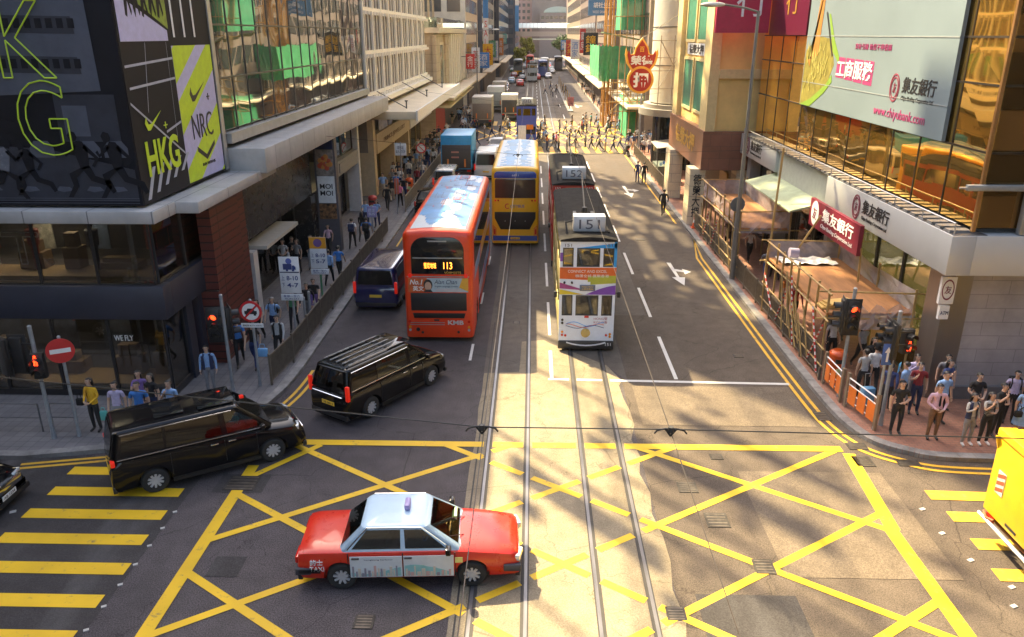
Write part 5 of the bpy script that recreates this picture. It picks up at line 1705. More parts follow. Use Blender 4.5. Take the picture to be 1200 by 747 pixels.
text('英文', adp, white, (-.75, -L / 2 - .031, 2.16), (1, 0, 0), (0, 0, 1), .2, .42, .005, bold=.02)
text('Alan Chan', adp, navy, (.28, -L / 2 - .031, 2.42), (1, 0, 0), (0, 0, 1), .17, .85, .005, italic=.3)
text('English Language Centre', adp, navy, (.3, -L / 2 - .031, 2.24), (1, 0, 0), (0, 0, 1), .07, .85, .005)
back(G(), [(-1.05, 1.28), (1.05, 1.28), (1.05, 1.98), (-1.05, 1.98)], L, 0, 0, .02).ob('rear_lower_window', black, kb, bevel=.01)
back(G(), [(-.95, .98), (.95, .98), (1.0, 1.18), (-1.0, 1.18)], L, 0, 0, .018).ob('vent_grille', seam, kb, bevel=.01)
text('KMB', kb, M('silver_letter', (.75, .72, .7), .3, .4), (.62, -L / 2 - .0, .80), (1, 0, 0), (0, 0, 1), .17, .60, .02, bold=.03)
for z in (.78, .70):
    G().box(-1.12, -L / 2 - .012, z, .2, -L / 2 + .02, z + .022).ob('trim_strip', steel, kb)
g = G()
for x, z, r_ in ((-.82, .52, .075), (.72, .42, .05), (-.65, .40, .05)):
    g = G().cyl((x, -L / 2, z), (x, -L / 2 - .02, z), r_, None, 12)
    g.ob('socket', black, kb)
for s in (-1, 1):
    for z, m_ in ((.62, amberl), (.50, headm), (.84, tailm)):
        G().cyl((s * 1.12, -L / 2, z), (s * 1.12, -L / 2 - .025, z), .05, None, 12).ob('rear_lamp', m_, kb)
G().box(-.2, -L / 2 - .01, .86, .0, -L / 2 + .02, .93).ob('number_plate', black, kb)
side_windows(kb, W, -L / 2 + .9, L / 2 - .4, 2.75, 3.75, 8)
side_windows(kb, W, -L / 2 + 3.2, L / 2 - 1.0, 1.25, 2.15, 6)
# side wrap of the bus: coloured panels
for s in (-1, 1):
    g = G()
    for i, (y0, y1, z0, z1) in enumerate(((-L / 2 + .9, -2, 2.2, 2.7), (-L / 2 + 3.0, 0, .7, 1.2), (-1.5, 3, 2.2, 2.7), (.5, 5, .7, 1.2), (3.2, 5.6, 2.2, 2.7))):
        g.ext([(s * (W / 2 - .01), y0, z0), (s * (W / 2 - .01), y1, z0), (s * (W / 2 - .01), y1 + .5, z1), (s * (W / 2 - .01), y0 + .5, z1)], (s * .016, 0, 0), i % 3)
    g.ext([(s * (W / 2 - .01), -L / 2 + 1.0, 3.78), (s * (W / 2 - .01), 5.4, 3.78), (s * (W / 2 - .01), 5.4, 4.05), (s * (W / 2 - .01), -L / 2 + 1.0, 4.05)], (s * .015, 0, 0), 0)
    g.ob('side_wrap', [M('wrap_blue', (.16, .30, .58), .35), M('wrap_violet', (.40, .38, .60), .35), M('wrap_gold', (.62, .35, .06), .35)], kb)
# roof print: blue picture with white cloud edges and line drawings
roofblue = M('roof_print_blue', (.06, .24, .50), .4, var=.35, scale=.9)
roofwhite = M('roof_print_white', (.50, .55, .60), .4, var=.06)
def roof_poly(g, pts, m=0, h=0., z=None):
    """Flat print laid just above the crowned roof."""
    for i in range(len(pts)):
        pass
    g.ext([(x, y, zc(x) + h) for x, y in pts], (0, 0, .004), m)
def zc(x):
    a = abs(x) / (W / 2)
    return H + .065 - .02 * min(a / .4, 1) - .05 * max(0, a - .4) / .45
def roof_grid(mat, name, t, shape, h, y0, y1, nx=8, ny=16):
    g = G()
    xs = [-1.02 + 2.04 * i / nx for i in range(nx + 1)]
    for j in range(ny):
        ya, yb_ = y0 + (y1 - y0) * j / ny, y0 + (y1 - y0) * (j + 1) / ny
        for i in range(nx):
            if shape((xs[i] + xs[i + 1]) / 2, (ya + yb_) / 2):
                g.quad((xs[i], ya, zc(xs[i]) + h), (xs[i + 1], ya, zc(xs[i + 1]) + h), (xs[i + 1], yb_, zc(xs[i + 1]) + h), (xs[i], yb_, zc(xs[i]) + h))
    return g.ob(name, mat, t)
roof_grid(roofwhite, 'roof_print', kb, lambda x, y: True, .012, -L / 2 + .35, L / 2 - .35)
q = random.Random(2)
cl = [(q.uniform(-1, 1), q.uniform(-L / 2 + 1.0, L / 2 - 1)) for _ in range(9)]
roof_grid(roofblue, 'sky_print', kb, lambda x, y: y > -L / 2 + 1.7 + .9 * math.sin(x * 5) and all((x - a) ** 2 * 3 + (y - b) ** 2 * .35 > .16 for a, b in cl), .018, -L / 2 + .4, L / 2 - .4, 26, 60)
g = G()
for k in range(34):
    x, y = q.uniform(-.85, .7), q.uniform(-2.4, 4.8)
    l = q.uniform(.3, 1.6)
    g.box(x, y, zc(x) + .022, x + .025, y + l, zc(x) + .026, k % 3 == 0)
    g.box(x, y, zc(x) + .022, x + q.uniform(.15, .5), y + .03, zc(x) + .026, k % 2)
for x, y, a, b in ((-.1, 4.6, .5, .9), (.05, -.6, .35, .7), (-.5, 2.0, .4, .5)):
    g.box(x, y, zc(x) + .022, x + a, y + b, zc(x) + .027, 1)
    g.box(x + .08, y + .1, zc(x) + .027, x + a - .08, y + b - .1, zc(x) + .031, 0)
g.ob('line_print', [M('print_dark_blue', (.05, .10, .25), .5), M('print_maroon', (.35, .08, .12), .5)], kb)

# yellow and blue bus
busyel = M('bus_yellow', (.85, .46, .008), .32, var=.05, coat=.25)
busblue = M('bus_blue', (.03, .08, .34), .3, coat=.4)
cbus = bus('yellow and blue double decker bus ahead of the red one on the left tram track', (-.93, 42.2 + L / 2, 0), 0, busyel, W, L, H)
back(G(), arch_pts(1.1, 2.72, 3.78, .12), L, 0, 0, .03).ob('rear_upper_window', M('brown_bus_glass', (.07, .045, .03), .08, spec=.7), cbus, bevel=.01)
back(G(), arch_pts(1.14, 3.8, 4.15, .2), L, 0, 0, .02).ob('roof_band', busblue, cbus, bevel=.01)
text('6811', cbus, white, (0, -L / 2 - .02, 3.95), (1, 0, 0), (0, 0, 1), .1, .35, .004)
g = G()
back(g, [(-1.12, 1.95), (1.12, 1.95), (1.12, 1.6), (.8, .98), (-.8, .98), (-1.12, 1.6)], L, 0, 0, .025)
g.ob('engine_panel', seam, cbus, bevel=.01)
back(G(), [(-1.22, .34), (1.22, .34), (1.22, .62), (-1.22, .62)], L, 0, -.02, .04).ob('lower_band', busblue, cbus)
for s in (-1, 1):
    g = G()
    back(g, [(s * 1.02, .62), (s * 1.22, .62), (s * 1.22, 1.25), (s * 1.02, 1.05)], L, 0, -.01, .03)
    g.ob('corner_panel', M('bus_orange', (.68, .2, .01), .3), cbus)
    for x, m_ in ((.92, tailm), (1.08, tailon)):
        G().cyl((s * x, -L / 2 + .02, 2.58), (s * x, -L / 2 - .03, 2.58), .05, None, 12).ob('tail_light', m_, cbus)
    G().cbox((s * 1.13, -L / 2 - .0, .85), (.1, .05, .3)).ob('lamp_cluster', tailm, cbus, bevel=.02)
    side_strip(cbus, busblue, W, -L / 2 + .5, L / 2 - .5, .34, .62, 'lower_band', .012)
pl = G().box(-.26, -L / 2 - .04, .42, .26, -L / 2 - .02, .54).ob('number_plate', platey, cbus)
text('TS 8113', pl, black, (0, -L / 2 - .04, .48), (1, 0, 0), (0, 0, 1), .08, .42, .004)
text('CITYBUS', cbus, M('citybus_blue', (.05, .1, .4), .4), (.12, -L / 2 - .0, 2.27), (1, 0, 0), (0, 0, 1), .15, .78, .015, italic=.2)
g = G()
for k in range(9):
    a, b = R(60 + k * 28), R(60 + (k + 1) * 28)
    back(g, [(-.42 + .15 * math.cos(a), 2.27 + .15 * math.sin(a)), (-.42 + .15 * math.cos(b), 2.27 + .15 * math.sin(b)), (-.42 + .10 * math.cos(b), 2.27 + .10 * math.sin(b)), (-.42 + .10 * math.cos(a), 2.27 + .10 * math.sin(a))], L, 0, .0, .015)
g.ob('emblem', red, cbus)
for x in (-.55, .0, .55):
    G().cyl((x, -L / 2 - .02, 1.45), (x, -L / 2 - .035, 1.45), .025, None, 8).ob('latch', steel, cbus)
side_windows(cbus, W, -L / 2 + .6, L / 2 - .4, 2.8, 3.75, 8)
side_windows(cbus, W, -L / 2 + 3.0, L / 2 - 1.0, 1.25, 2.15, 6)
roof_grid(roofblue, 'roof_print', cbus, lambda x, y: True, .012, -L / 2 + .35, L / 2 - .35)
rw = random.Random(9)
lobes = [rw.uniform(.1, .55) for _ in range(40)]
roof_grid(M('roof_print_cloud', (.42, .50, .57), .4, var=.06), 'cloud_print', cbus, lambda x, y: abs(x) > .98 - lobes[int((y + 6) * 3) % 40] or abs(x - .1) < lobes[int((y + 7.3) * 2.6) % 40] * .45, .018, -L / 2 + .4, L / 2 - .4, 24, 60)

# ---- trams
tramw = M('tram_white', (.76, .82, .90), .35, var=.05, coat=.2)
tramgrey = M('tram_roof_grey', (.026, .025, .025), .9, var=.4, scale=2.5, spec=.12)
def tram(label, loc, number, body, wrap, W=2.02, L=9.4, H=4.2, livery='white'):
    """Front (towards the camera) is at local y = -L/2."""
    t = thing('double_deck_tram', label, 'tram', loc, 0)
    w = W / 2
    yf = -L / 2
    # front wall with real window openings: columns and bands round three panes per deck
    cols = [(-w, -w + .10), (-w + .48, -w + .60), (w - .60, w - .48), (w - .10, w)]
    g = G()
    bands = [(.42, 1.42), (2.2, 3.27), (3.97, H)]
    for z0, z1 in bands:
        g.box(-w, yf, z0, w, yf + .08, z1)
    for z0, z1 in ((1.42, 2.2), (3.27, 3.97)):
        for a, b in cols:
            g.box(a, yf, z0, b, yf + .08, z1)
    g.ob('front_wall', body, t, bevel=.0)
    g = G()
    for s in (-1, 1):
        g.box(s * w, yf + .08, .62, s * (w - .05), -yf, 1.55)
        g.box(s * w, yf + .08, 2.35, s * (w - .05), -yf, 3.2)
        g.box(s * w, yf + .08, 3.95, s * (w - .05), -yf, H)
        for k in range(8):
            y = yf + .08 + k * (L - .2) / 7
            g.box(s * w, y, 1.55, s * (w - .05), y + .12, 2.35)
            g.box(s * w, y, 3.2, s * (w - .05), y + .12, 3.95)
    g.box(-w, -yf - .08, .62, w, -yf, H)
    g.box(-w + .05, yf + .08, 2.36, w - .05, -yf - .08, 2.42)
    g.box(-w + .05, yf + .08, .62, w - .05, -yf - .08, .68)
    g.ob('body', wrap, t)
    for z0, z1 in ((1.42, 2.2), (3.27, 3.97)):
        for a, b in ((-w + .10, -w + .48), (-w + .60, w - .60), (w - .48, w - .10)):
            f = G().box(a, yf + .03, z0, b, yf + .05, z1).ob('front_window', clearglass, t)
            e = .035
            G().box(a, yf - .008, z0, a + e, yf + .03, z1).box(b - e, yf - .008, z0, b, yf + .03, z1).box(a + e, yf - .008, z0, b - e, yf + .03, z0 + e).box(a + e, yf - .008, z1 - e, b - e, yf + .03, z1).ob('frame', black, f)
    for s in (-1, 1):
        for k in range(7):
            y = yf + .2 + k * (L - .2) / 7
            for z0, z1 in ((1.55, 2.35), (3.2, 3.95)):
                G().box(s * (w - .03), y, z0, s * (w - .04), y + (L - .2) / 7 - .12, z1).ob('side_window', clearglass, t)
    for k in range(6):
        for s in (-1, 1):
            G().box(s * .25, yf + 1.3 + k * 1.15, 2.45, s * .9, yf + 1.75 + k * 1.15, 2.85).box(s * .25, yf + 1.7 + k * 1.15, 2.85, s * .9, yf + 1.78 + k * 1.15, 3.3).ob('seat', seatm, t)
    G().box(-w * .7, yf + .35, .7, -.1, yf + .9, 1.6).ob('driver_desk', M('tram_interior_wood', (.32, .2, .09), .5), t)
    # roof, skirt, fender, roof box
    rings = []
    for y, k in ((yf - .05, .96), (yf + .3, 1), (-yf - .3, 1), (-yf + .05, .96)):
        rings.append([(x * k * (w + .05), y, z) for x, z in ((-1, H), (-.96, H + .07), (-.5, H + .15), (0, H + .17), (.5, H + .15), (.96, H + .07), (1, H))])
    G().loft(rings).ob('roof', tramgrey, t, smooth=50)
    for s in (-1, 1):
        G().box(s * .72, yf + .8, H + .10, s * .80, -yf - .4, H + .15).ob('roof_board', tramgrey, t)
    G().box(-w - .02, yf - .04, .10, w + .02, yf + .2, .44).ob('front_bumper', M('tram_bumper', (.025, .025, .027), .4), t, bevel=.05)
    G().box(-w + .02, yf + .2, .22, w - .02, -yf, .62).ob('underframe', black, t)
    g = G()
    for k in range(8):
        a, b = -.72 + k * .18, -.72 + (k + 1) * .18
        f_ = lambda x: .24 + .12 * (x / .72) ** 2
        g.ext([(a, yf - .045, f_(a)), (b, yf - .045, f_(b)), (b, yf - .045, f_(b) + .045), (a, yf - .045, f_(a) + .045)], (0, -.03, 0))
    g.ob('fender_bar', white, t)
    bx = G().cbox((.05, yf + 1.0, H + .46), (1.16, .55, .56)).ob('roof_number_box', M('number_box', (.62, .64, .66), .35, .3), t, bevel=.03)
    text(number, bx, M('number_ink', (.10, .10, .13), .5), (.05, yf + .722, H + .45), (1, 0, 0), (0, 0, 1), .34, .74 if number == '151' else .8, .008)
    g = G()
    for x in (-.35, .35, .05):
        g = G().box(x - .06, yf + 2.2, H + .17, x + .06, yf + 3.7, H + .3)
        g.ob('trolley_mount', black, t)
    G().box(-.5, yf + 2.4, H + .3, .5, yf + 2.5, H + .36).ob('trolley_mount', black, t)
    G().cyl((0, yf + 2.9, H + .15), (0, yf + 2.9, H + .62), .16, .1, 10).ob('trolley_base', black, t)
    G().tube([(0, yf + 2.9, H + .55), (.08, yf + 6.6, 5.46)], .03).ob('trolley_pole', dgrey, t)
    G().tube([(-.75, yf + .6, H + .1), (-.8, yf + .8, H + .5), (-.55, yf + .95, H + .55)], .03).ob('roof_cable', black, t)
    for s in (-1, 1):
        for y in (-1.2, 1.2):
            wheel(t, s * (.56), y, .36, .12, 6, steel)
    for s in (-1, 1):
        G().cbox((s * (w + .14), yf + .1, 2.2), (.12, .08, .22)).ob('mirror', black, t, bevel=.02)
        G().tube([(s * w, yf + .12, 2.25), (s * (w + .12), yf + .1, 2.25)], .015).ob('mirror_arm', black, t)
    return t, yf, w, H
tr, yf, w, H = tram('white tram 151 with rainbow swooshes leading on the right hand track', (2.02, 27.0 + 4.7, 0), '151', tramw, M('tram_side_print', (.60, .52, .22), .4, var=.5, scale=.8))
def zm(z):
    return z - .2 if z <= 1.65 else 3.27 + (z - 3.18) * .91 if z >= 3.18 else 2.2 + (z - 2.42) * 1.408
def front(g, pts, m=0, off=0., d=.004):
    g.ext([(x, yf - .001 - off, zm(z)) for x, z in pts], (0, -d, 0), m)
def ribbon(g, f0, f1, m, off, x0=-w, x1=w, n=14):
    for k in range(n):
        a, b = x0 + (x1 - x0) * k / n, x0 + (x1 - x0) * (k + 1) / n
        front(g, [(a, f0(a)), (b, f0(b)), (b, max(f1(b), f0(b) + .002)), (a, max(f1(a), f0(a) + .002))], m, off)
cl3 = lambda v: min(max(v, 2.44), 3.16)
g = G()
ribbon(g, lambda x: cl3(2.83 - .03 * x), lambda x: cl3(3.16), 0, 0)
ribbon(g, lambda x: cl3(2.83 + .05 * (x - 1)), lambda x: cl3(2.93 + .02 * x), 1, .004, .0, w)
ribbon(g, lambda x: cl3(2.60 - .05 * (x + 1)), lambda x: cl3(2.76 - .22 * (x + 1)), 2, .004, -w, .35)
ribbon(g, lambda x: cl3(2.44), lambda x: cl3(2.58 - .16 * (x + 1)), 3, .008, -w, 0)
ribbon(g, lambda x: cl3(2.44), lambda x: cl3(2.30 + .16 * (x + 1) + .08 * math.sin(x * 2)), 4, .012, -.5, w)
ribbon(g, lambda x: cl3(2.70 + .05 * (x)), lambda x: cl3(2.83 + .05 * (x - 1)), 1, .004, .1, w)
ribbon(g, lambda x: 3.94, lambda x: min(H, 3.92 + .14 * (x + .55)), 5, .004, -.5, w)
front(g, [(w - .10, 3.18), (w, 3.18), (w, H), (w - .1, H)], 5, .004)
front(g, [(-w, 3.4), (-w + .1, 3.4), (-w + .1, 3.75), (-w, 3.75)], 4, .004)
g.ob('swoosh_print', [M('print_orange', (.72, .13, .02), .35), M('print_lime', (.42, .45, .05), .35), M('print_plum', (.35, .05, .22), .35), M('print_yellow', (.70, .55, .03), .35), M('print_violet', (.20, .06, .42), .35), M('print_cyan', (.02, .33, .75), .35)], tr)
text('CONNECT AND EXCEL', tr, white, (-.02, yf - .006, zm(3.06)), (1, 0, 0), (0, 0, 1), .10, 1.4, .004)
text('機匯全城 匯聚香港', tr, white, (.15, yf - .006, zm(2.94)), (1, 0, 0), (0, 0, 1), .11, 1.2, .004)
dp = G().box(-.28, yf - .03, zm(2.54), .28, yf, zm(2.70)).ob('destination_box', M('blind_slate', (.14, .17, .22), .4), tr, bevel=.01)
text('Western Market', dp, platey, (0, yf - .03, zm(2.655)), (1, 0, 0), (0, 0, 1), .05, .42, .004)
text('上環(西港城)', dp, platey, (0, yf - .03, zm(2.59)), (1, 0, 0), (0, 0, 1), .06, .42, .004)
for x, z, s_ in ((-.72, 4.06, .09), (.72, 4.06, .09)):
    text('151', tr, M('number_ink', (.10, .10, .13), .5), (x, yf - .009, z), (1, 0, 0), (0, 0, 1), .10, .24, .005)
text('151', tr, white, (.82, yf - .038, .30), (1, 0, 0), (0, 0, 1), .11, .2, .006)
text('HONG堅', tr, M('print_maroon', (.35, .08, .12), .5), (.52, yf - .001, 1.30), (1, 0, 0), (0, 0, 1), .10, .5, .006)
text('KONG香', tr, M('print_maroon', (.35, .08, .12), .5), (.52, yf - .001, 1.16), (1, 0, 0), (0, 0, 1), .10, .5, .006)
g = G()
for i, (z, amp, ph, m) in enumerate(((1.28, .09, 0, 0), (1.22, .07, 1.2, 1), (1.18, .06, 2.4, 2))):
    p = [(-.75 + .1 * k, yf - .006, z - .2 + amp * math.sin(k * .55 + ph)) for k in range(15)]
    g.tube(p, .012, 5, m)
g.ob('line_print', [M('print_cyan', (.02, .33, .75), .35), M('print_orange', (.72, .13, .02), .35), M('print_dark_blue', (.05, .1, .25), .5)], tr)
G().cyl((-.02, yf, .75), (-.02, yf - .05, .75), .17, None, 20).cyl((-.02, yf - .05, .75), (-.02, yf - .07, .75), .12, None, 20).ob('headlight', M('brass_lamp', (.4, .34, .16), .2, .6), tr, smooth=30)
for x, z, m_ in ((-.88, 1.45, black), (-.88, 1.33, black), (-.88, .98, amberl), (-.88, .86, tailm), (-.76, .84, tailm), (.74, .86, tailm), (.88, .9, amberl), (.88, .8, amberl)):
    G().cyl((x, yf, z - .2), (x, yf - .03, z - .2), .045, None, 12).ob('lamp', m_, tr)
G().box(-.08, yf - .012, 1.33, .08, yf, 1.41).ob('badge', red, tr)
tramred = M('tram_red', (.50, .022, .02), .35, coat=.3)
tr2, yf2, w2, H2_ = tram('grey roofed tram 152 with red body close behind tram 151', (2.0, 37.9 + 4.9, 0), '152', tramred, tramred, 2.02, 9.8)
for x in (-.75, .8):
    text('152', tr2, white, (x, yf2 - .001, 4.06), (1, 0, 0), (0, 0, 1), .11, .25, .006)
tr3, yf3, w3, H3 = tram('blue and white tram seen from behind on the far yellow crossing', (-.66, 82 + 4.4, 0), '88', M('tram_blue', (.07, .10, .42), .35), M('tram_blue', (.07, .10, .42), .35), 2.02, 8.8)
G().box(-.85, yf3 - .02, .9, -.05, yf3, 2.3).ob('white_panel', white, tr3)
G().box(.0, yf3 - .03, 1.9, .7, yf3, 2.38).ob('orange_print', M('bus_orange', (.68, .2, .01), .3), tr3)
tr4, yf4, w4, H4 = tram('pale silver tram far down the street facing the camera', (-.3, 205, 0), '70', M('tram_silver', (.5, .55, .58), .3, .3), M('tram_silver', (.5, .55, .58), .3, .3), 2.4, 10)

# ---- vans and trucks
def panel_van(label, loc, rz, paint, L=4.9, W=1.92, H=1.92, name='panel_van', glassback=True, cat='van', detail=1, lit=True):
    hb = 1.08
    st_ = [(-L / 2, 1.0, .90), (-L / 2 + .05, hb, .97), (-L / 2 + .2, hb, 1), (0, hb, 1), (L / 2 - 1.2, hb, 1), (L / 2 - .5, .98, .97), (L / 2 - .1, .8, .88), (L / 2, .6, .8)]
    t = car(name, label, cat, loc, rz, L, W, H, hb, paint, paint, (-L / 2 + .02, L / 2 - .75, -L / 2 + .12, L / 2 - 1.5, .05, .16), st_, 3.0, .33,
            side=((-L / 2 + .5, -.5, -L / 2 + .55, -.5), (-.4, .8, -.4, .75), (.9, L / 2 - 1.0, .9, L / 2 - 1.6)) if glassback else ((.9, L / 2 - 1.0, .9, L / 2 - 1.6),), tails=(W / 2 - .08, -L / 2 + .02, 1.05, .12, .5), detail=detail, lit=lit, plate='PH 6457')
    return t
pv = panel_van('dark navy people carrier van with yellow plate beside the red bus', (-6.5, 31.25 + 2.45, 0), R(-2), M('navy_car_paint', (.012, .016, .075), .18, coat=.9))
G().cbox((.1, -2.33, 1.5), (.5, .03, .32)).ob('rear_notice', M('notice_green', (.25, .45, .25), .5), pv)
panel_van('silver minivan stuck behind the blue box truck', (-6.4, 58.8, 0), 0, M('silver_car_paint', (.36, .36, .34), .25, .4), 4.5, 1.75, 1.9)
sedan('dark saloon car between the red bus and the silver minivan', (-6.75, 52.0, 0), 0, blackcar)
panel_van('white minibus to the left of the yellow bus', (-3.75, 65.8, 0), 0, M('white_car_paint', (.66, .64, .60), .3), 5.4, 1.95, 2.25, name='minibus')
sedan('blue grey estate car waiting at the far yellow crossing', (-3.75, 73.5, 0), 0, M('blue_grey_car_paint', (.10, .13, .20), .2, .3))
sedan('grey saloon car on the far yellow crossing beside the blue tram', (-3.6, 79.5, 0), 0, M('dark_grey_car_paint', (.07, .07, .08), .2, .3))

def box_truck(label, loc, rz, boxm, backm, cabm, L=6.6, W=2.4, H=3.6, zb=.95, name='box_truck'):
    t = thing(name, label, 'truck', loc, rz)
    G().box(-W / 2, -L / 2, zb, W / 2, L / 2 - 1.7, H).ob('cargo_box', boxm, t, bevel=.03)
    G().box(-W / 2 + .08, -L / 2 - .03, zb + .08, W / 2 - .08, -L / 2 + .01, zb + (H - zb) * .72).ob('rear_door', backm, t, bevel=.01)
    G().box(-W / 2 + .05, -L / 2 + .1, .55, W / 2 - .05, L / 2 - 1.7, zb).ob('chassis', black, t)
    rings = []
    for y, zt in ((L / 2 - 1.65, 2.2), (L / 2 - .7, 2.25), (L / 2 - .25, 1.5), (L / 2, 1.2)):
        rings.append([(-W / 2 + .12, y, .5), (-W / 2 + .12, y, zt - .2), (-W / 2 + .3, y, zt), (W / 2 - .3, y, zt), (W / 2 - .12, y, zt - .2), (W / 2 - .12, y, .5)])
    G().loft(rings).ob('cab', cabm, t, smooth=35)
    G().ext([(-W / 2 + .35, L / 2 - .66, 2.16), (W / 2 - .35, L / 2 - .66, 2.16), (W / 2 - .3, L / 2 - .26, 1.56), (-W / 2 + .3, L / 2 - .26, 1.56)], (0, .03, .02)).ob('windscreen', wind, t)
    for s in (-1, 1):
        G().box(s * (W / 2 - .13), L / 2 - 1.5, 1.35, s * (W / 2 - .105), L / 2 - .75, 1.95).ob('side_window', dglass, t)
        for y in (-L / 2 + 1.2, L / 2 - .9):
            wheel(t, s * (W / 2 - .18), y, .42, .26, 6, steel)
        G().cbox((s * (W / 2 - .25), -L / 2 - .02, zb - .12), (.3, .06, .14)).ob('tail_light', tailm, t)
        G().cbox((s * (W / 2 - .55), -L / 2 - .04, zb + .5), (.14, .03, .62)).ob('marker_lamp', M('marker_orange', (.7, .22, .04), .4), t)
    return t
bt = box_truck('bright blue box truck in the left lane near the far crossing', (-6.05, 62.6 + 3.3, 0), 0, M('truck_blue', (.02, .30, .62), .35), M('truck_door_dark', (.06, .055, .05), .5), M('truck_blue', (.02, .3, .62), .35), 6.6, 2.45, 3.6)
for z in (2.3, 1.9):
    G().cbox((-.1, -3.34, z), (.6, .03, .12)).ob('rear_label', M('label_red', (.5, .2, .15), .5), bt)
box_truck('grey brown box truck stopped left of the blue tram', (-6.4, 104, 0), 0, M('truck_grey', (.34, .31, .27), .5), M('truck_door_brown', (.16, .13, .11), .5), white, 6.5, 2.5, 3.7)
box_truck('white box truck beyond the grey brown one', (-5.6, 124, 0), 0, M('truck_white', (.62, .6, .55), .5), M('truck_door_grey', (.3, .3, .3), .5), white, 6, 2.5, 3.7)
box_truck('white tipper truck with open dark back beyond the blue tram', (-3.2, 112, 0), 0, M('truck_white', (.62, .6, .55), .5), M('truck_door_black', (.04, .04, .045), .5), white, 5.6, 2.2, 3.4)
box_truck('beige box truck furthest along the left kerb', (-6.0, 146, 0), 0, M('truck_beige', (.5, .46, .36), .5), M('truck_door_grey', (.3, .3, .3), .5), white, 6, 2.4, 3.2)
# yellow truck at the right edge, tail towards the crossing
ty_ = M('truck_yellow', (.60, .37, .008), .45, var=.12, scale=1.2, coat=.3)
yt = box_truck('yellow refuse truck cut by the right edge of the picture', (10.62 + 3.3, 14.85, 0), R(-90), ty_, ty_, ty_, 6.6, 2.15, 2.78, .72)
W, L = 2.15, 6.6
G().box(-W / 2, -L / 2 - .06, .74, W / 2, -L / 2, 2.62).ob('tail_panel', ty_, yt, bevel=.02)
G().box(-W / 2 - .03, -L / 2 - .10, 2.62, W / 2 + .03, -L / 2 + .3, 2.80).ob('top_lip', ty_, yt, bevel=.02)
for s in (-1, 1):
    G().ext([(s * (W / 2 - .05), -L / 2 - .06, 2.3), (s * (W / 2 - .05), -L / 2 - .16, 2.62), (s * (W / 2 - .05), -L / 2 - .02, 2.62)], (s * .04, 0, 0)).ob('bracket', ty_, yt)
for k in range(2):
    x = -W / 2 + .42 + k * 1.2
    mk = G().box(x - .14, -L / 2 - .075, 1.35, x + .14, -L / 2 - .06, 1.9).ob('marking_plate', M('plate_pale', (.6, .55, .5), .5), yt)
    g = G()
    for j in range(3):
        z = 1.37 + .17 * j
        g.ext([(x - .13, -L / 2 - .076, z), (x + .13, -L / 2 - .076, z + .1), (x + .13, -L / 2 - .076, z + .19), (x - .13, -L / 2 - .076, z + .09)], (0, -.004, 0))
    g.ob('stripe', M('marking_red', (.45, .08, .04), .5), mk)
G().tube([(-W / 2, -L / 2 - .12, .60), (W / 2, -L / 2 - .12, .60)], .05).ob('rear_bar', steel, yt)
G().tube([(-W / 2 + .1, -L / 2 - .08, .72), (-W / 2 + .3, -L / 2 - .14, .66), (-W / 2 + .5, -L / 2 - .08, .7)], .03).ob('chain', M('rust', (.22, .09, .04), .8), yt)
G().box(-W / 2, -L / 2 + .1, .5, W / 2, -L / 2 + .2, .66).ob('rust_beam', M('rust', (.22, .09, .04), .8), yt)
G().box(-.2, -L / 2 - .072, .84, .2, -L / 2 - .06, .9).ob('slot', black, yt)

# ---- traffic far down the street
cols = [('red', (.5, .02, .02)), ('white', (.6, .6, .58)), ('silver', (.42, .43, .45)), ('black', (.02, .02, .022)), ('pale blue', (.25, .38, .5)), ('dark green', (.03, .12, .07)), ('maroon', (.2, .02, .03)), ('grey', (.2, .2, .21))]
far = [(0, -3.0, 186, 0), (4, -5.2, 196, 0), (2, -6.0, 176, 0), (1, 3.2, 232, 180), (3, -3.4, 232, 0), (7, 5.6, 244, 180), (5, -6.4, 250, 0), (6, 3.0, 262, 180), (2, 0.6, 275, 180), (1, -3.0, 282, 0), (0, 5.2, 285, 180), (7, -5.6, 300, 0)]
used = {}
for ci, x, y, rz in far:
    n_, c_ = cols[ci]
    used[n_] = used.get(n_, 0) + 1
    lab = '%s car %s far down the street%s' % (n_, 'driving away' if rz == 0 else 'coming towards the camera', '' if used[n_] == 1 else ', the farther one')
    sedan(lab, (x, y, 0), R(rz), M('car_paint_' + n_.replace(' ', '_'), c_, .2, .2), detail=0, group='cars far down the street')
def far_bus(label, x, y, m1, m2, rz=0):
    t = thing('double_decker_bus', label, 'bus', (x, y, 0), rz)
    rounded_shell(2.5, 11, 4.3, .35).ob('body', m1, t, smooth=40)
    for yy_ in (-5.52, 5.5):
        G().box(-1.0, yy_, 2.8, 1.0, yy_ + .03, 3.9).ob('end_window', dglass, t)
    for s in (-1, 1):
        G().box(s * 1.23, -5, 2.8, s * 1.26, 5, 3.7).ob('side_window', dglass, t)
        for y0 in (-3.4, 3.4):
            wheel(t, s * 1.1, y0, .5, .26)
    G().box(-1.1, -5.55, .4, 1.1, -5.4, 1.4).ob('lower_panel', m2, t)
    return t
far_bus('green and yellow double decker bus beside the far silver tram', -4.4, 236, M('bus_slate', (.12, .15, .17), .4), busyel)
far_bus('blue double decker bus just right of the far silver tram', 2.6, 228, M('bus_far_blue', (.04, .09, .3), .4), busblue)
far_bus('dark double decker bus far off in the right lanes', 8.0, 268, M('bus_far_dark', (.08, .08, .11), .4), M('bus_far_dark', (.08, .08, .11), .4))
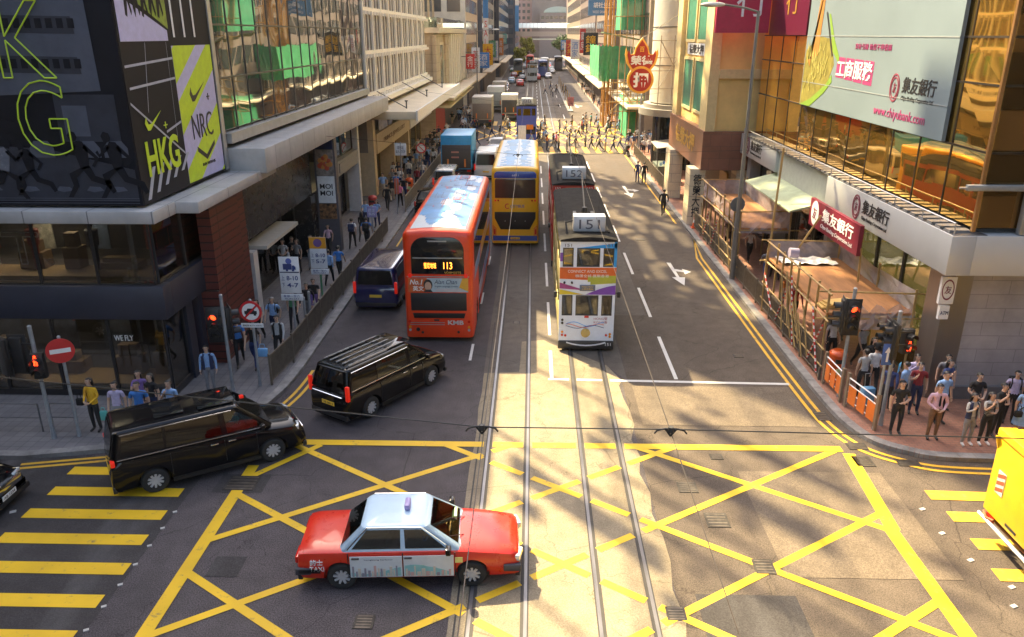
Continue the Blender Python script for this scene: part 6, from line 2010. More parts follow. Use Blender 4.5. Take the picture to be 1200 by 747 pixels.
# ------------------------------------------------------------------ street furniture
pole_m = M('grey_pole_paint', (.30, .32, .34), .5, .3, var=.2)
signw = M('sign_white', (.70, .71, .72), .45)
signb = M('sign_blue_face', (.03, .10, .36), .45)
signr = M('sign_red_face', (.55, .025, .03), .4)
redlamp = M('signal_red_lit', (1.0, .045, .008), .4, emit=1.3)
lamp_off = M('signal_lens_off', (.03, .03, .03), .25)
bamboo = M('bamboo', (.38, .25, .09), .6, var=.35, scale=3, stretch=(1, 1, .3))
ply = M('plywood_deck', (.34, .155, .055), .75, var=.3, scale=1.3, stretch=(3, .4, 1))
def signal(parent, x, y, z, rz, lit=0, n=3, peds=False):
    """Signal head: black case, visors and lenses; its face looks along -Y turned by rz."""
    mt = Matrix.Translation((x, y, z)) @ Matrix.Rotation(rz, 4, 'Z')
    tr_ = lambda v: mt @ Vector(v)
    d = .30
    g = G()
    g.v = []
    b = G().box(-.16, -.02, -.08, .16, .16, d * n + .06)
    g.add([tr_(v) for v in b.v], b.f)
    if not peds:
        b = G().box(-.26, .03, -.16, .26, .05, d * n + .14)
        g.add([tr_(v) for v in b.v], b.f)
    hd = g.ob('signal_head', black, parent, bevel=.012)
    for k in range(n):
        zc_ = d * (n - 1 - k) + .14
        c = G()
        c.cyl(tr_((0, -.02, zc_)), tr_((0, -.045, zc_)), .105, None, 16)
        c.ob('lens', redlamp if k == lit else lamp_off, hd)
        v = G()
        for j in range(9):
            a, e = R(-20 + 220 * j / 9), R(-20 + 220 * (j + 1) / 9)
            q = [tr_((.125 * math.cos(t), yy_, zc_ + .125 * math.sin(t))) for t, yy_ in ((a, -.02), (e, -.02), (e, -.24), (a, -.24))]
            v.quad(*q)
        v.ob('visor', black, hd)
    return hd
def pole(name, label, cat, x, y, z0, h, r=.055, top=True, mat=None, group=None):
    t = thing(name, label, cat, (x, y, z0), 0, group)
    g = G().cyl((0, 0, 0), (0, 0, h), r, None, 12)
    g.cyl((0, 0, 0), (0, 0, .25), r * 1.35, r * 1.1, 12)
    if top:
        g.cyl((0, 0, h), (0, 0, h + .03), r * 1.1, r * .5, 12)
    g.ob('pole', mat or pole_m, t, smooth=35)
    return t
P = .125
a = pole('traffic_light', 'grey traffic light pole showing red beside the corner shop entrance', 'traffic light', -9.72, 23.0, P, 3.3)
signal(a, -.30, -.02, 1.85, R(8), 0)
G().box(-.3, -.02, 2.2, 0, .02, 2.25).box(-.3, -.02, 2.6, 0, .02, 2.65).ob('bracket', black, a)
signal(a, .12, .28, 1.85, R(120), 5)
b = pole('traffic_light', 'pole with black signal backs and red man facing the left crossing bars', 'traffic light', -13.75, 19.72, P, 3.45)
signal(b, -.48, .1, 2.15, R(180), 9)
signal(b, -.85, .05, 2.10, R(150), 9)
hd = signal(b, .10, -.14, 2.02, R(10), 9, 2, True)
g = G()
for pts in ([(-.03, .50), (.03, .50), (.03, .56), (-.03, .56)], [(-.06, .36), (.06, .36), (.05, .49), (-.05, .49)], [(-.06, .26), (-.015, .26), (-.015, .36), (-.05, .36)], [(.015, .26), (.05, .26), (.05, .36), (.015, .36)]):
    g.ext([(.10 + x, -.215, 2.10 + z) for x, z in pts], (0, -.008, 0))
g.ob('red_man', redlamp, hd)
G().box(-.6, -.02, 2.9, 0, .02, 2.95).ob('bracket', black, b)
def disc(parent, x, y, z, r, mat, rz=0., d=.02, name='disc', off=0.):
    mt = Matrix.Translation((x, y, z)) @ Matrix.Rotation(rz, 4, 'Z')
    n = 28
    return G().ext([mt @ Vector((r * math.cos(2 * math.pi * k / n), -off, r * math.sin(2 * math.pi * k / n))) for k in range(n)], mt.to_3x3() @ Vector((0, -d, 0))).ob(name, mat, parent)
def rotbar(parent, x, y, z, w, h, rz, mat, off, name, roll=0., d=.006):
    mt = Matrix.Translation((x, y, z)) @ Matrix.Rotation(rz, 4, 'Z') @ Matrix.Rotation(roll, 4, 'Y')
    return G().ext([mt @ Vector(v) for v in ((-w, -off, -h), (w, -off, -h), (w, -off, h), (-w, -off, h))], mt.to_3x3() @ Vector((0, -d, 0))).ob(name, mat, parent)
ne = pole('no_entry_sign', 'round red no entry sign with white bar on a leaning grey pole by the kerb', 'road sign', -13.08, 19.85, P, 3.1, .045)
disc(ne, 0, -.05, 2.70, .36, signr, R(28))
rotbar(ne, 0, -.05, 2.70, .26, .065, R(28), white, .022, 'bar')
nm = pole('no_vehicles_sign', 'round white sign with red ring and struck through black car above a plate', 'road sign', -8.98, 23.45, P, 3.0, .045)
disc(nm, 0, -.05, 2.62, .36, signr, 0)
disc(nm, 0, -.05, 2.62, .28, white, 0, .004, 'disc_face', .021)
g = G()
for pts in ([(-.2, -.08), (.2, -.08), (.2, .03), (-.2, .03)], [(-.13, .03), (.13, .03), (.09, .11), (-.09, .11)], [(-.17, -.13), (-.09, -.13), (-.09, -.08), (-.17, -.08)], [(.09, -.13), (.17, -.13), (.17, -.08), (.09, -.08)]):
    g.ext([(x, -.076, 2.62 + z) for x, z in pts], (0, -.004, 0))
g.ob('car_symbol', black, nm)
rotbar(nm, 0, -.05, 2.62, .29, .03, 0, signr, .031, 'slash', R(-45))
G().box(-.36, -.07, 2.08, .36, -.05, 2.22).ob('plate', signw, nm)
text('雙程路 BOTH WAYS', nm, black, (0, -.07, 2.15), (1, 0, 0), (0, 0, 1), .07, .6, .004)
def parking_sign(label, x, y, top, h=3.7, post=None, sq=.36, z=2.2, d1='8-10', d2='4-7'):
    t = pole('restriction_sign', label, 'road sign', x, y, P, h, .045, mat=post)
    G().box(-sq, -.08, z, sq, -.05, z + 1.38).ob('panel', signw, t, bevel=.01)
    if top == 'orange':
        G().box(-sq, -.085, z + .88, sq, -.08, z + 1.38).ob('top_panel', M('sign_orange', (.72, .32, .02), .5), t)
        disc(t, 0, -.085, z + 1.13, .18, M('sign_purple', (.16, .08, .25), .5), 0, .006)
    else:
        g = G()
        for pts in ([(-.22, .9), (.1, .9), (.1, 1.12), (-.22, 1.12)], [(.11, .9), (.24, .9), (.24, 1.0), (.18, 1.06), (.11, 1.06)], [(-.12, .84), (-.04, .84), (-.04, .9), (-.12, .9)], [(.1, .84), (.18, .84), (.18, .9), (.1, .9)]):
            g.ext([(a, -.08, z + c) for a, c in pts], (0, -.006, 0))
        g.ob('truck_symbol', M('sign_symbol_navy', (.03, .05, .18), .5), t)
        disc(t, 0, -.08, z + 1.22, .11, M('sign_blue_round', (.10, .14, .42), .5), 0, .006)
        G().box(-sq + .02, -.084, z + .78, sq - .02, -.08, z + .82).ob('rule', navy, t)
    ink = M('sign_symbol_navy', (.03, .05, .18), .5)
    for k, s_ in enumerate((d1, d2)):
        text(s_, t, ink, (.08, -.08, z + .58 - k * .27), (1, 0, 0), (0, 0, 1), .17, .42, .006, bold=.02)
        text('上' if k == 0 else '下', t, ink, (-.26, -.08, z + .58 - k * .27), (1, 0, 0), (0, 0, 1), .17, .12, .006)
    G().box(-sq - .03, -.08, z - .28, sq + .03, -.05, z - .03).ob('lower_panel', signw, t, bevel=.01)
    text('星期一至六\nMON-SAT', t, ink, (0, -.08, z - .155), (1, 0, 0), (0, 0, 1), .18, .6, .006)
    return t
parking_sign('pale blue lorry restriction sign reading 8-10 and 4-7 behind the railing', -8.78, 27.1, 'blue', 3.55, None, .37, 2.05)
parking_sign('restriction sign with orange top panel on a green pole further up the kerb', -9.2, 32.5, 'orange', 2.75, M('green_pole', (.05, .2, .1), .5), .36, 1.42, '8-10', '5-7')
for x, y in ((-8.72, 28.9), (-8.72, 28.2)):
    pole('steel_bollard_pole', 'short plain grey post beside the lorry sign, %s one' % ('farther' if y > 28.5 else 'nearer'), 'post', x, y, P, 1.5, .05)
# kerbside railing on the left
railm2 = M('railing_brown', (.16, .135, .105), .5, .3, var=.25)
def railing(label, pts, h=1.05, mat=None, step=2.0, bars=True, z0=P):
    t = thing('pedestrian_railing', label, 'railing', (pts[0][0], pts[0][1], z0))
    o = Vector((pts[0][0], pts[0][1], 0))
    for a, b in zip(pts, pts[1:]):
        a, b = Vector((*a, 0)) - o, Vector((*b, 0)) - o
        n = max(1, round((b - a).length / step))
        for k in range(n + 1):
            p = a + (b - a) * k / n
            if k == n and (b + o).to_tuple()[:2] != pts[-1]:
                continue
            G().box(p.x - .035, p.y - .035, 0, p.x + .035, p.y + .035, h + .06).ob('post', mat or railm2, t)
        for k in range(n):
            p, q_ = a + (b - a) * k / n, a + (b - a) * (k + 1) / n
            g = G()
            d = (q_ - p).normalized()
            e = Vector((-d.y, d.x, 0)) * .018
            p, q_ = p + d * .05, q_ - d * .05
            for za, zb_ in ((h - .06, h), (.14, .19)):
                g.ext([p - e + Vector((0, 0, za)), q_ - e + Vector((0, 0, za)), q_ + e + Vector((0, 0, za)), p + e + Vector((0, 0, za))], (0, 0, zb_ - za))
            m_ = int((q_ - p).length / .085)
            for j in range(m_ + 1):
                c = p + (q_ - p) * j / max(m_, 1)
                g.box(c.x - .014, c.y - .014, .19, c.x + .014, c.y + .014, h - .06)
            g.ob('rail_panel', mat or railm2, t)
    return t
railing('long brown bar railing along the left kerb beside the shops', [(-8.6, 23.5), (-8.42, 25.4), (-8.4, 44.5)])
railing('pale steel railing further up the left kerb past the bus stop', [(-8.3, 50.5), (-8.2, 76)], 1.05, M('railing_pale', (.34, .28, .2), .5, .3))
railing('brown bar railing along the right kerb behind the bamboo', [(9.72, 24.4), (9.72, 46.5)])
railing('brown railing on the right kerb beyond the stone piers', [(9.75, 58.5), (9.75, 76.5)])
# low grey guard frames at the left crossing
def guard(label, x, y, w, rz):
    t = thing('guard_frame', label, 'barrier', (x, y, P), rz)
    G().tube([(-w, 0, 0), (-w, 0, .9), (w, 0, .9), (w, 0, 0)], .025, 8).tube([(-w, 0, .45), (w, 0, .45)], .02, 8).ob('frame', M('guard_grey', (.14, .14, .15), .5, .4), t)
guard('low grey tube guard around the foot of the red man pole', -13.65, 20.15, .35, 0)
guard('low grey tube guard at the left edge of the pavement', -15.0, 20.1, .7, 0)
# bus stop furniture on the left pavement
bs = pole('bus_stop_pole', 'bus stop pole with a small purple flag on the left pavement', 'bus stop', -8.75, 41.9, P, 2.2, .035)
G().box(-.26, -.03, 1.55, .26, .03, 2.15).ob('flag', M('flag_violet', (.32, .28, .5), .5), bs, bevel=.01)
text('巴士\nBUS', bs, white, (0, -.03, 1.85), (1, 0, 0), (0, 0, 1), .36, .36, .005)
bs = pole('bus_stop_pole', 'slim red and orange bus stop pole by the pale railing', 'bus stop', -8.7, 49.8, P, 2.4, .035)
G().box(-.14, -.03, 1.3, .14, .03, 2.3).ob('flag', M('flag_red', (.55, .12, .05), .5), bs, bevel=.01)
bs = pole('bus_stop_pole', 'tall bus stop pole with white flag on the crowded left pavement', 'bus stop', -9.2, 55.0, P, 3.9, .04)
G().box(-.4, -.03, 3.0, .4, .03, 3.85).ob('flag', signw, bs, bevel=.01)
text('城巴站\nBUS STOP', bs, black, (0, -.03, 3.42), (1, 0, 0), (0, 0, 1), .5, .65, .005)
nb = pole('no_entry_sign', 'small round no turning sign on the left pavement under the cream canopy', 'road sign', -8.6, 61, P, 3.0, .04)
disc(nb, 0, -.05, 2.7, .4, signr, 0)
disc(nb, 0, -.05, 2.7, .3, white, 0, .004, 'disc_face', .021)
rotbar(nb, 0, -.05, 2.7, .3, .03, 0, signr, .028, 'slash', R(45))
def post_box(label, x, y, mat):
    t = thing('litter_bin', label, 'bin', (x, y, P))
    G().cyl((0, 0, 0), (0, 0, .95), .27, .29, 16).ob('body', mat, t, smooth=35)
    G().ell((0, 0, .95), (.3, .3, .18), 0, 16, 5, 0, 90).ob('lid', mat, t, smooth=50)
    G().box(-.16, -.31, .70, .16, -.24, .84).ob('opening', black, t)
    G().box(-.11, -.30, .3, .11, -.275, .52).ob('sticker', M('sticker_lime', (.5, .6, .25), .5), t)
    return t
binm = M('bin_orange', (.68, .10, .015), .35, coat=.3)
post_box('orange litter bin beside the bamboo and the right traffic light', 10.25, 24.4, binm)
post_box('red litter bin against the jewellery shop on the left pavement', -10.4, 50.3, M('bin_red', (.45, .04, .03), .4))
post_box('orange litter bin among the crowd on the left pavement', -9.0, 57.0, binm)
# right traffic lights
a = pole('traffic_light', 'traffic light with a lit red lamp in front of the near scaffold', 'traffic light', 9.92, 23.1, P, 3.65)
signal(a, -.02, -.12, 2.30, R(-4), 0)
signal(a, -.28, .1, 2.30, R(-100), 9)
b = pole('traffic_light', 'grey pole with dark signal heads and red man at the right corner', 'traffic light', 10.45, 21.15, P, 3.6)
signal(b, -.28, .06, 2.35, R(-95), 9)
signal(b, -.25, -.25, 2.35, R(-95), 9)
hd = signal(b, .42, .1, 2.35, R(15), 9, 2, True)
G().box(0, -.02, 2.55, .45, .02, 2.6).box(0, -.02, 2.95, .45, .02, 3.0).ob('bracket', black, b)
g = G()
for pts in ([(-.03, .50), (.03, .50), (.03, .56), (-.03, .56)], [(-.06, .36), (.06, .36), (.05, .49), (-.05, .49)], [(-.06, .26), (-.015, .26), (-.015, .36), (-.05, .36)], [(.015, .26), (.05, .26), (.05, .36), (.015, .36)]):
    g.ext([(.44 + x, .03, 2.12 + z) for x, z in pts], (0, -.008, 0))
g.ob('red_man', redlamp, hd)
ow = pole('one_way_sign', 'thin pole with small blue ahead only arrow sign at the right corner', 'road sign', 10.12, 20.85, P, 2.75, .04)
G().box(-.15, -.07, 2.1, .15, -.045, 2.75).ob('panel', signb, ow, bevel=.01)
g = G()
g.ext([(-.03, -.07, 2.2), (.03, -.07, 2.2), (.03, -.07, 2.5), (-.03, -.07, 2.5)], (0, -.005, 0))
g.ext([(-.09, -.07, 2.48), (.09, -.07, 2.48), (0, -.07, 2.66)], (0, -.005, 0))
g.ob('arrow', white, ow)
# orange and white barrier at the right kerb
def barrier(label, x, y, rz, w=1.3):
    t = thing('road_barrier', label, 'barrier', (x, y, P), rz)
    g = G()
    g.tube([(-w / 2, 0, .1), (-w / 2, 0, 1.0), (w / 2, 0, 1.0), (w / 2, 0, .1)], .022, 8)
    for z in (.3, .55, .8):
        g.tube([(-w / 2, 0, z), (w / 2, 0, z)], .016, 6)
    g.ob('frame', white, t)
    for k in range(3):
        G().box(-w / 2 + .08 + k * w / 3, -.03, .22, -w / 2 + w / 3 - .03 + k * w / 3, -.012, .78).ob('board', M('barrier_orange', (.70, .17, .02), .5), t)
    G().box(-w / 2 - .1, -.04, 0, -w / 2 + .02, .04, 1.15).ob('wood_post', M('weathered_wood', (.2, .14, .09), .8), t)
    G().box(w / 2 - .02, -.04, 0, w / 2 + .1, .04, 1.15).ob('wood_post', M('weathered_wood', (.2, .14, .09), .8), t)
barrier('white frame barrier with orange boards standing nearest the right corner', 9.98, 21.6, R(-80), 1.5)
barrier('white frame barrier with orange boards next to the red traffic light', 9.78, 23.4, R(-88), 1.3)
# bamboo scaffold platforms over the right pavement
def mesh_mat(name, col, alpha):
    if name in MATS:
        return MATS[name]
    m = M(name, col, .8, var=.2, scale=2)
    t = m.node_tree
    b = t.nodes['Principled BSDF']
    tr_ = t.nodes.new('ShaderNodeBsdfTransparent')
    mx = t.nodes.new('ShaderNodeMixShader')
    mx.inputs[0].default_value = alpha
    t.links.new(tr_.outputs[0], mx.inputs[1])
    t.links.new(b.outputs[0], mx.inputs[2])
    t.links.new(mx.outputs[0], t.nodes['Material Output'].inputs[0])
    return m
netw = mesh_mat('pinkish_debris_net', (.50, .43, .44), .52)
tape = M('red_white_tape', (.6, .3, .28), .6, var=.1)
t_ = tape.node_tree
wv = t_.nodes.new('ShaderNodeTexWave')
wv.bands_direction = 'Z'
wv.inputs['Scale'].default_value = 1.6
tc_ = t_.nodes.new('ShaderNodeTexCoord')
t_.links.new(tc_.outputs['Object'], wv.inputs['Vector'])
cr_ = t_.nodes.new('ShaderNodeMix')
cr_.data_type = 'RGBA'
cr_.inputs['A'].default_value = (.65, .6, .58, 1)
cr_.inputs['B'].default_value = (.55, .04, .03, 1)
rp_ = t_.nodes.new('ShaderNodeMath')
rp_.operation = 'GREATER_THAN'
rp_.inputs[1].default_value = .5
t_.links.new(wv.outputs['Fac'], rp_.inputs[0])
t_.links.new(rp_.outputs[0], cr_.inputs['Factor'])
t_.links.new(cr_.outputs['Result'], t_.nodes['Principled BSDF'].inputs['Base Color'])
def net(g, a, b, za, zb_, q, n=8, sag=.12):
    """Hanging debris net between two points, its edges slack."""
    a, b = Vector(a), Vector(b)
    nrm = Vector((-(b - a).y, (b - a).x, 0)).normalized()
    rows = 4
    P_ = []
    for i in range(n + 1):
        u = i / n
        p = a + (b - a) * u
        top = zb_ - sag * (1 - abs((u * 3) % 1 * 2 - 1)) * q.uniform(.6, 1.2)
        P_.append([(p.x + nrm.x * q.uniform(-.05, .05), p.y + nrm.y * q.uniform(-.05, .05), za + (top - za) * r / rows) for r in range(rows + 1)])
    for i in range(n):
        for r in range(rows):
            g.quad(P_[i][r], P_[i + 1][r], P_[i + 1][r + 1], P_[i][r + 1])
def scaffold(label, x0, x1, y0, y1, zd, mesh_h, seed, tall=(), sides=(0, 1, 2, 3)):
    q = random.Random(seed)
    t = thing('bamboo_scaffold', label, 'scaffold', (x0, y0, P))
    o = Vector((x0, y0, P))
    W_, D_, Z_ = x1 - x0, y1 - y0, zd - P
    n = max(2, round(D_ / 1.0))
    for k in range(n + 1):
        y = D_ * k / n
        hh = Z_ + mesh_h + q.uniform(-.05, .15)
        g = G()
        c = Vector((q.uniform(-.05, .05), y, 0))
        e = Vector((q.uniform(-.06, .06), y + q.uniform(-.08, .08), hh))
        m_ = (c + e) / 2 + Vector((q.uniform(-.04, .04), q.uniform(-.04, .04), 0))
        g.tube([c, m_, e], .042, 7)
        g.ob('bamboo_post', bamboo, t, smooth=40)
        if k in (0, n // 2, n):
            G().tube([(W_, y, 0), (W_ + q.uniform(-.05, .05), y, hh)], .042, 7).ob('bamboo_post', bamboo, t, smooth=40)
    for z in (.55, 1.15, Z_ - .15, Z_ + mesh_h - .05):
        G().tube([(-.05, -.35, z + q.uniform(-.05, .05)), (-.05 + q.uniform(-.04, .04), D_ * .5, z + q.uniform(-.05, .05)), (-.05, D_ + .35, z + q.uniform(-.05, .05))], .034, 6).ob('bamboo_ledger', bamboo, t, smooth=40)
    for y in (0, D_):
        for z in (Z_ - .15, Z_ + mesh_h - .05):
            G().tube([(-.35, y, z + q.uniform(-.05, .05)), (W_ + .45, y, z + q.uniform(-.05, .05))], .034, 6).ob('bamboo_ledger', bamboo, t, smooth=40)
    for k in range(n):
        if q.random() < .75:
            ya, yb_ = D_ * k / n, D_ * (k + 1) / n
            G().tube([(-.08, ya, .3 if k % 2 else 1.9), (-.08, yb_, 1.9 if k % 2 else .3)], .028, 6).ob('bamboo_brace' if k % 2 else 'taped_brace', bamboo if k % 2 else tape, t)
    G().box(0, 0, Z_ - .08, W_, D_, Z_).ob('deck', ply, t)
    g = G()
    for a, b in [(((0, 0), (W_, 0)), ((W_, 0), (W_, D_)), ((W_, D_), (0, D_)), ((0, D_), (0, 0)))[k] for k in sides]:
        net(g, (a[0], a[1], 0), (b[0], b[1], 0), Z_ - .25, Z_ + mesh_h, q, 10)
    g.ob('debris_net', netw, t)
    for x, y, h in tall:
        G().tube([(x - x0, y - y0, 0), (x - x0 + .1, y - y0 + .1, h * .5), (x - x0 + .15, y - y0, h)], .045, 7).ob('bamboo_pole', bamboo, t, smooth=40)
    return t
sc2 = scaffold('far bamboo scaffold with pale netted plywood deck beside the awning', 9.75, 12.1, 36.2, 44.6, 2.55, .85, 3)
sc1 = scaffold('near bamboo scaffold with netted plywood deck beside the red traffic light', 9.75, 12.6, 24.6, 31.4, 2.45, .75, 5, tall=((9.85, 31.9, 6.7),), sides=(1, 2))
g = G()
net(g, (1.0, -.05, 0), (2.85, .0, 0), 1.75, 2.75, random.Random(3), 10, .45)
g.ob('debris_net', netw, sc1)
for k in range(9):
    q = random.Random(40 + k)
    y0 = q.uniform(-.3, 6)
    G().tube([(-.12 + q.uniform(-.05, .05), y0, q.uniform(.1, .9)), (-.1, y0 + q.uniform(.6, 1.6), q.uniform(1.4, 2.6))], .028, 6).ob('taped_brace' if k % 3 == 0 else 'bamboo_brace', tape if k % 3 == 0 else bamboo, sc1, smooth=40)
# loose sheets, timber and diagonal poles on the near deck
tb = thing('timber_stack', 'small stack of pale timber boards at the edge of the near scaffold deck', 'timber', (10.2, 25.2, 2.46))
for k in range(3):
    G().cbox((.1 * k, .05 * k, .03 + .06 * k), (1.0, .5, .05), 0, .15 * k).ob('board', M('fresh_timber', (.58, .38, .12), .6), tb)
sh = G()
q = random.Random(8)
for i in range(10):
    for j in range(3):
        f_ = lambda a, b: (9.95 + a * .22, 30.2 + b * .35, 2.47 + .05 * math.sin(a * 1.9 + b * 2.3) + .06)
        sh.quad(f_(i, j), f_(i + 1, j), f_(i + 1, j + 1), f_(i, j + 1))
tag(sh.ob('plastic_sheet', M('white_sheet', (.66, .63, .60), .5)), 'crumpled white plastic sheet lying across the far end of the near scaffold deck', 'sheet')
g = G().cyl((10.4, 30.9, 2.8), (10.75, 30.9, 2.78), .2, None, 14)
tag(g.ob('rolled_net', M('rolled_net_violet', (.28, .25, .34), .7), smooth=35), 'small dark roll of netting at the far end of the near scaffold deck', 'roll')
for x0, y0, z0, x1, y1, z1, lb in ((10.9, 31.3, 2.9, 11.5, 31.0, 4.3, 'slanting bamboo prop leaning up to the maroon bank sign'), (11.9, 27.6, 2.6, 11.75, 27.4, 3.9, 'upright bamboo prop under the near end of the maroon bank sign')):
    tag(G().tube([(x0, y0, z0), (x1, y1, z1)], .04, 7).ob('bamboo_prop', bamboo), lb, 'bamboo pole')
def cone(label, x, y):
    t = thing('traffic_cone', label, 'traffic cone', (x, y, P))
    G().box(-.19, -.19, 0, .19, .19, .04).cyl((0, 0, .04), (0, 0, .7), .14, .03, 16).ob('body', M('cone_orange', (.72, .12, .03), .5), t, smooth=35)
    G().cyl((0, 0, .34), (0, 0, .52), .093, .064, 16).ob('band', white, t, smooth=35)
cone('orange traffic cone at the foot of the stone pier', 9.75, 46.4)
bk_ = thing('round_road_sign', 'grey back of a round road sign above the far scaffold corner', 'road sign', (9.7, 36.9, P))
G().cyl((0, 0, 0), (0, 0, 3.7), .045, None, 10).ob('pole', pole_m, bk_)
disc(bk_, 0, -.05, 3.4, .36, M('sign_back_slate', (.16, .19, .21), .5, .3), R(10))
# lamp posts
def lamp_post(label, x, y, h, arm, rz=0., z0=P):
    t = thing('street_lamp', label, 'street lamp', (x, y, z0), rz)
    G().cyl((0, 0, 0), (0, 0, 2.2), .13, .11, 14).cyl((0, 0, 2.2), (0, 0, h), .10, .065, 14).ob('pole', M('lamp_post_grey', (.20, .19, .175), .5, .4), t, smooth=35)
    G().tube([(0, 0, h - .05), (-arm * .4, 0, h + .12), (-arm, 0, h + .25)], .045, 8).ob('arm', M('lamp_post_grey', (.2, .19, .175), .5, .4), t, smooth=40)
    G().ell((-arm - .45, 0, h + .25), (.55, .2, .11), 0, 14, 6).ob('lamp_head', M('lamp_head_pale', (.55, .53, .48), .4), t, smooth=50)
    return t
lamp_post('tall grey street lamp at the right kerb in front of the yellow building', 9.55, 36.0, 11.9, 1.5)
lamp_post('street lamp far up the left side arching over the road', -8.8, 128, 11.5, 2.5, R(180), 0)
pole('signal_post', 'thin grey post on the right kerb below the pawn sign', 'post', 10.3, 77.6, P, 5.6, .08)
# news stall
ns = thing('news_stall', 'small news stall with grey sheet roof and blue magazines behind the right railing', 'stall', (11.0, 66.3, P))
G().ext([(-.9, -1.6, 2.2), (1.0, -1.6, 2.45), (1.0, -1.6, 2.5), (-.9, -1.6, 2.25)], (0, 3.6, .1)).ob('roof', M('stall_roof_grey', (.30, .28, .26), .6), ns)
for x in (-.8, .9):
    for y in (-1.5, 1.9):
        G().cyl((x, y, 0), (x, y, 2.3), .035, None, 8).ob('post', dgrey, ns)
G().box(-.7, -1.4, 0, .8, 1.7, .75).ob('counter', M('stall_green', (.10, .13, .11), .6), ns)
for k in range(6):
    G().cbox((-.5 + .25 * k, -1.42, .95 + .12 * (k % 3)), (.2, .03, .26), 0, 0, 0, R(-15)).ob('magazine', M('magazine_blue' if k % 2 else 'magazine_cyan', (.10, .25, .6) if k % 2 else (.25, .55, .7), .4), ns)
def motorbike(label, x, y, rz, z0=P):
    t = thing('motorcycle', label, 'motorcycle', (x, y, z0), rz)
    G().cbox((0, 0, .55), (.3, .8, .3)).ob('body', black, t, bevel=.08)
    G().cbox((0, -.25, .8), (.28, .7, .12)).ob('seat', black, t, bevel=.04)
    G().cbox((0, -.6, .95), (.36, .32, .3)).ob('top_box', black, t, bevel=.05)
    G().tube([(0, .65, .3), (0, .45, .95)], .04).ob('fork', steel, t)
    G().tube([(-.35, .4, 1.0), (.35, .4, 1.0)], .02).ob('handlebar', black, t)
    for y_ in (-.62, .65):
        wheel(t, .06, y_, .3, .12, 6)
    G().cbox((0, -.80, .75), (.16, .05, .08)).ob('tail_light', tailm, t)
motorbike('black motorcycle parked against the right kerb near the far crossing', 9.0, 76.8, R(10), 0)
motorbike('black motorcycle parked on the pavement beside the news stall', 11.2, 61.5, R(-20))
# pawn shop sign over the street
pw = thing('pawn_sign', 'big red pawn shop sign with yellow bat shaped rim hung over the street', 'sign', (8.7, 66, 6.5))
rim_ = M('sign_rim_yellow', (.75, .38, .04), .4)
redp = M('sign_red_panel', (.36, .012, .008), .45)
def outline(s):
    top = [(-1.32, 9.55), (-1.25, 10.0), (-1.0, 9.55), (-.62, 9.6), (-.48, 10.15), (-.22, 10.55), (0, 10.85), (.22, 10.55), (.48, 10.15), (.62, 9.6), (1.0, 9.55), (1.25, 10.0), (1.32, 9.55)]
    low = [(1.15, 8.85), (.75, 8.3), (-.75, 8.3), (-1.15, 8.85)]
    c = (0, 9.3)
    return [((x - c[0]) * s, (z - c[1]) * s + c[1]) for x, z in top + low]
ox = 8.62
def fly2(pts, y, d, mat, name, par):
    return G().ext([(ox + x, y, z) for x, z in pts], (0, d, 0)).ob(name, mat, par, w=True)
fly2(outline(1.0), 66.0, .3, rim_, 'upper_rim', pw)
fly2(outline(.86), 65.97, .03, redp, 'upper_panel', pw)
circ = lambda r, n=32: [(r * math.cos(2 * math.pi * k / n), 7.62 + r * math.sin(2 * math.pi * k / n)) for k in range(n)]
fly2(circ(1.06), 65.95, .36, rim_, 'lower_rim', pw)
fly2(circ(.88), 65.92, .03, redp, 'lower_panel', pw)
text('榮德', pw, white, (ox, 65.965, 9.12), (1, 0, 0), (0, 0, 1), .72, 1.75, .02, world=True, bold=.03)
text('押', pw, white, (ox, 65.915, 7.62), (1, 0, 0), (0, 0, 1), 1.15, 1.2, .02, world=True, bold=.04)
text('百', pw, rim_, (ox, 65.965, 9.95), (1, 0, 0), (0, 0, 1), .4, .38, .02, world=True, bold=.02)
g = G()
for z in (6.9, 8.3, 9.3, 10.6):
    g.tube([(ox + .8, 66.3, z), (13, 67.2, z)], .035, 6)
for x in (10.2, 11.3, 12.4):
    g.tube([(x, 66.7, 5.6), (x, 66.7, 11)], .035, 6)
g.tube([(10.2, 66.7, 6.9), (12.4, 66.9, 10.6)], .03, 6)
g.tube([(10.2, 66.7, 10.6), (12.4, 66.9, 6.9)], .03, 6)
g.tube([(ox, 66.2, 10.8), (13, 67, 13.5)], .03, 6)
g.ob('steel_frame', M('weathered_steel', (.30, .27, .22), .6, .5), pw, w=True)
# blue street name board high on the right
bl = thing('blue_name_board', 'blue name board with white characters high over the right pavement', 'sign', (9.5, 112, 14))
G().box(7.2, 112, 13.4, 11.2, 112.2, 15.4).ob('panel', M('name_board_blue', (.08, .22, .42), .45), bl, w=True)
text('胡社生行', bl, white, (9.2, 111.99, 14.7), (1, 0, 0), (0, 0, 1), .7, 2.6, .02, world=True, bold=.02)
text('WOO SANG HONG', bl, white, (9.2, 111.99, 13.85), (1, 0, 0), (0, 0, 1), .35, 2.8, .02, world=True)
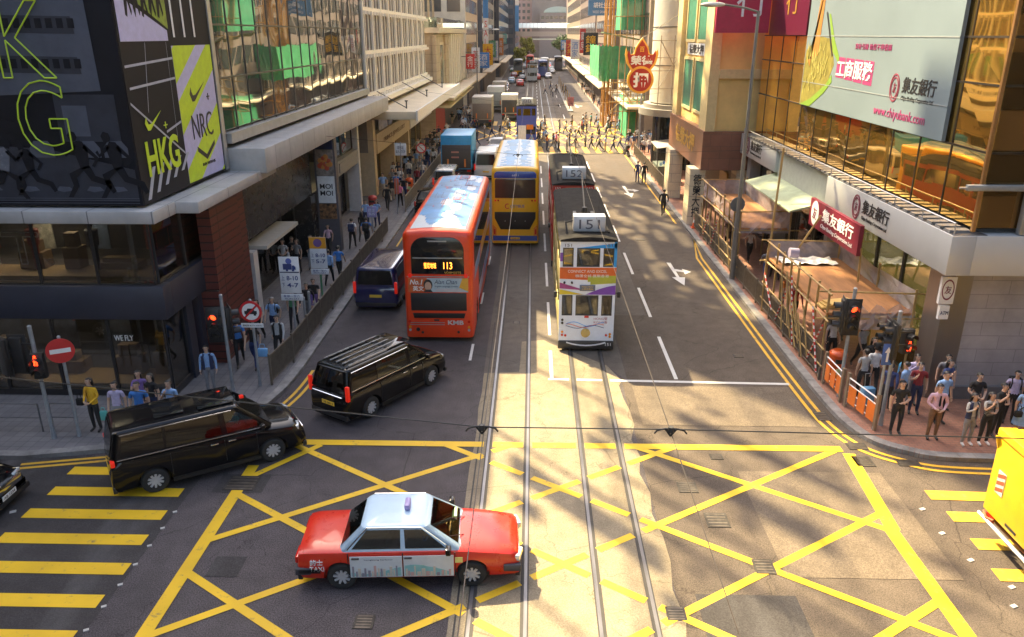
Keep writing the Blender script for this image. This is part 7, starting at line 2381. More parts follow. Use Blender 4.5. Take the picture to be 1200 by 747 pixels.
# green netted scaffold on the right
green = mesh_mat('green_debris_net', (.03, .30, .13), .85)
greenl = mesh_mat('bright_green_net', (.04, .33, .12), .9)
gs_ = thing('bamboo_scaffold', 'orange bamboo scaffold tower wrapped in green nets far up the right pavement', 'scaffold', (9.6, 100, 0))
q = random.Random(4)
ob2 = M('bamboo_orange', (.50, .25, .05), .6, var=.3, scale=3)
for k in range(12):
    x, y = 8.6 + q.uniform(0, 1.5), 101 + q.uniform(0, 8)
    G().tube([(x, y, 0), (x + q.uniform(-.15, .15), y, 9), (x + q.uniform(-.2, .2), y, 18)], .07, 6).ob('bamboo_post', ob2, gs_, w=True)
for z in (1.5, 3, 4.5, 12, 14, 16):
    G().tube([(8.4, 100.9, z), (11.6, 100.9, z + .1)], .06, 6).ob('bamboo_ledger', ob2, gs_, w=True)
g = G()
net(g, (7.95, 100.5, 0), (9.2, 100.4, 0), 5.6, 9.9, q, 6, .3)
net(g, (7.95, 116, 0), (7.95, 100.5, 0), 5.8, 9.9, q, 10, .3)
g.ob('bright_net', greenl, gs_, w=True)
g = G()
net(g, (9.2, 100.4, 0), (11.7, 100.3, 0), 5.9, 9.8, q, 8, .2)
g.quad((7.95, 100.5, 5.8), (11.7, 100.3, 5.9), (11.7, 104, 5.7), (7.95, 104, 5.6))
g.ob('dark_net', green, gs_, w=True)
gn = thing('netted_scaffold', 'tall green netted scaffold above and below the pawn sign on the right', 'scaffold', (11, 88, 0))
g = G()
net(g, (9.2, 88, 0), (11.6, 88, 0), 11.5, 22, q, 8, .2)
net(g, (9.2, 94, 0), (9.2, 88, 0), 11.5, 22, q, 8, .2)
g.ob('upper_net', green, gn, w=True)
g = G()
net(g, (10.2, 88, 0), (12, 88, 0), .3, 4.6, q, 6, .2)
net(g, (10.2, 96, 0), (10.2, 88, 0), .3, 4.6, q, 6, .2)
g.ob('lower_net', green, gn, w=True)
for x in (9.0, 9.7, 10.4, 11.2):
    G().tube([(x, 87.8, .1), (x + .1, 87.8, 11), (x, 87.8, 22)], .05, 6).ob('bamboo_post', bamboo, gn, w=True)
for z in (3.2, 4.2, 5.2, 6.2, 11.0, 12.8):
    G().tube([(8.2, 87.7, z), (12, 87.7, z + .05)], .05, 6).ob('bamboo_ledger', bamboo, gn, w=True)
for z, s in ((4, 1), (6, -1)):
    G().tube([(8.4, 87.6, 3.2), (11.2, 87.6, 6.2)] if s > 0 else [(11.2, 87.6, 3.2), (9.2, 87.6, 6.2)], .045, 6).ob('bamboo_brace', bamboo, gn, w=True)
G().ext([(7.4, 88, 11.2), (11.6, 88, 10.4), (11.6, 88, 10.5), (7.4, 88, 11.3)], (0, 4, 0)).ob('catch_fan', M('catch_fan_green', (.14, .2, .10), .7), gn, w=True)
# traffic island far down the road
isl = thing('traffic_island', 'narrow traffic island with posts and red and white sign far down the road', 'traffic island', (5.6, 140, 0))
G().box(5.2, 122, 0, 6.1, 190, .15).ob('kerb', kerbm, isl, w=True)
for k in range(7):
    G().cyl((5.65, 126 + k * 9, .15), (5.65, 126 + k * 9, 2.4), .07, None, 8).ob('post', bamboo, isl, w=True)
G().box(5.2, 121.9, .9, 6.1, 122, 2.2).ob('sign_board', M('island_red_white', (.6, .2, .18), .5, var=.5, scale=3), isl, w=True)
# overhead wires
wirem = M('wire_black', (.02, .02, .02), .5)
copper = M('contact_wire_copper', (.06, .05, .045), .5, .3)
for nm_, x in (('left', -.72), ('right', 2.08)):
    g = G()
    pts = [(x, -40, 5.52)] + [(x + .03 * math.sin(k), k * 14 - 3.6, 5.5 - (.0 if k % 2 else .06)) for k in range(0, 26)]
    g.tube(pts, .008, 5)
    tag(g.ob('tram_wire', copper), 'overhead tram wire running down the street above the %s pair of rails' % nm_, 'wire')
def hanger(g, x, y, z):
    g.tube([(x - .24, y, z - .05), (x - .2, y, z + .0), (x - .09, y, z + .03), (x, y, z + .03), (x + .09, y, z + .03), (x + .2, y, z + .0), (x + .24, y, z - .05)], .014, 6)
    g.tube([(x - .08, y, z + .02), (x, y, z - .09), (x + .08, y, z + .02)], .016, 6)
    g.cyl((x, y, z - .02), (x, y, z + .06), .055, .04, 12)
for n_, (y, xl, yl, zl, xr, yr, zr, lb) in enumerate(((10.38, -17, 13.2, 5.75, 16.0, 9.7, 5.75, 'nearest black span wire with two hangers crossing over the junction'), (38.4, -10.6, 38.4, 6.5, 12.2, 38.4, 5.9, 'thin span wire crossing the street above tram 151'), (66.4, -10.8, 66.4, 6.9, 10.4, 66.4, 6.6, 'thin span wire crossing the street above the yellow bus'))):
    t = thing('span_wire', lb, 'wire', (0, y, 5.6))
    g = G().tube([(xl, yl, zl), (-.72, y, 5.60), (2.08, y, 5.60), (xr, yr, zr)], .010 if n_ == 0 else .008, 5)
    g.ob('cable', wirem, t, w=True)
    for x in (-.72, 2.08):
        g = G()
        hanger(g, x, y, 5.58)
        g.ob('hanger', wirem, t, w=True)
pole('wire_pole', 'steel pole carrying the nearest span wire in the left side street', 'pole', -17, 13.2, 0, 6.2, .1)
# window cleaning gantry arm on the bank ledge
ar = thing('gantry_arm', 'grey steel bracket arm standing on the bank ledge at the right edge', 'bracket', (14.0, 22.25, 5.7))
G().box(-.12, -.1, 0, .12, .1, 1.25).ob('post', M('gantry_grey', (.28, .3, .31), .45, .4), ar, bevel=.02)
G().box(-1.8, -.08, 1.25, .2, .08, 1.42).ob('arm', M('gantry_grey', (.28, .3, .31), .45, .4), ar, bevel=.02)
G().cyl((-1.8, 0, 1.33), (-2.0, 0, 1.33), .03, None, 8).ob('tip', steel, ar)
# ------------------------------------------------------------------ people
SK = [M('skin_light', (.52, .33, .23), .55, var=.05), M('skin_tan', (.42, .25, .16), .55, var=.05)]
HAIRC = M('hair_black', (.012, .010, .009), .45)
HAIRG = M('hair_grey', (.22, .21, .2), .6)
CL = {}
def cloth(n, c):
    if n not in CL:
        CL[n] = M('cloth_' + n.replace(' ', '_'), c, .85, var=.22, scale=7, bump=.6, bscale=13)
    return CL[n]
COL = {'white': (.66, .66, .66), 'black': (.016, .016, .018), 'navy': (.02, .03, .08), 'grey': (.22, .22, .23), 'light blue': (.26, .42, .68), 'blue': (.05, .20, .55),
       'red': (.45, .03, .03), 'maroon': (.22, .02, .025), 'pink': (.68, .18, .30), 'yellow': (.75, .42, .02), 'green': (.06, .25, .12), 'beige': (.48, .38, .26), 'orange': (.6, .2, .04),
       'lilac': (.50, .44, .62), 'brown': (.16, .09, .05), 'dark blue': (.03, .05, .16), 'pale grey': (.42, .42, .42), 'teal': (.08, .35, .36), 'violet': (.2, .12, .35), 'pale pink': (.62, .40, .48)}
cl = lambda n: cloth(n, COL[n])
PM = {}
def pose_joints(pose, fem):
    """Joint positions (metres, figure 1.70 m tall, facing -Y)."""
    sw = .155 if fem else .18
    hw = .095 if fem else .09
    J = {'pelvis': (0, 0, .95), 'waist': (0, 0, 1.10), 'chest': (0, .005, 1.28), 'neckbase': (0, .005, 1.42), 'neck': (0, -.005, 1.49), 'jaw': (0, -.025, 1.545), 'head': (0, -.012, 1.61), 'crown': (0, .0, 1.672)}
    for s, n in ((-1, 'r'), (1, 'l')):
        J['sh' + n] = (s * sw, .01, 1.385)
        J['el' + n] = (s * (sw + .055), .03, 1.12)
        J['wr' + n] = (s * (sw + .07), -.03, .89)
        J['ha' + n] = (s * (sw + .065), -.055, .82)
        J['hi' + n] = (s * hw, 0, .88)
        J['kn' + n] = (s * (hw + .01), -.015, .49)
        J['an' + n] = (s * (hw + .015), .02, .085)
        J['to' + n] = (s * (hw + .04), -.14, .035)
    def arm(n, el, wr, ha):
        J['el' + n], J['wr' + n], J['ha' + n] = el, wr, ha
    if pose.startswith('walk'):
        f = 1 if pose == 'walk' else -1
        for n, d in (('r', f), ('l', -f)):
            s = -1 if n == 'r' else 1
            J['kn' + n] = (s * .09, -.17 * d - (.06 if d < 0 else 0), .51)
            J['an' + n] = (s * .095, -.30 * d + (.06 if d > 0 else .06), .10 if d > 0 else .17)
            J['to' + n] = (s * .11, J['an' + n][1] - (.15 if d > 0 else .10), .055 if d > 0 else .05)
            arm(n, (s * (sw + .05), .14 * d + .02, 1.14), (s * (sw + .04), .20 * d - .08, .92), (s * (sw + .03), .21 * d - .13, .86))
    if pose in ('phone', 'phone_walk'):
        arm('r', (-(sw + .06), -.08, 1.15), (-(sw - .03), -.24, 1.28), (-(sw - .07), -.25, 1.36))
    if pose == 'ear':
        arm('l', (sw + .10, -.08, 1.16), (sw - .02, -.14, 1.40), (sw - .06, -.13, 1.50))
    if pose == 'mouth':
        arm('r', (-(sw + .04), -.10, 1.16), (-.06, -.20, 1.38), (-.02, -.17, 1.46))
        arm('l', (sw + .05, -.02, 1.13), (.05, -.20, 1.12), (-.05, -.21, 1.13))
    if pose == 'front':
        arm('r', (-(sw + .07), .0, 1.13), (-.10, -.19, 1.02), (-.02, -.22, 1.0))
        arm('l', (sw + .07, .0, 1.13), (.10, -.19, 1.0), (.03, -.22, .97))
    if pose == 'onearm':
        arm('l', (sw + .07, .0, 1.13), (.07, -.19, 1.10), (-.02, -.22, 1.09))
    if pose == 'sit':
        for n, s in (('r', -1), ('l', 1)):
            J['kn' + n] = (s * .12, -.42, .90)
            J['an' + n] = (s * .12, -.44, .50)
            J['to' + n] = (s * .13, -.58, .46)
            arm(n, (s * (sw + .05), -.05, 1.14), (s * .12, -.28, 1.06), (s * .08, -.34, 1.06))
    return J
RADII = {'pelvis': (.150, .112), 'waist': (.132, .10), 'chest': (.158, .108), 'neckbase': (.075, .065), 'neck': (.052, .054), 'jaw': (.060, .072), 'head': (.076, .092), 'crown': (.054, .066),
         'sh': (.060, .062), 'el': (.043, .044), 'wr': (.028, .03), 'ha': (.030, .04), 'hi': (.092, .098), 'kn': (.060, .062), 'an': (.042, .045), 'to': (.040, .032)}
EDG = [('pelvis', 'waist'), ('waist', 'chest'), ('chest', 'neckbase'), ('neckbase', 'neck'), ('neck', 'jaw'), ('jaw', 'head'), ('head', 'crown')]
for n in 'rl':
    EDG += [('chest', 'sh' + n), ('sh' + n, 'el' + n), ('el' + n, 'wr' + n), ('wr' + n, 'ha' + n), ('pelvis', 'hi' + n), ('hi' + n, 'kn' + n), ('kn' + n, 'an' + n), ('an' + n, 'to' + n)]
def person_mesh(pose, fem, sleeve, legs, near=True):
    """One continuous skinned body; slots: 0 skin, 1 top, 2 legs, 3 shoes."""
    key = (pose, fem, sleeve, legs, near)
    if key in PM:
        return PM[key]
    J = pose_joints(pose, fem)
    names = list(J)
    me = bpy.data.meshes.new('skeleton')
    me.from_pydata([J[n] for n in names], [(names.index(a), names.index(b)) for a, b in EDG], [])
    o = bpy.data.objects.new('skeleton', me)
    C.objects.link(o)
    md = o.modifiers.new('skin', 'SKIN')
    md.use_smooth_shade = True
    md.branch_smoothing = .3
    for i, n in enumerate(names):
        rx_, ry_ = RADII.get(n) or RADII[n[:2]]
        k = 1.
        if fem and n in ('waist', 'chest', 'neckbase'):
            k = .88
        if fem and n[:2] in ('sh', 'el', 'wr'):
            k = .85
        sv = me.skin_vertices[0].data[i]
        sv.radius = (rx_ * k, ry_ * k)
        sv.use_root = n == 'pelvis'
    sb = o.modifiers.new('sub', 'SUBSURF')
    sb.levels = 2 if near else 1
    bpy.context.view_layer.update()
    m2 = bpy.data.meshes.new_from_object(o.evaluated_get(bpy.context.evaluated_depsgraph_get()))
    C.objects.unlink(o)
    bpy.data.objects.remove(o)
    segs = [(Vector(J[a]), Vector(J[b]), a, b) for a, b in EDG]
    vs = [v.co.copy() for v in m2.vertices]
    fs, mi = [], []
    for p in m2.polygons:
        c = p.center
        best = None
        for a, b, na, nb in segs:
            d = b - a
            t = max(0, min(1, (c - a).dot(d) / d.length_squared))
            q = (c - a - d * t).length
            if best is None or q < best[0]:
                best = (q, na[:2], nb[:2], t)
        _, na, nb, t = best
        if (na, nb) in (('ne', 'ja'), ('ja', 'he'), ('he', 'cr'), ('wr', 'ha')):
            k = 0
        elif (na, nb) == ('ne', 'ne'):
            k = 0 if t > .35 else 1
        elif (na, nb) == ('sh', 'el'):
            k = 1 if (sleeve == 'long' or t < .62) else 0
        elif (na, nb) == ('el', 'wr'):
            k = 1 if sleeve == 'long' else 0
        elif nb in ('hi',) or (na, nb) == ('hi', 'kn'):
            k = 2
        elif (na, nb) == ('pe', 'wa'):
            k = 2 if t < .25 else 1
        elif (na, nb) == ('kn', 'an'):
            k = 2 if legs == 'long' else 0
        elif (na, nb) == ('an', 'to'):
            k = 3
        else:
            k = 1
        fs.append(tuple(p.vertices))
        mi.append(k)
    g = G()
    g.v, g.f, g.m = [tuple(v) for v in vs], fs, mi
    # nose, ears, fingers
    hx, hy, hz = J['head']
    if near:
        g.loft([[(hx - .012, hy - .088, hz + .02), (hx + .012, hy - .088, hz + .02), (hx, hy - .096, hz + .02)], [(hx - .018, hy - .088, hz - .018), (hx + .018, hy - .088, hz - .018), (hx, hy - .116, hz - .014)], [(hx - .012, hy - .085, hz - .026), (hx + .012, hy - .085, hz - .026), (hx, hy - .092, hz - .026)]], 0)
        for s in (-1, 1):
            g.ell((hx + s * .080, hy + .005, hz), (.012, .02, .03), 0, 6, 4)
        for n, s in (('r', -1), ('l', 1)):
            w_, h_ = Vector(J['wr' + n]), Vector(J['ha' + n])
            d = (h_ - w_).normalized()
            side = Vector((0, 1, 0)) - d * d.y
            side = side.normalized() if side.length > .1 else Vector((0, 0, 1))
            inn = d.cross(side) * (s if True else 1)
            base = h_ + d * .012
            for k, ln in enumerate((.066, .078, .074, .058)):
                a = base + side * (.024 - .016 * k)
                b = a + d * ln * .55 + inn * .004
                c = b + d * ln * .42 - inn * .02 * 1
                g.cyl(a, b, .0095, .0085, 6, 0)
                g.cyl(b, c, .0085, .0065, 6, 0)
            a = w_ + d * .03 + side * .02
            b = a + side * .035 + d * .025
            g.cyl(a, b, .011, .010, 6, 0)
            g.cyl(b, b + d * .035 + side * .008, .0095, .007, 6, 0)
    me = bpy.data.meshes.new('person_body')
    me.from_pydata(g.v, [], g.f)
    me.polygons.foreach_set('material_index', g.m)
    me.polygons.foreach_set('use_smooth', [True] * len(me.polygons))
    for m_ in (SK[0], cl('white'), cl('black'), black):
        me.materials.append(m_)
    PM[key] = (me, J)
    return PM[key]
HM = {}
def hair_mesh(style, pose):
    key = (style, pose == 'sit')
    if key in HM:
        return HM[key]
    g = G()
    c = Vector((0, .006, 1.618))
    nu, nv = 16, 9
    r = (.088, .106, .092)
    P_ = []
    for j in range(nv + 1):
        a = R(-35 + 125 * j / nv)
        P_.append([(c.x + r[0] * math.cos(a) * math.cos(2 * math.pi * k / nu), c.y + r[1] * math.cos(a) * math.sin(2 * math.pi * k / nu), c.z + r[2] * math.sin(a)) for k in range(nu)])
    for j in range(nv):
        for k in range(nu):
            k2 = (k + 1) % nu
            q = [P_[j][k], P_[j][k2], P_[j + 1][k2], P_[j + 1][k]]
            m_ = sum((Vector(v) for v in q), Vector()) / 4
            if m_.y < -.035 and m_.z < 1.662:
                continue
            if m_.y < .03 and m_.z < 1.60 and style != 'long':
                continue
            g.quad(*q)
    if style == 'long':
        rings = []
        for z, w_, d0, d1 in ((1.66, .088, .0, .10), (1.58, .094, .0, .112), (1.50, .10, .02, .115), (1.42, .105, .03, .11), (1.36, .09, .05, .10)):
            rings.append([(-w_, d0, z), (-w_ * .85, d1 * .8, z), (-w_ * .4, d1, z), (w_ * .4, d1, z), (w_ * .85, d1 * .8, z), (w_, d0, z), (w_ * .8, d0 + .015, z), (0, d1 - .03, z), (-w_ * .8, d0 + .015, z)])
        g.loft(rings)
    if style == 'bun':
        g.ell((0, .11, 1.66), (.045, .045, .045), 0, 10, 6)
        g.loft([[(-.08, .06, 1.62), (.08, .06, 1.62), (.06, .10, 1.62), (-.06, .10, 1.62)], [(-.05, .05, 1.54), (.05, .05, 1.54), (.04, .085, 1.54), (-.04, .085, 1.54)]])
    me = g.mesh('hair')
    me.polygons.foreach_set('use_smooth', [True] * len(me.polygons))
    me.materials.append(HAIRC)
    HM[key] = me
    return me
FM = []
def face_mesh():
    if FM:
        return FM[0]
    g = G()
    for s in (-1, 1):
        g.ell((s * .030, -.101, 1.618), (.011, .006, .006), 0, 8, 4)
        g.box(s * .016, -.108, 1.636, s * .046, -.098, 1.641, 0)
    g.box(-.022, -.105, 1.558, .022, -.092, 1.565, 1)
    me = g.mesh('face_features')
    me.materials.append(black)
    me.materials.append(M('lips', (.4, .14, .11), .5))
    FM.append(me)
    return me
NP = [0]
def person(label, x, y, rz=0., pose='stand', fem=False, top='white', bottom='black', sleeve='short', legs='long', hair='short', s=1., z=P, skin=0, near=True, group=None, shoes=None, haircol=None, cat='person'):
    me, J = person_mesh(pose, fem, sleeve, legs, near)
    o = bpy.data.objects.new('person', me)
    C.objects.link(o)
    o.location = (x, y, z)
    o.rotation_euler = (0, 0, R(rz))
    NP[0] += 1
    wq = random.Random(NP[0])
    o.scale = (s * wq.uniform(.95, 1.12) * (1 if near else 1.25), s * wq.uniform(.95, 1.12) * (1 if near else 1.2), s)
    for k, m_ in enumerate((SK[skin], cl(top), cl(bottom), cl(shoes) if shoes else black)):
        o.material_slots[k].link = 'OBJECT'
        o.material_slots[k].material = m_
    tag(o, label, cat, group)
    h = bpy.data.objects.new('hair', hair_mesh(hair, pose))
    C.objects.link(h)
    h.parent = o
    if haircol:
        h.material_slots[0].link = 'OBJECT'
        h.material_slots[0].material = haircol
    if near:
        f = bpy.data.objects.new('face_features', face_mesh())
        C.objects.link(f)
        f.parent = o
    return o
def backpack(o, mat):
    G().cbox((0, .19, 1.22), (.30, .17, .42)).cbox((0, .28, 1.14), (.22, .06, .2)).ob('backpack', mat, o, bevel=.05)
    for s in (-1, 1):
        G().tube([(s * .11, .12, 1.40), (s * .12, -.02, 1.46), (s * .12, -.125, 1.34), (s * .13, -.10, 1.15)], .018, 6).ob('strap', mat, o)
def jacket(o, mat, fem=False):
    """Open jacket over the top: shell with sleeves, front edges apart."""
    k = .88 if fem else 1.
    rings = []
    for z, w_, d in ((.90, .185, .135), (1.05, .17, .128), (1.20, .185, .13), (1.34, .20, .13), (1.43, .12, .085)):
        ring = []
        for j in range(15):
            a = R(-90 + 25 + 310 * j / 14)
            ring.append((w_ * k * math.cos(a), .005 + d * k * math.sin(a), z))
        rings.append(ring)
    g = G().loft(rings, caps=False, closed=False)
    g.ob('jacket', mat, o, smooth=60)
def dress(o, mat, z0=.52, z1=1.12, flare=.24):
    rings = []
    for k in range(6):
        t = k / 5
        z = z1 + (z0 - z1) * t
        w_ = .15 + (flare - .15) * t ** .8
        rings.append([(w_ * math.cos(2 * math.pi * j / 20) * (1 + .04 * t * math.cos(j * 2.5)), w_ * .78 * math.sin(2 * math.pi * j / 20) * (1 + .05 * t * math.sin(j * 2.2)), z) for j in range(20)])
    G().loft(rings, caps=False).ob('skirt', mat, o, smooth=60)
def bag(label, x, y, z, mat, w_=.26, h=.24, d=.12, rz=0., strap=.16, name='handbag', cat='bag'):
    t = thing(name, label, cat, (x, y, z), R(rz))
    G().cbox((0, 0, h / 2), (w_, d, h)).ob('body', mat, t, bevel=.03)
    G().tube([(-w_ * .3, 0, h), (-w_ * .2, 0, h + strap), (w_ * .2, 0, h + strap), (w_ * .3, 0, h)], .01, 5).ob('handle', mat, t)
    return t

# left corner pavement
o = person('woman in yellow jacket and dark trousers by the no entry sign', -12.72, 20.2, -10, 'front', True, 'yellow', 'black', 'long', hair='long')
jacket(o, cl('yellow'), True)
bag('dark shoulder bag at the side of the woman in yellow', -13.08, 20.2, .95, cl('black'), .2, .22)
bag('turquoise plastic bag carried beside the woman in yellow', -12.36, 20.05, .55, M('bag_turquoise', (.10, .42, .38), .4), .2, .3, .1, 0, .1, 'plastic_bag')
person('person in lilac top with white collar waiting behind the chauffeur minivan', -11.85, 19.95, 5, 'stand', True, 'lilac', 'grey', 'short', hair='bun')
person('person in dark patterned top behind the lilac top, hair loose', -11.55, 20.75, 20, 'phone', True, 'violet', 'black', 'short', hair='long')
person('long haired woman in black at the left kerb beside the blue shirt', -11.1, 20.55, -15, 'stand', True, 'black', 'navy', 'short', hair='long')
person('man in bright blue shirt waiting behind the chauffeur minivan', -11.2, 19.95, 10, 'stand', False, 'blue', 'black', 'short')
person('woman in pale blue top with hand to her mouth above the minivan roof', -10.35, 20.1, 0, 'mouth', True, 'light blue', 'black', 'short', hair='bun')
o = person('man in navy jacket and grey trousers outside the corner shop window', -10.32, 22.75, 12, 'stand', False, 'light blue', 'grey', 'long')
jacket(o, cl('navy'))
person('man in bright blue shirt and black trousers striding past the red traffic light', -10.2, 25.1, 20, 'walk', False, 'blue', 'black', 'short', s=1.04)
person('woman in black top behind the struck car sign', -9.6, 24.9, 0, 'walk2', True, 'black', 'dark blue', 'short', hair='long')
bag('sky blue tote bag beside the struck car sign', -9.25, 24.75, .62, M('bag_sky', (.2, .45, .75), .5), .34, .3, .12)
o = person('man in black suit and pale shirt walking along the railing', -8.95, 25.6, 5, 'walk', False, 'pale grey', 'black', 'long', haircol=HAIRC)
jacket(o, cl('black'))
o = person('grey haired man in sky blue polo with backpack straps', -9.75, 27.6, 0, 'walk2', False, 'light blue', 'navy', 'short', haircol=HAIRG)
backpack(o, cl('black'))
person('woman in grey top walking beside the sky blue polo', -10.25, 27.3, 6, 'walk', True, 'grey', 'black', 'short', hair='long')
person('person in dark green top half hidden behind the lorry sign', -9.3, 28.6, 8, 'walk', False, 'green', 'black', 'short')
person('person in black jacket walking just behind the lorry sign', -8.95, 29.4, 0, 'walk2', False, 'black', 'grey', 'long')
o = person('boy in black t-shirt and violet shorts by the brown railing', -8.95, 30.4, 5, 'walk', False, 'black', 'violet', 'short', 'short', s=.92)
person('person in white top walking in the shade behind the boy', -10.2, 31.8, 0, 'walk2', True, 'white', 'black', 'short', hair='long')
person('man in white shirt walking away past the orange topped sign', -9.35, 34.5, 178, 'walk', False, 'light blue', 'black', 'long')
person('man in blue shirt walking away next to the white shirt', -9.05, 35.2, 176, 'walk2', False, 'blue', 'black', 'short')
o = person('man with navy backpack over white shirt walking away, left of the pair', -9.7, 41.0, 182, 'walk', False, 'white', 'black', 'short')
backpack(o, cl('navy'))
o = person('man with dark backpack over blue shirt walking away, right of the pair', -8.95, 41.2, 178, 'walk2', False, 'blue', 'black', 'short')
backpack(o, cl('black'))
person('long haired woman in black walking just ahead of the backpack pair', -9.5, 42.6, 180, 'walk', True, 'black', 'black', 'long', hair='long')
person('schoolgirl in pale blue blouse standing on the left pavement, left of the two', -9.95, 45.9, 10, 'stand', True, 'light blue', 'navy', 'short', hair='bun')
person('schoolgirl in pale blue blouse standing on the left pavement, right of the two', -9.3, 46.0, -10, 'front', True, 'light blue', 'navy', 'short', hair='long')
for i, (x, y, t_, b_, ps_, lb) in enumerate(((-12.0, 36.3, 'white', 'black', 'front', 'woman in white blouse at the dark shop entrance, leftmost of the group'), (-11.7, 36.8, 'black', 'black', 'stand', 'woman in black dress at the dark shop entrance'), (-11.35, 36.4, 'grey', 'black', 'phone', 'woman in grey top with phone at the dark shop entrance'), (-10.9, 37.2, 'black', 'grey', 'walk', 'woman in black coat stepping out of the dark shop entrance'), (-10.6, 39.5, 'pale pink', 'black', 'walk2', 'woman in pale pink top by the restaurant banner'))):
    person(lb, x, y, [0, 30, -20, 10, 0][i], ps_, True, t_, b_, 'short' if i != 3 else 'long', hair='long')
person('woman in bright pink top walking away on the left pavement', -8.85, 51.8, 180, 'walk', True, 'pink', 'black', 'short', hair='bun')
person('person in black with long coat beside the pink top', -9.55, 50.9, 180, 'walk2', False, 'black', 'black', 'long')
o = person('man in vivid blue jacket on the crowded left pavement', -9.7, 55.6, 180, 'walk', False, 'blue', 'black', 'long')
person('person in maroon top walking under the cream canopy', -8.6, 58.2, 180, 'walk', False, 'maroon', 'black', 'long')

# right corner
person('man in black t-shirt and black trousers with one arm bent at the kerb', 10.62, 20.62, -5, 'onearm', False, 'black', 'black', 'short')
o = person('man in pink shirt with dark tie holding a phone at the kerb', 11.55, 20.35, -4, 'front', False, 'pale pink', 'brown', 'long', s=1.01)
G().ext([(-.018, -.112, 1.40), (.018, -.112, 1.40), (.03, -.128, 1.12), (0, -.13, 1.07), (-.03, -.128, 1.12)], (0, -.01, 0)).ob('tie', cl('black'), o)
o = person('man in pale blue shirt and dark waistcoat behind the pink shirt', 12.2, 21.3, 12, 'stand', False, 'light blue', 'black', 'short')
person('man in maroon t-shirt leaning over his phone by the grey wall', 11.75, 21.95, -15, 'phone', False, 'maroon', 'navy', 'short')
o = person('woman in navy cardigan and grey trousers looking down at her phone', 12.35, 20.0, 10, 'phone', True, 'pale grey', 'grey', 'long', hair='long', shoes='white', s=.95)
jacket(o, cl('navy'), True)
o = person('woman in black and white striped top with hand to her mouth', 12.85, 20.05, 5, 'mouth', True, 'pale grey', 'black', 'short', hair='long', shoes='white', s=.96)
g = G()
for k in range(8):
    z = 1.0 + k * .048
    w_, d = .142 + .015 * (k > 4), .118
    g.loft([[(w_ * math.cos(2 * math.pi * j / 18), .0 + d * math.sin(2 * math.pi * j / 18), zz) for j in range(18)] for zz in (z, z + .022)], caps=False)
g.ob('stripes', cl('black'), o, smooth=60)
person('person in black outfit holding a phone close to the face', 13.45, 20.55, 20, 'mouth', False, 'black', 'black', 'short', s=.99)
o = person('woman in pale blue dress with a strap across it at the right edge', 14.0, 20.35, -8, 'stand', True, 'light blue', 'light blue', 'short', 'short', hair='long', shoes='white')
dress(o, cl('light blue'))
G().tube([(.13, -.06, 1.40), (0, -.135, 1.2), (-.16, -.09, .98)], .012, 6).ob('strap', cl('black'), o)
bag('black shoulder bag hanging on the pale blue dress', 13.78, 20.22, .92, cl('black'), .2, .18)
o = person('man in grey lilac shirt with backpack behind the pale blue dress', 14.3, 21.4, -20, 'stand', False, 'lilac', 'black', 'short')
backpack(o, cl('black'))
o = person('man in blue shirt holding up a paper beside the signal pole', 11.35, 22.0, -140, 'phone', False, 'light blue', 'black', 'short')
G().cbox((-.10, -.27, 1.40), (.22, .015, .28), 0, .2).ob('paper', M('paper_sky', (.15, .55, .8), .5), o)
person('man in lilac blue shirt with hand to his face against the steel column', 11.95, 22.6, -10, 'mouth', False, 'lilac', 'grey', 'long')
person('man in dark jacket behind the signal pole at the right corner', 10.85, 21.9, 150, 'walk', False, 'dark blue', 'black', 'long')
person('woman in pale top with red backpack strap beside the blue suitcase', 10.55, 23.0, 170, 'stand', True, 'pale grey', 'black', 'short', hair='bun')
sc_ = thing('suitcase', 'light blue wheeled suitcase with raised handle under the near scaffold', 'suitcase', (10.52, 22.45, P), R(10))
G().cbox((0, 0, .36), (.40, .24, .56)).ob('body', M('suitcase_blue', (.16, .36, .58), .35), sc_, bevel=.04)
G().tube([(-.09, .06, .62), (-.09, .12, 1.05), (.09, .12, 1.05), (.09, .06, .62)], .012, 6).ob('handle', steel, sc_)
for s in (-1, 1):
    G().cyl((s * .15, -.05, .04), (s * .15, .05, .04), .04, None, 10).ob('wheel', black, sc_)
person('person in white top standing under the near scaffold behind the lit signal', 10.6, 25.9, 0, 'stand', True, 'white', 'black', 'short', hair='long')
person('person in grey top walking under the near scaffold by the bin', 10.9, 27.0, 175, 'walk', False, 'grey', 'navy', 'short')
person('person in black and white top under the middle of the near scaffold', 11.4, 25.3, 10, 'walk2', True, 'pale grey', 'black', 'short', hair='long')
person('person in red jacket under the far end of the near scaffold', 10.5, 29.8, 0, 'walk', False, 'red', 'black', 'long')
person('person in orange vest stooping by the bamboo braces', 10.35, 31.0, 90, 'stand', False, 'orange', 'navy', 'short')
person('man in grey top and jeans walking away under the far scaffold', 10.9, 35.3, 180, 'walk', False, 'grey', 'dark blue', 'short')
person('man in black top walking away under the far scaffold', 11.5, 35.9, 180, 'walk2', False, 'black', 'black', 'short')
person('woman in white blouse inside the far scaffold tunnel', 11.1, 39.0, 0, 'walk', True, 'white', 'black', 'short', hair='long')
person('person in brown top inside the far scaffold tunnel', 10.6, 41.5, 0, 'walk2', False, 'brown', 'black', 'short')
person('person in green top at the far end of the scaffold tunnel', 11.3, 44.0, 180, 'walk', False, 'green', 'black', 'short')
person('person in black walking in the road at the right kerb near the stone pier', 8.5, 50.4, 180, 'walk', False, 'black', 'black', 'long', z=0)
person('person in slate jacket standing in the road beside the right railing', 8.3, 62.3, 178, 'stand', False, 'dark blue', 'dark blue', 'long', z=0)
person('person in black jacket standing in the road against the right railing', 8.75, 61.8, 170, 'stand', False, 'black', 'black', 'long', z=0)
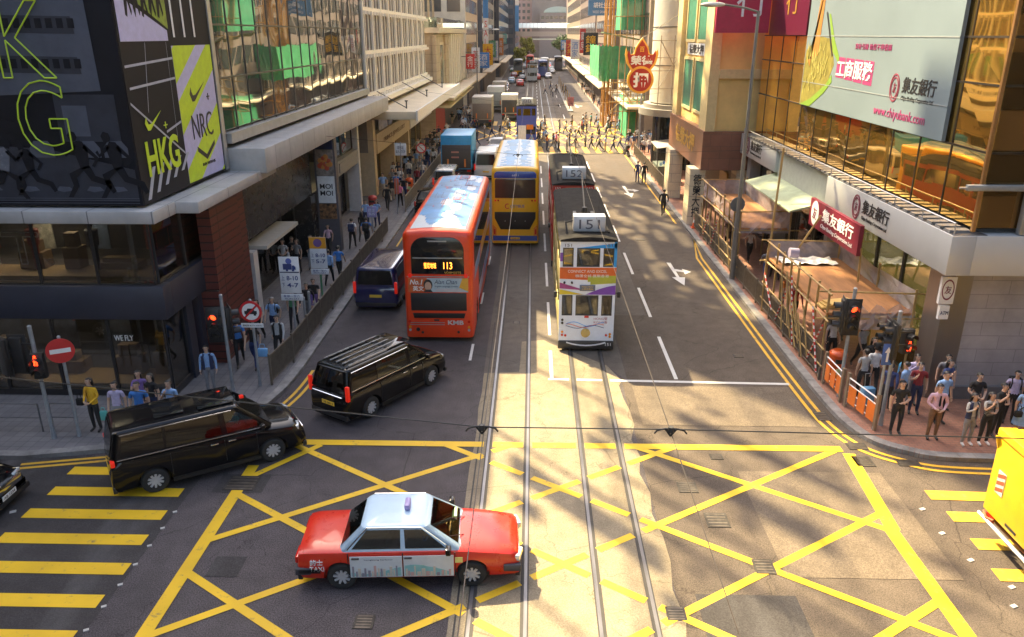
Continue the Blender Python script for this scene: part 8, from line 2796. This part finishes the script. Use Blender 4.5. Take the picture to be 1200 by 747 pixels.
for lb, x, y, rz_, ps_, f_, t_, b_, h_ in (
        ('man in black jacket with folded hands behind the striped top at the right corner', 13.1, 21.2, 0, 'front', False, 'black', 'black', 'short'),
        ('woman in dark blue top against the grey wall at the right corner', 12.75, 22.2, 15, 'phone', True, 'dark blue', 'black', 'long'),
        ('man in charcoal top between the maroon shirt and the grey wall', 12.9, 22.6, -20, 'stand', False, 'grey', 'black', 'short'),
        ('woman in black top walking out from under the near scaffold', 11.2, 24.0, 0, 'walk', True, 'black', 'navy', 'long'),
        ('man in white shirt just behind the suitcase under the near scaffold', 11.0, 23.3, 165, 'walk2', False, 'white', 'black', 'short'),
        ('woman in red top deep under the near scaffold', 11.9, 28.3, 0, 'walk', True, 'red', 'black', 'bun'),
        ('person in black holding hand to mouth beside the yellow truck at the right edge', 14.5, 20.2, 10, 'mouth', False, 'black', 'grey', 'short')):
    person(lb, x, y, rz_, ps_, f_, t_, b_, 'short', hair=h_)
# drivers
person('taxi driver in blue shirt at the wheel of the red taxi', -2.22, 14.10, -86.8 + 180, 'sit', False, 'blue', 'black', 'short', z=-.25, s=.88)
person('driver in teal shirt at the wheel of the chauffeur minivan', -8.02, 18.9, -57.2 + 180, 'sit', False, 'teal', 'black', 'long', z=.02, s=.92)
# tram crew
person('driver in teal shirt at the upper left front window of tram 151', 1.32, 27.55, 0, 'sit', False, 'teal', 'black', 'short', z=2.2)
person('tram driver in dark uniform behind the lower right front window of tram 151', 2.72, 27.8, 0, 'stand', False, 'navy', 'black', 'short', z=.70, s=.98)
person('passenger in white top behind the lower left front window of tram 151', 1.35, 27.9, 60, 'stand', True, 'white', 'black', 'short', z=.70, s=.95, hair='long')

# crowds: every figure is placed and dressed one by one
TOPS = ['white', 'black', 'light blue', 'grey', 'red', 'navy', 'beige', 'blue', 'pink', 'green', 'maroon', 'orange', 'lilac', 'teal', 'brown', 'yellow']
BOTS = ['black', 'navy', 'grey', 'beige', 'dark blue']
def crowd(n, seed, where, group, place, zz=P):
    q = random.Random(seed)
    wts = {'white': 7, 'black': 8, 'light blue': 4, 'grey': 5, 'navy': 5, 'beige': 2, 'dark blue': 3}
    combos = [(t, b, h) for t in TOPS for b in BOTS for h in ('short', 'long', 'bun') if t != b]
    combos.sort(key=lambda c: -(wts.get(c[0], .8) ** .5 * q.random() ** .6 * (1.3 if c[1] in ('black', 'navy') else 1)))
    pts = []
    k = 0
    while len(pts) < n and k < 6000:
        k += 1
        x, y, rz = place(q)
        if all((x - a) ** 2 + (y - b) ** 2 > .34 for a, b, _ in pts):
            pts.append((x, y, rz))
    for i, (x, y, rz) in enumerate(pts):
        t, b, hs = combos[i % len(combos)]
        fem = hs != 'short'
        slv = 'long' if q.random() < .35 else 'short'
        leg = 'short' if q.random() < .15 else 'long'
        d = (rz + 180) % 360 - 180
        way = 'facing camera' if abs(d) < 45 else 'walking away' if abs(d) > 135 else 'heading left' if d < 0 else 'heading right'
        hz_ = {'long': 'long haired ', 'bun': 'tied haired ', 'short': ''}[hs]
        person('person in %s top, %s %s, %s hair, %s %s' % (t, b, 'shorts' if leg == 'short' else 'trousers', {'long': 'long', 'bun': 'tied', 'short': 'short'}[hs], way, where.replace('at left of far', 'left half of') if False else where), x, y, rz, q.choice(('walk', 'walk2', 'stand', 'phone', 'walk', 'front')), fem, t, b, slv, leg, hs, q.uniform(.93, 1.04), zz, q.choice((0, 0, 1)), False, group)
def zebra_place(q):
    x = q.uniform(-1.8, 10.6)
    y = q.choice((q.uniform(79, 85), q.uniform(79, 101), q.uniform(88, 103)))
    return x, y, q.choice((90, -90)) + q.uniform(-20, 20)
crowd(54, 11, 'on far crossing', 'people on the far crossing', zebra_place, 0)
crowd(14, 12, 'at left of far crossing', 'people on the left half of the far crossing', lambda q: (q.uniform(-8, -2.6), q.uniform(84, 101) if q.random() < .8 else q.uniform(81.5, 84), q.choice((90, -90)) + q.uniform(-20, 20)), 0)
crowd(34, 13, 'on left pavement', 'people on the left pavement', lambda q: (q.uniform(-11.0, -8.6), q.uniform(53.5, 87), q.choice((0, 180)) + q.uniform(-15, 15)))
crowd(16, 14, 'at far left corner', 'people at the far left corner', lambda q: (q.uniform(-10.5, -8.0), q.uniform(89, 118), q.choice((0, 180, 90)) + q.uniform(-15, 15)), .02)
crowd(26, 15, 'at far right corner', 'people by the far right corner', lambda q: (q.uniform(10.0, 13.2), q.uniform(76, 86), q.choice((-90, 180, 0)) + q.uniform(-20, 20)), .0)
crowd(30, 16, 'on right pavement', 'people on the right pavement', lambda q: (q.uniform(10.0, 11.4), q.uniform(108, 175), q.choice((0, 180)) + q.uniform(-15, 15)), .125)
crowd(8, 17, 'in far road', 'people in the road halfway down the street', lambda q: (q.uniform(2, 7), q.uniform(150, 180), q.choice((90, -90))), 0)
# ------------------------------------------------------------------ haze
hz = G().box(-65, -62, -1, 72, 470, 62).ob('haze', [])
hm = bpy.data.materials.new('haze_air')
hm.use_nodes = True
ht = hm.node_tree
ht.nodes.remove(ht.nodes['Principled BSDF'])
pv_ = ht.nodes.new('ShaderNodeVolumePrincipled')
pv_.inputs['Color'].default_value = (.95, .90, .82, 1)
pv_.inputs['Density'].default_value = .0001
pv_.inputs['Anisotropy'].default_value = .2
ht.links.new(pv_.outputs[0], ht.nodes['Material Output'].inputs['Volume'])
hz.data.materials.append(hm)
hz['kind'] = 'stuff'

# ------------------------------------------------------------------ projecting shop signs and traffic down the street
q = random.Random(31)
signs = [('red', 'white'), ('white', 'red'), ('blue', 'white'), ('yellow', 'red'), ('green', 'white'), ('white', 'blue'), ('orange', 'white'), ('teal', 'white'), ('pink', 'white'), ('black', 'yellow')]
words = ['金行', '藥房', '酒家', '大押', '茶餐廳', '眼鏡', '珠寶', '電器', '百貨', '鐘錶']
i = 0
for side, X, ys in (('left', -10.0, (118, 129, 143, 158, 176, 198, 222, 250)), ('right', 10.4, (119, 131, 146, 162, 184, 208, 236, 262))):
    for y in ys:
        a, b = signs[i % 10]
        if i >= 10:
            a, b = b, a
        h, w_, z = q.uniform(2.0, 4.5), q.uniform(1.1, 2.3), q.uniform(5.0, 8.5)
        x = X + (w_ / 2 + .3) * (1 if side == 'left' else -1)
        t = thing('projecting_sign', '%s projecting shop sign with %s characters, %s far down the %s side' % (a, b, ('low' if z < 6 else 'middling' if z < 7.3 else 'high') + (' and wide' if w_ > 1.7 else ' and narrow'), side), 'sign', (x, y, z), 0, 'projecting signs down the street')
        G().box(-w_ / 2, -.12, 0, w_ / 2, .12, h).ob('panel', cl(a), t, bevel=.03)
        G().box(-w_ / 2 - .9 if side == 'left' else w_ / 2, -.05, h * .8, -w_ / 2 if side == 'left' else w_ / 2 + .9, .05, h * .8 + .1).ob('bracket', dgrey, t)
        text('\n'.join(words[i % 10]) if h > w_ * 1.2 else words[i % 10], t, cl(b), (0, -.12, h / 2), (1, 0, 0), (0, 0, 1), h * .75, w_ * .7, .02)
        i += 1
more = [('white', -5.6, 160), ('red', 1.0, 212), ('black', -2.8, 206), ('silver', 4.0, 218), ('maroon', -5.2, 222), ('dark green', 5.8, 262), ('white', 3.4, 300), ('grey', -.4, 262), ('pale blue', 5.6, 300), ('black', .4, 312)]
for k, (n_, x, y) in enumerate(more):
    sedan('%s car in the thick of the far traffic, %s' % (n_, ['first beyond the tipper truck', 'right of the silver tram', 'left of the silver tram', 'level with the island end', 'behind the silver tram', 'in front of the dark bus', 'before the dark green tree', 'in mid road', 'beside the dark green tree', 'last before the footbridge'][k]), (x, y, 0), 0 if x < 2.5 else math.pi, M('car_paint_' + n_.replace(' ', '_'), (.2, .2, .2)), detail=0, group='cars in the far traffic')
far_bus('red double decker bus in the far traffic below the footbridge', -1.2, 284, busred, busred)
far_bus('white single coloured double decker bus by the far island', 3.4, 250, M('bus_far_white', (.55, .55, .52), .4), M('bus_far_white', (.55, .55, .52), .4))
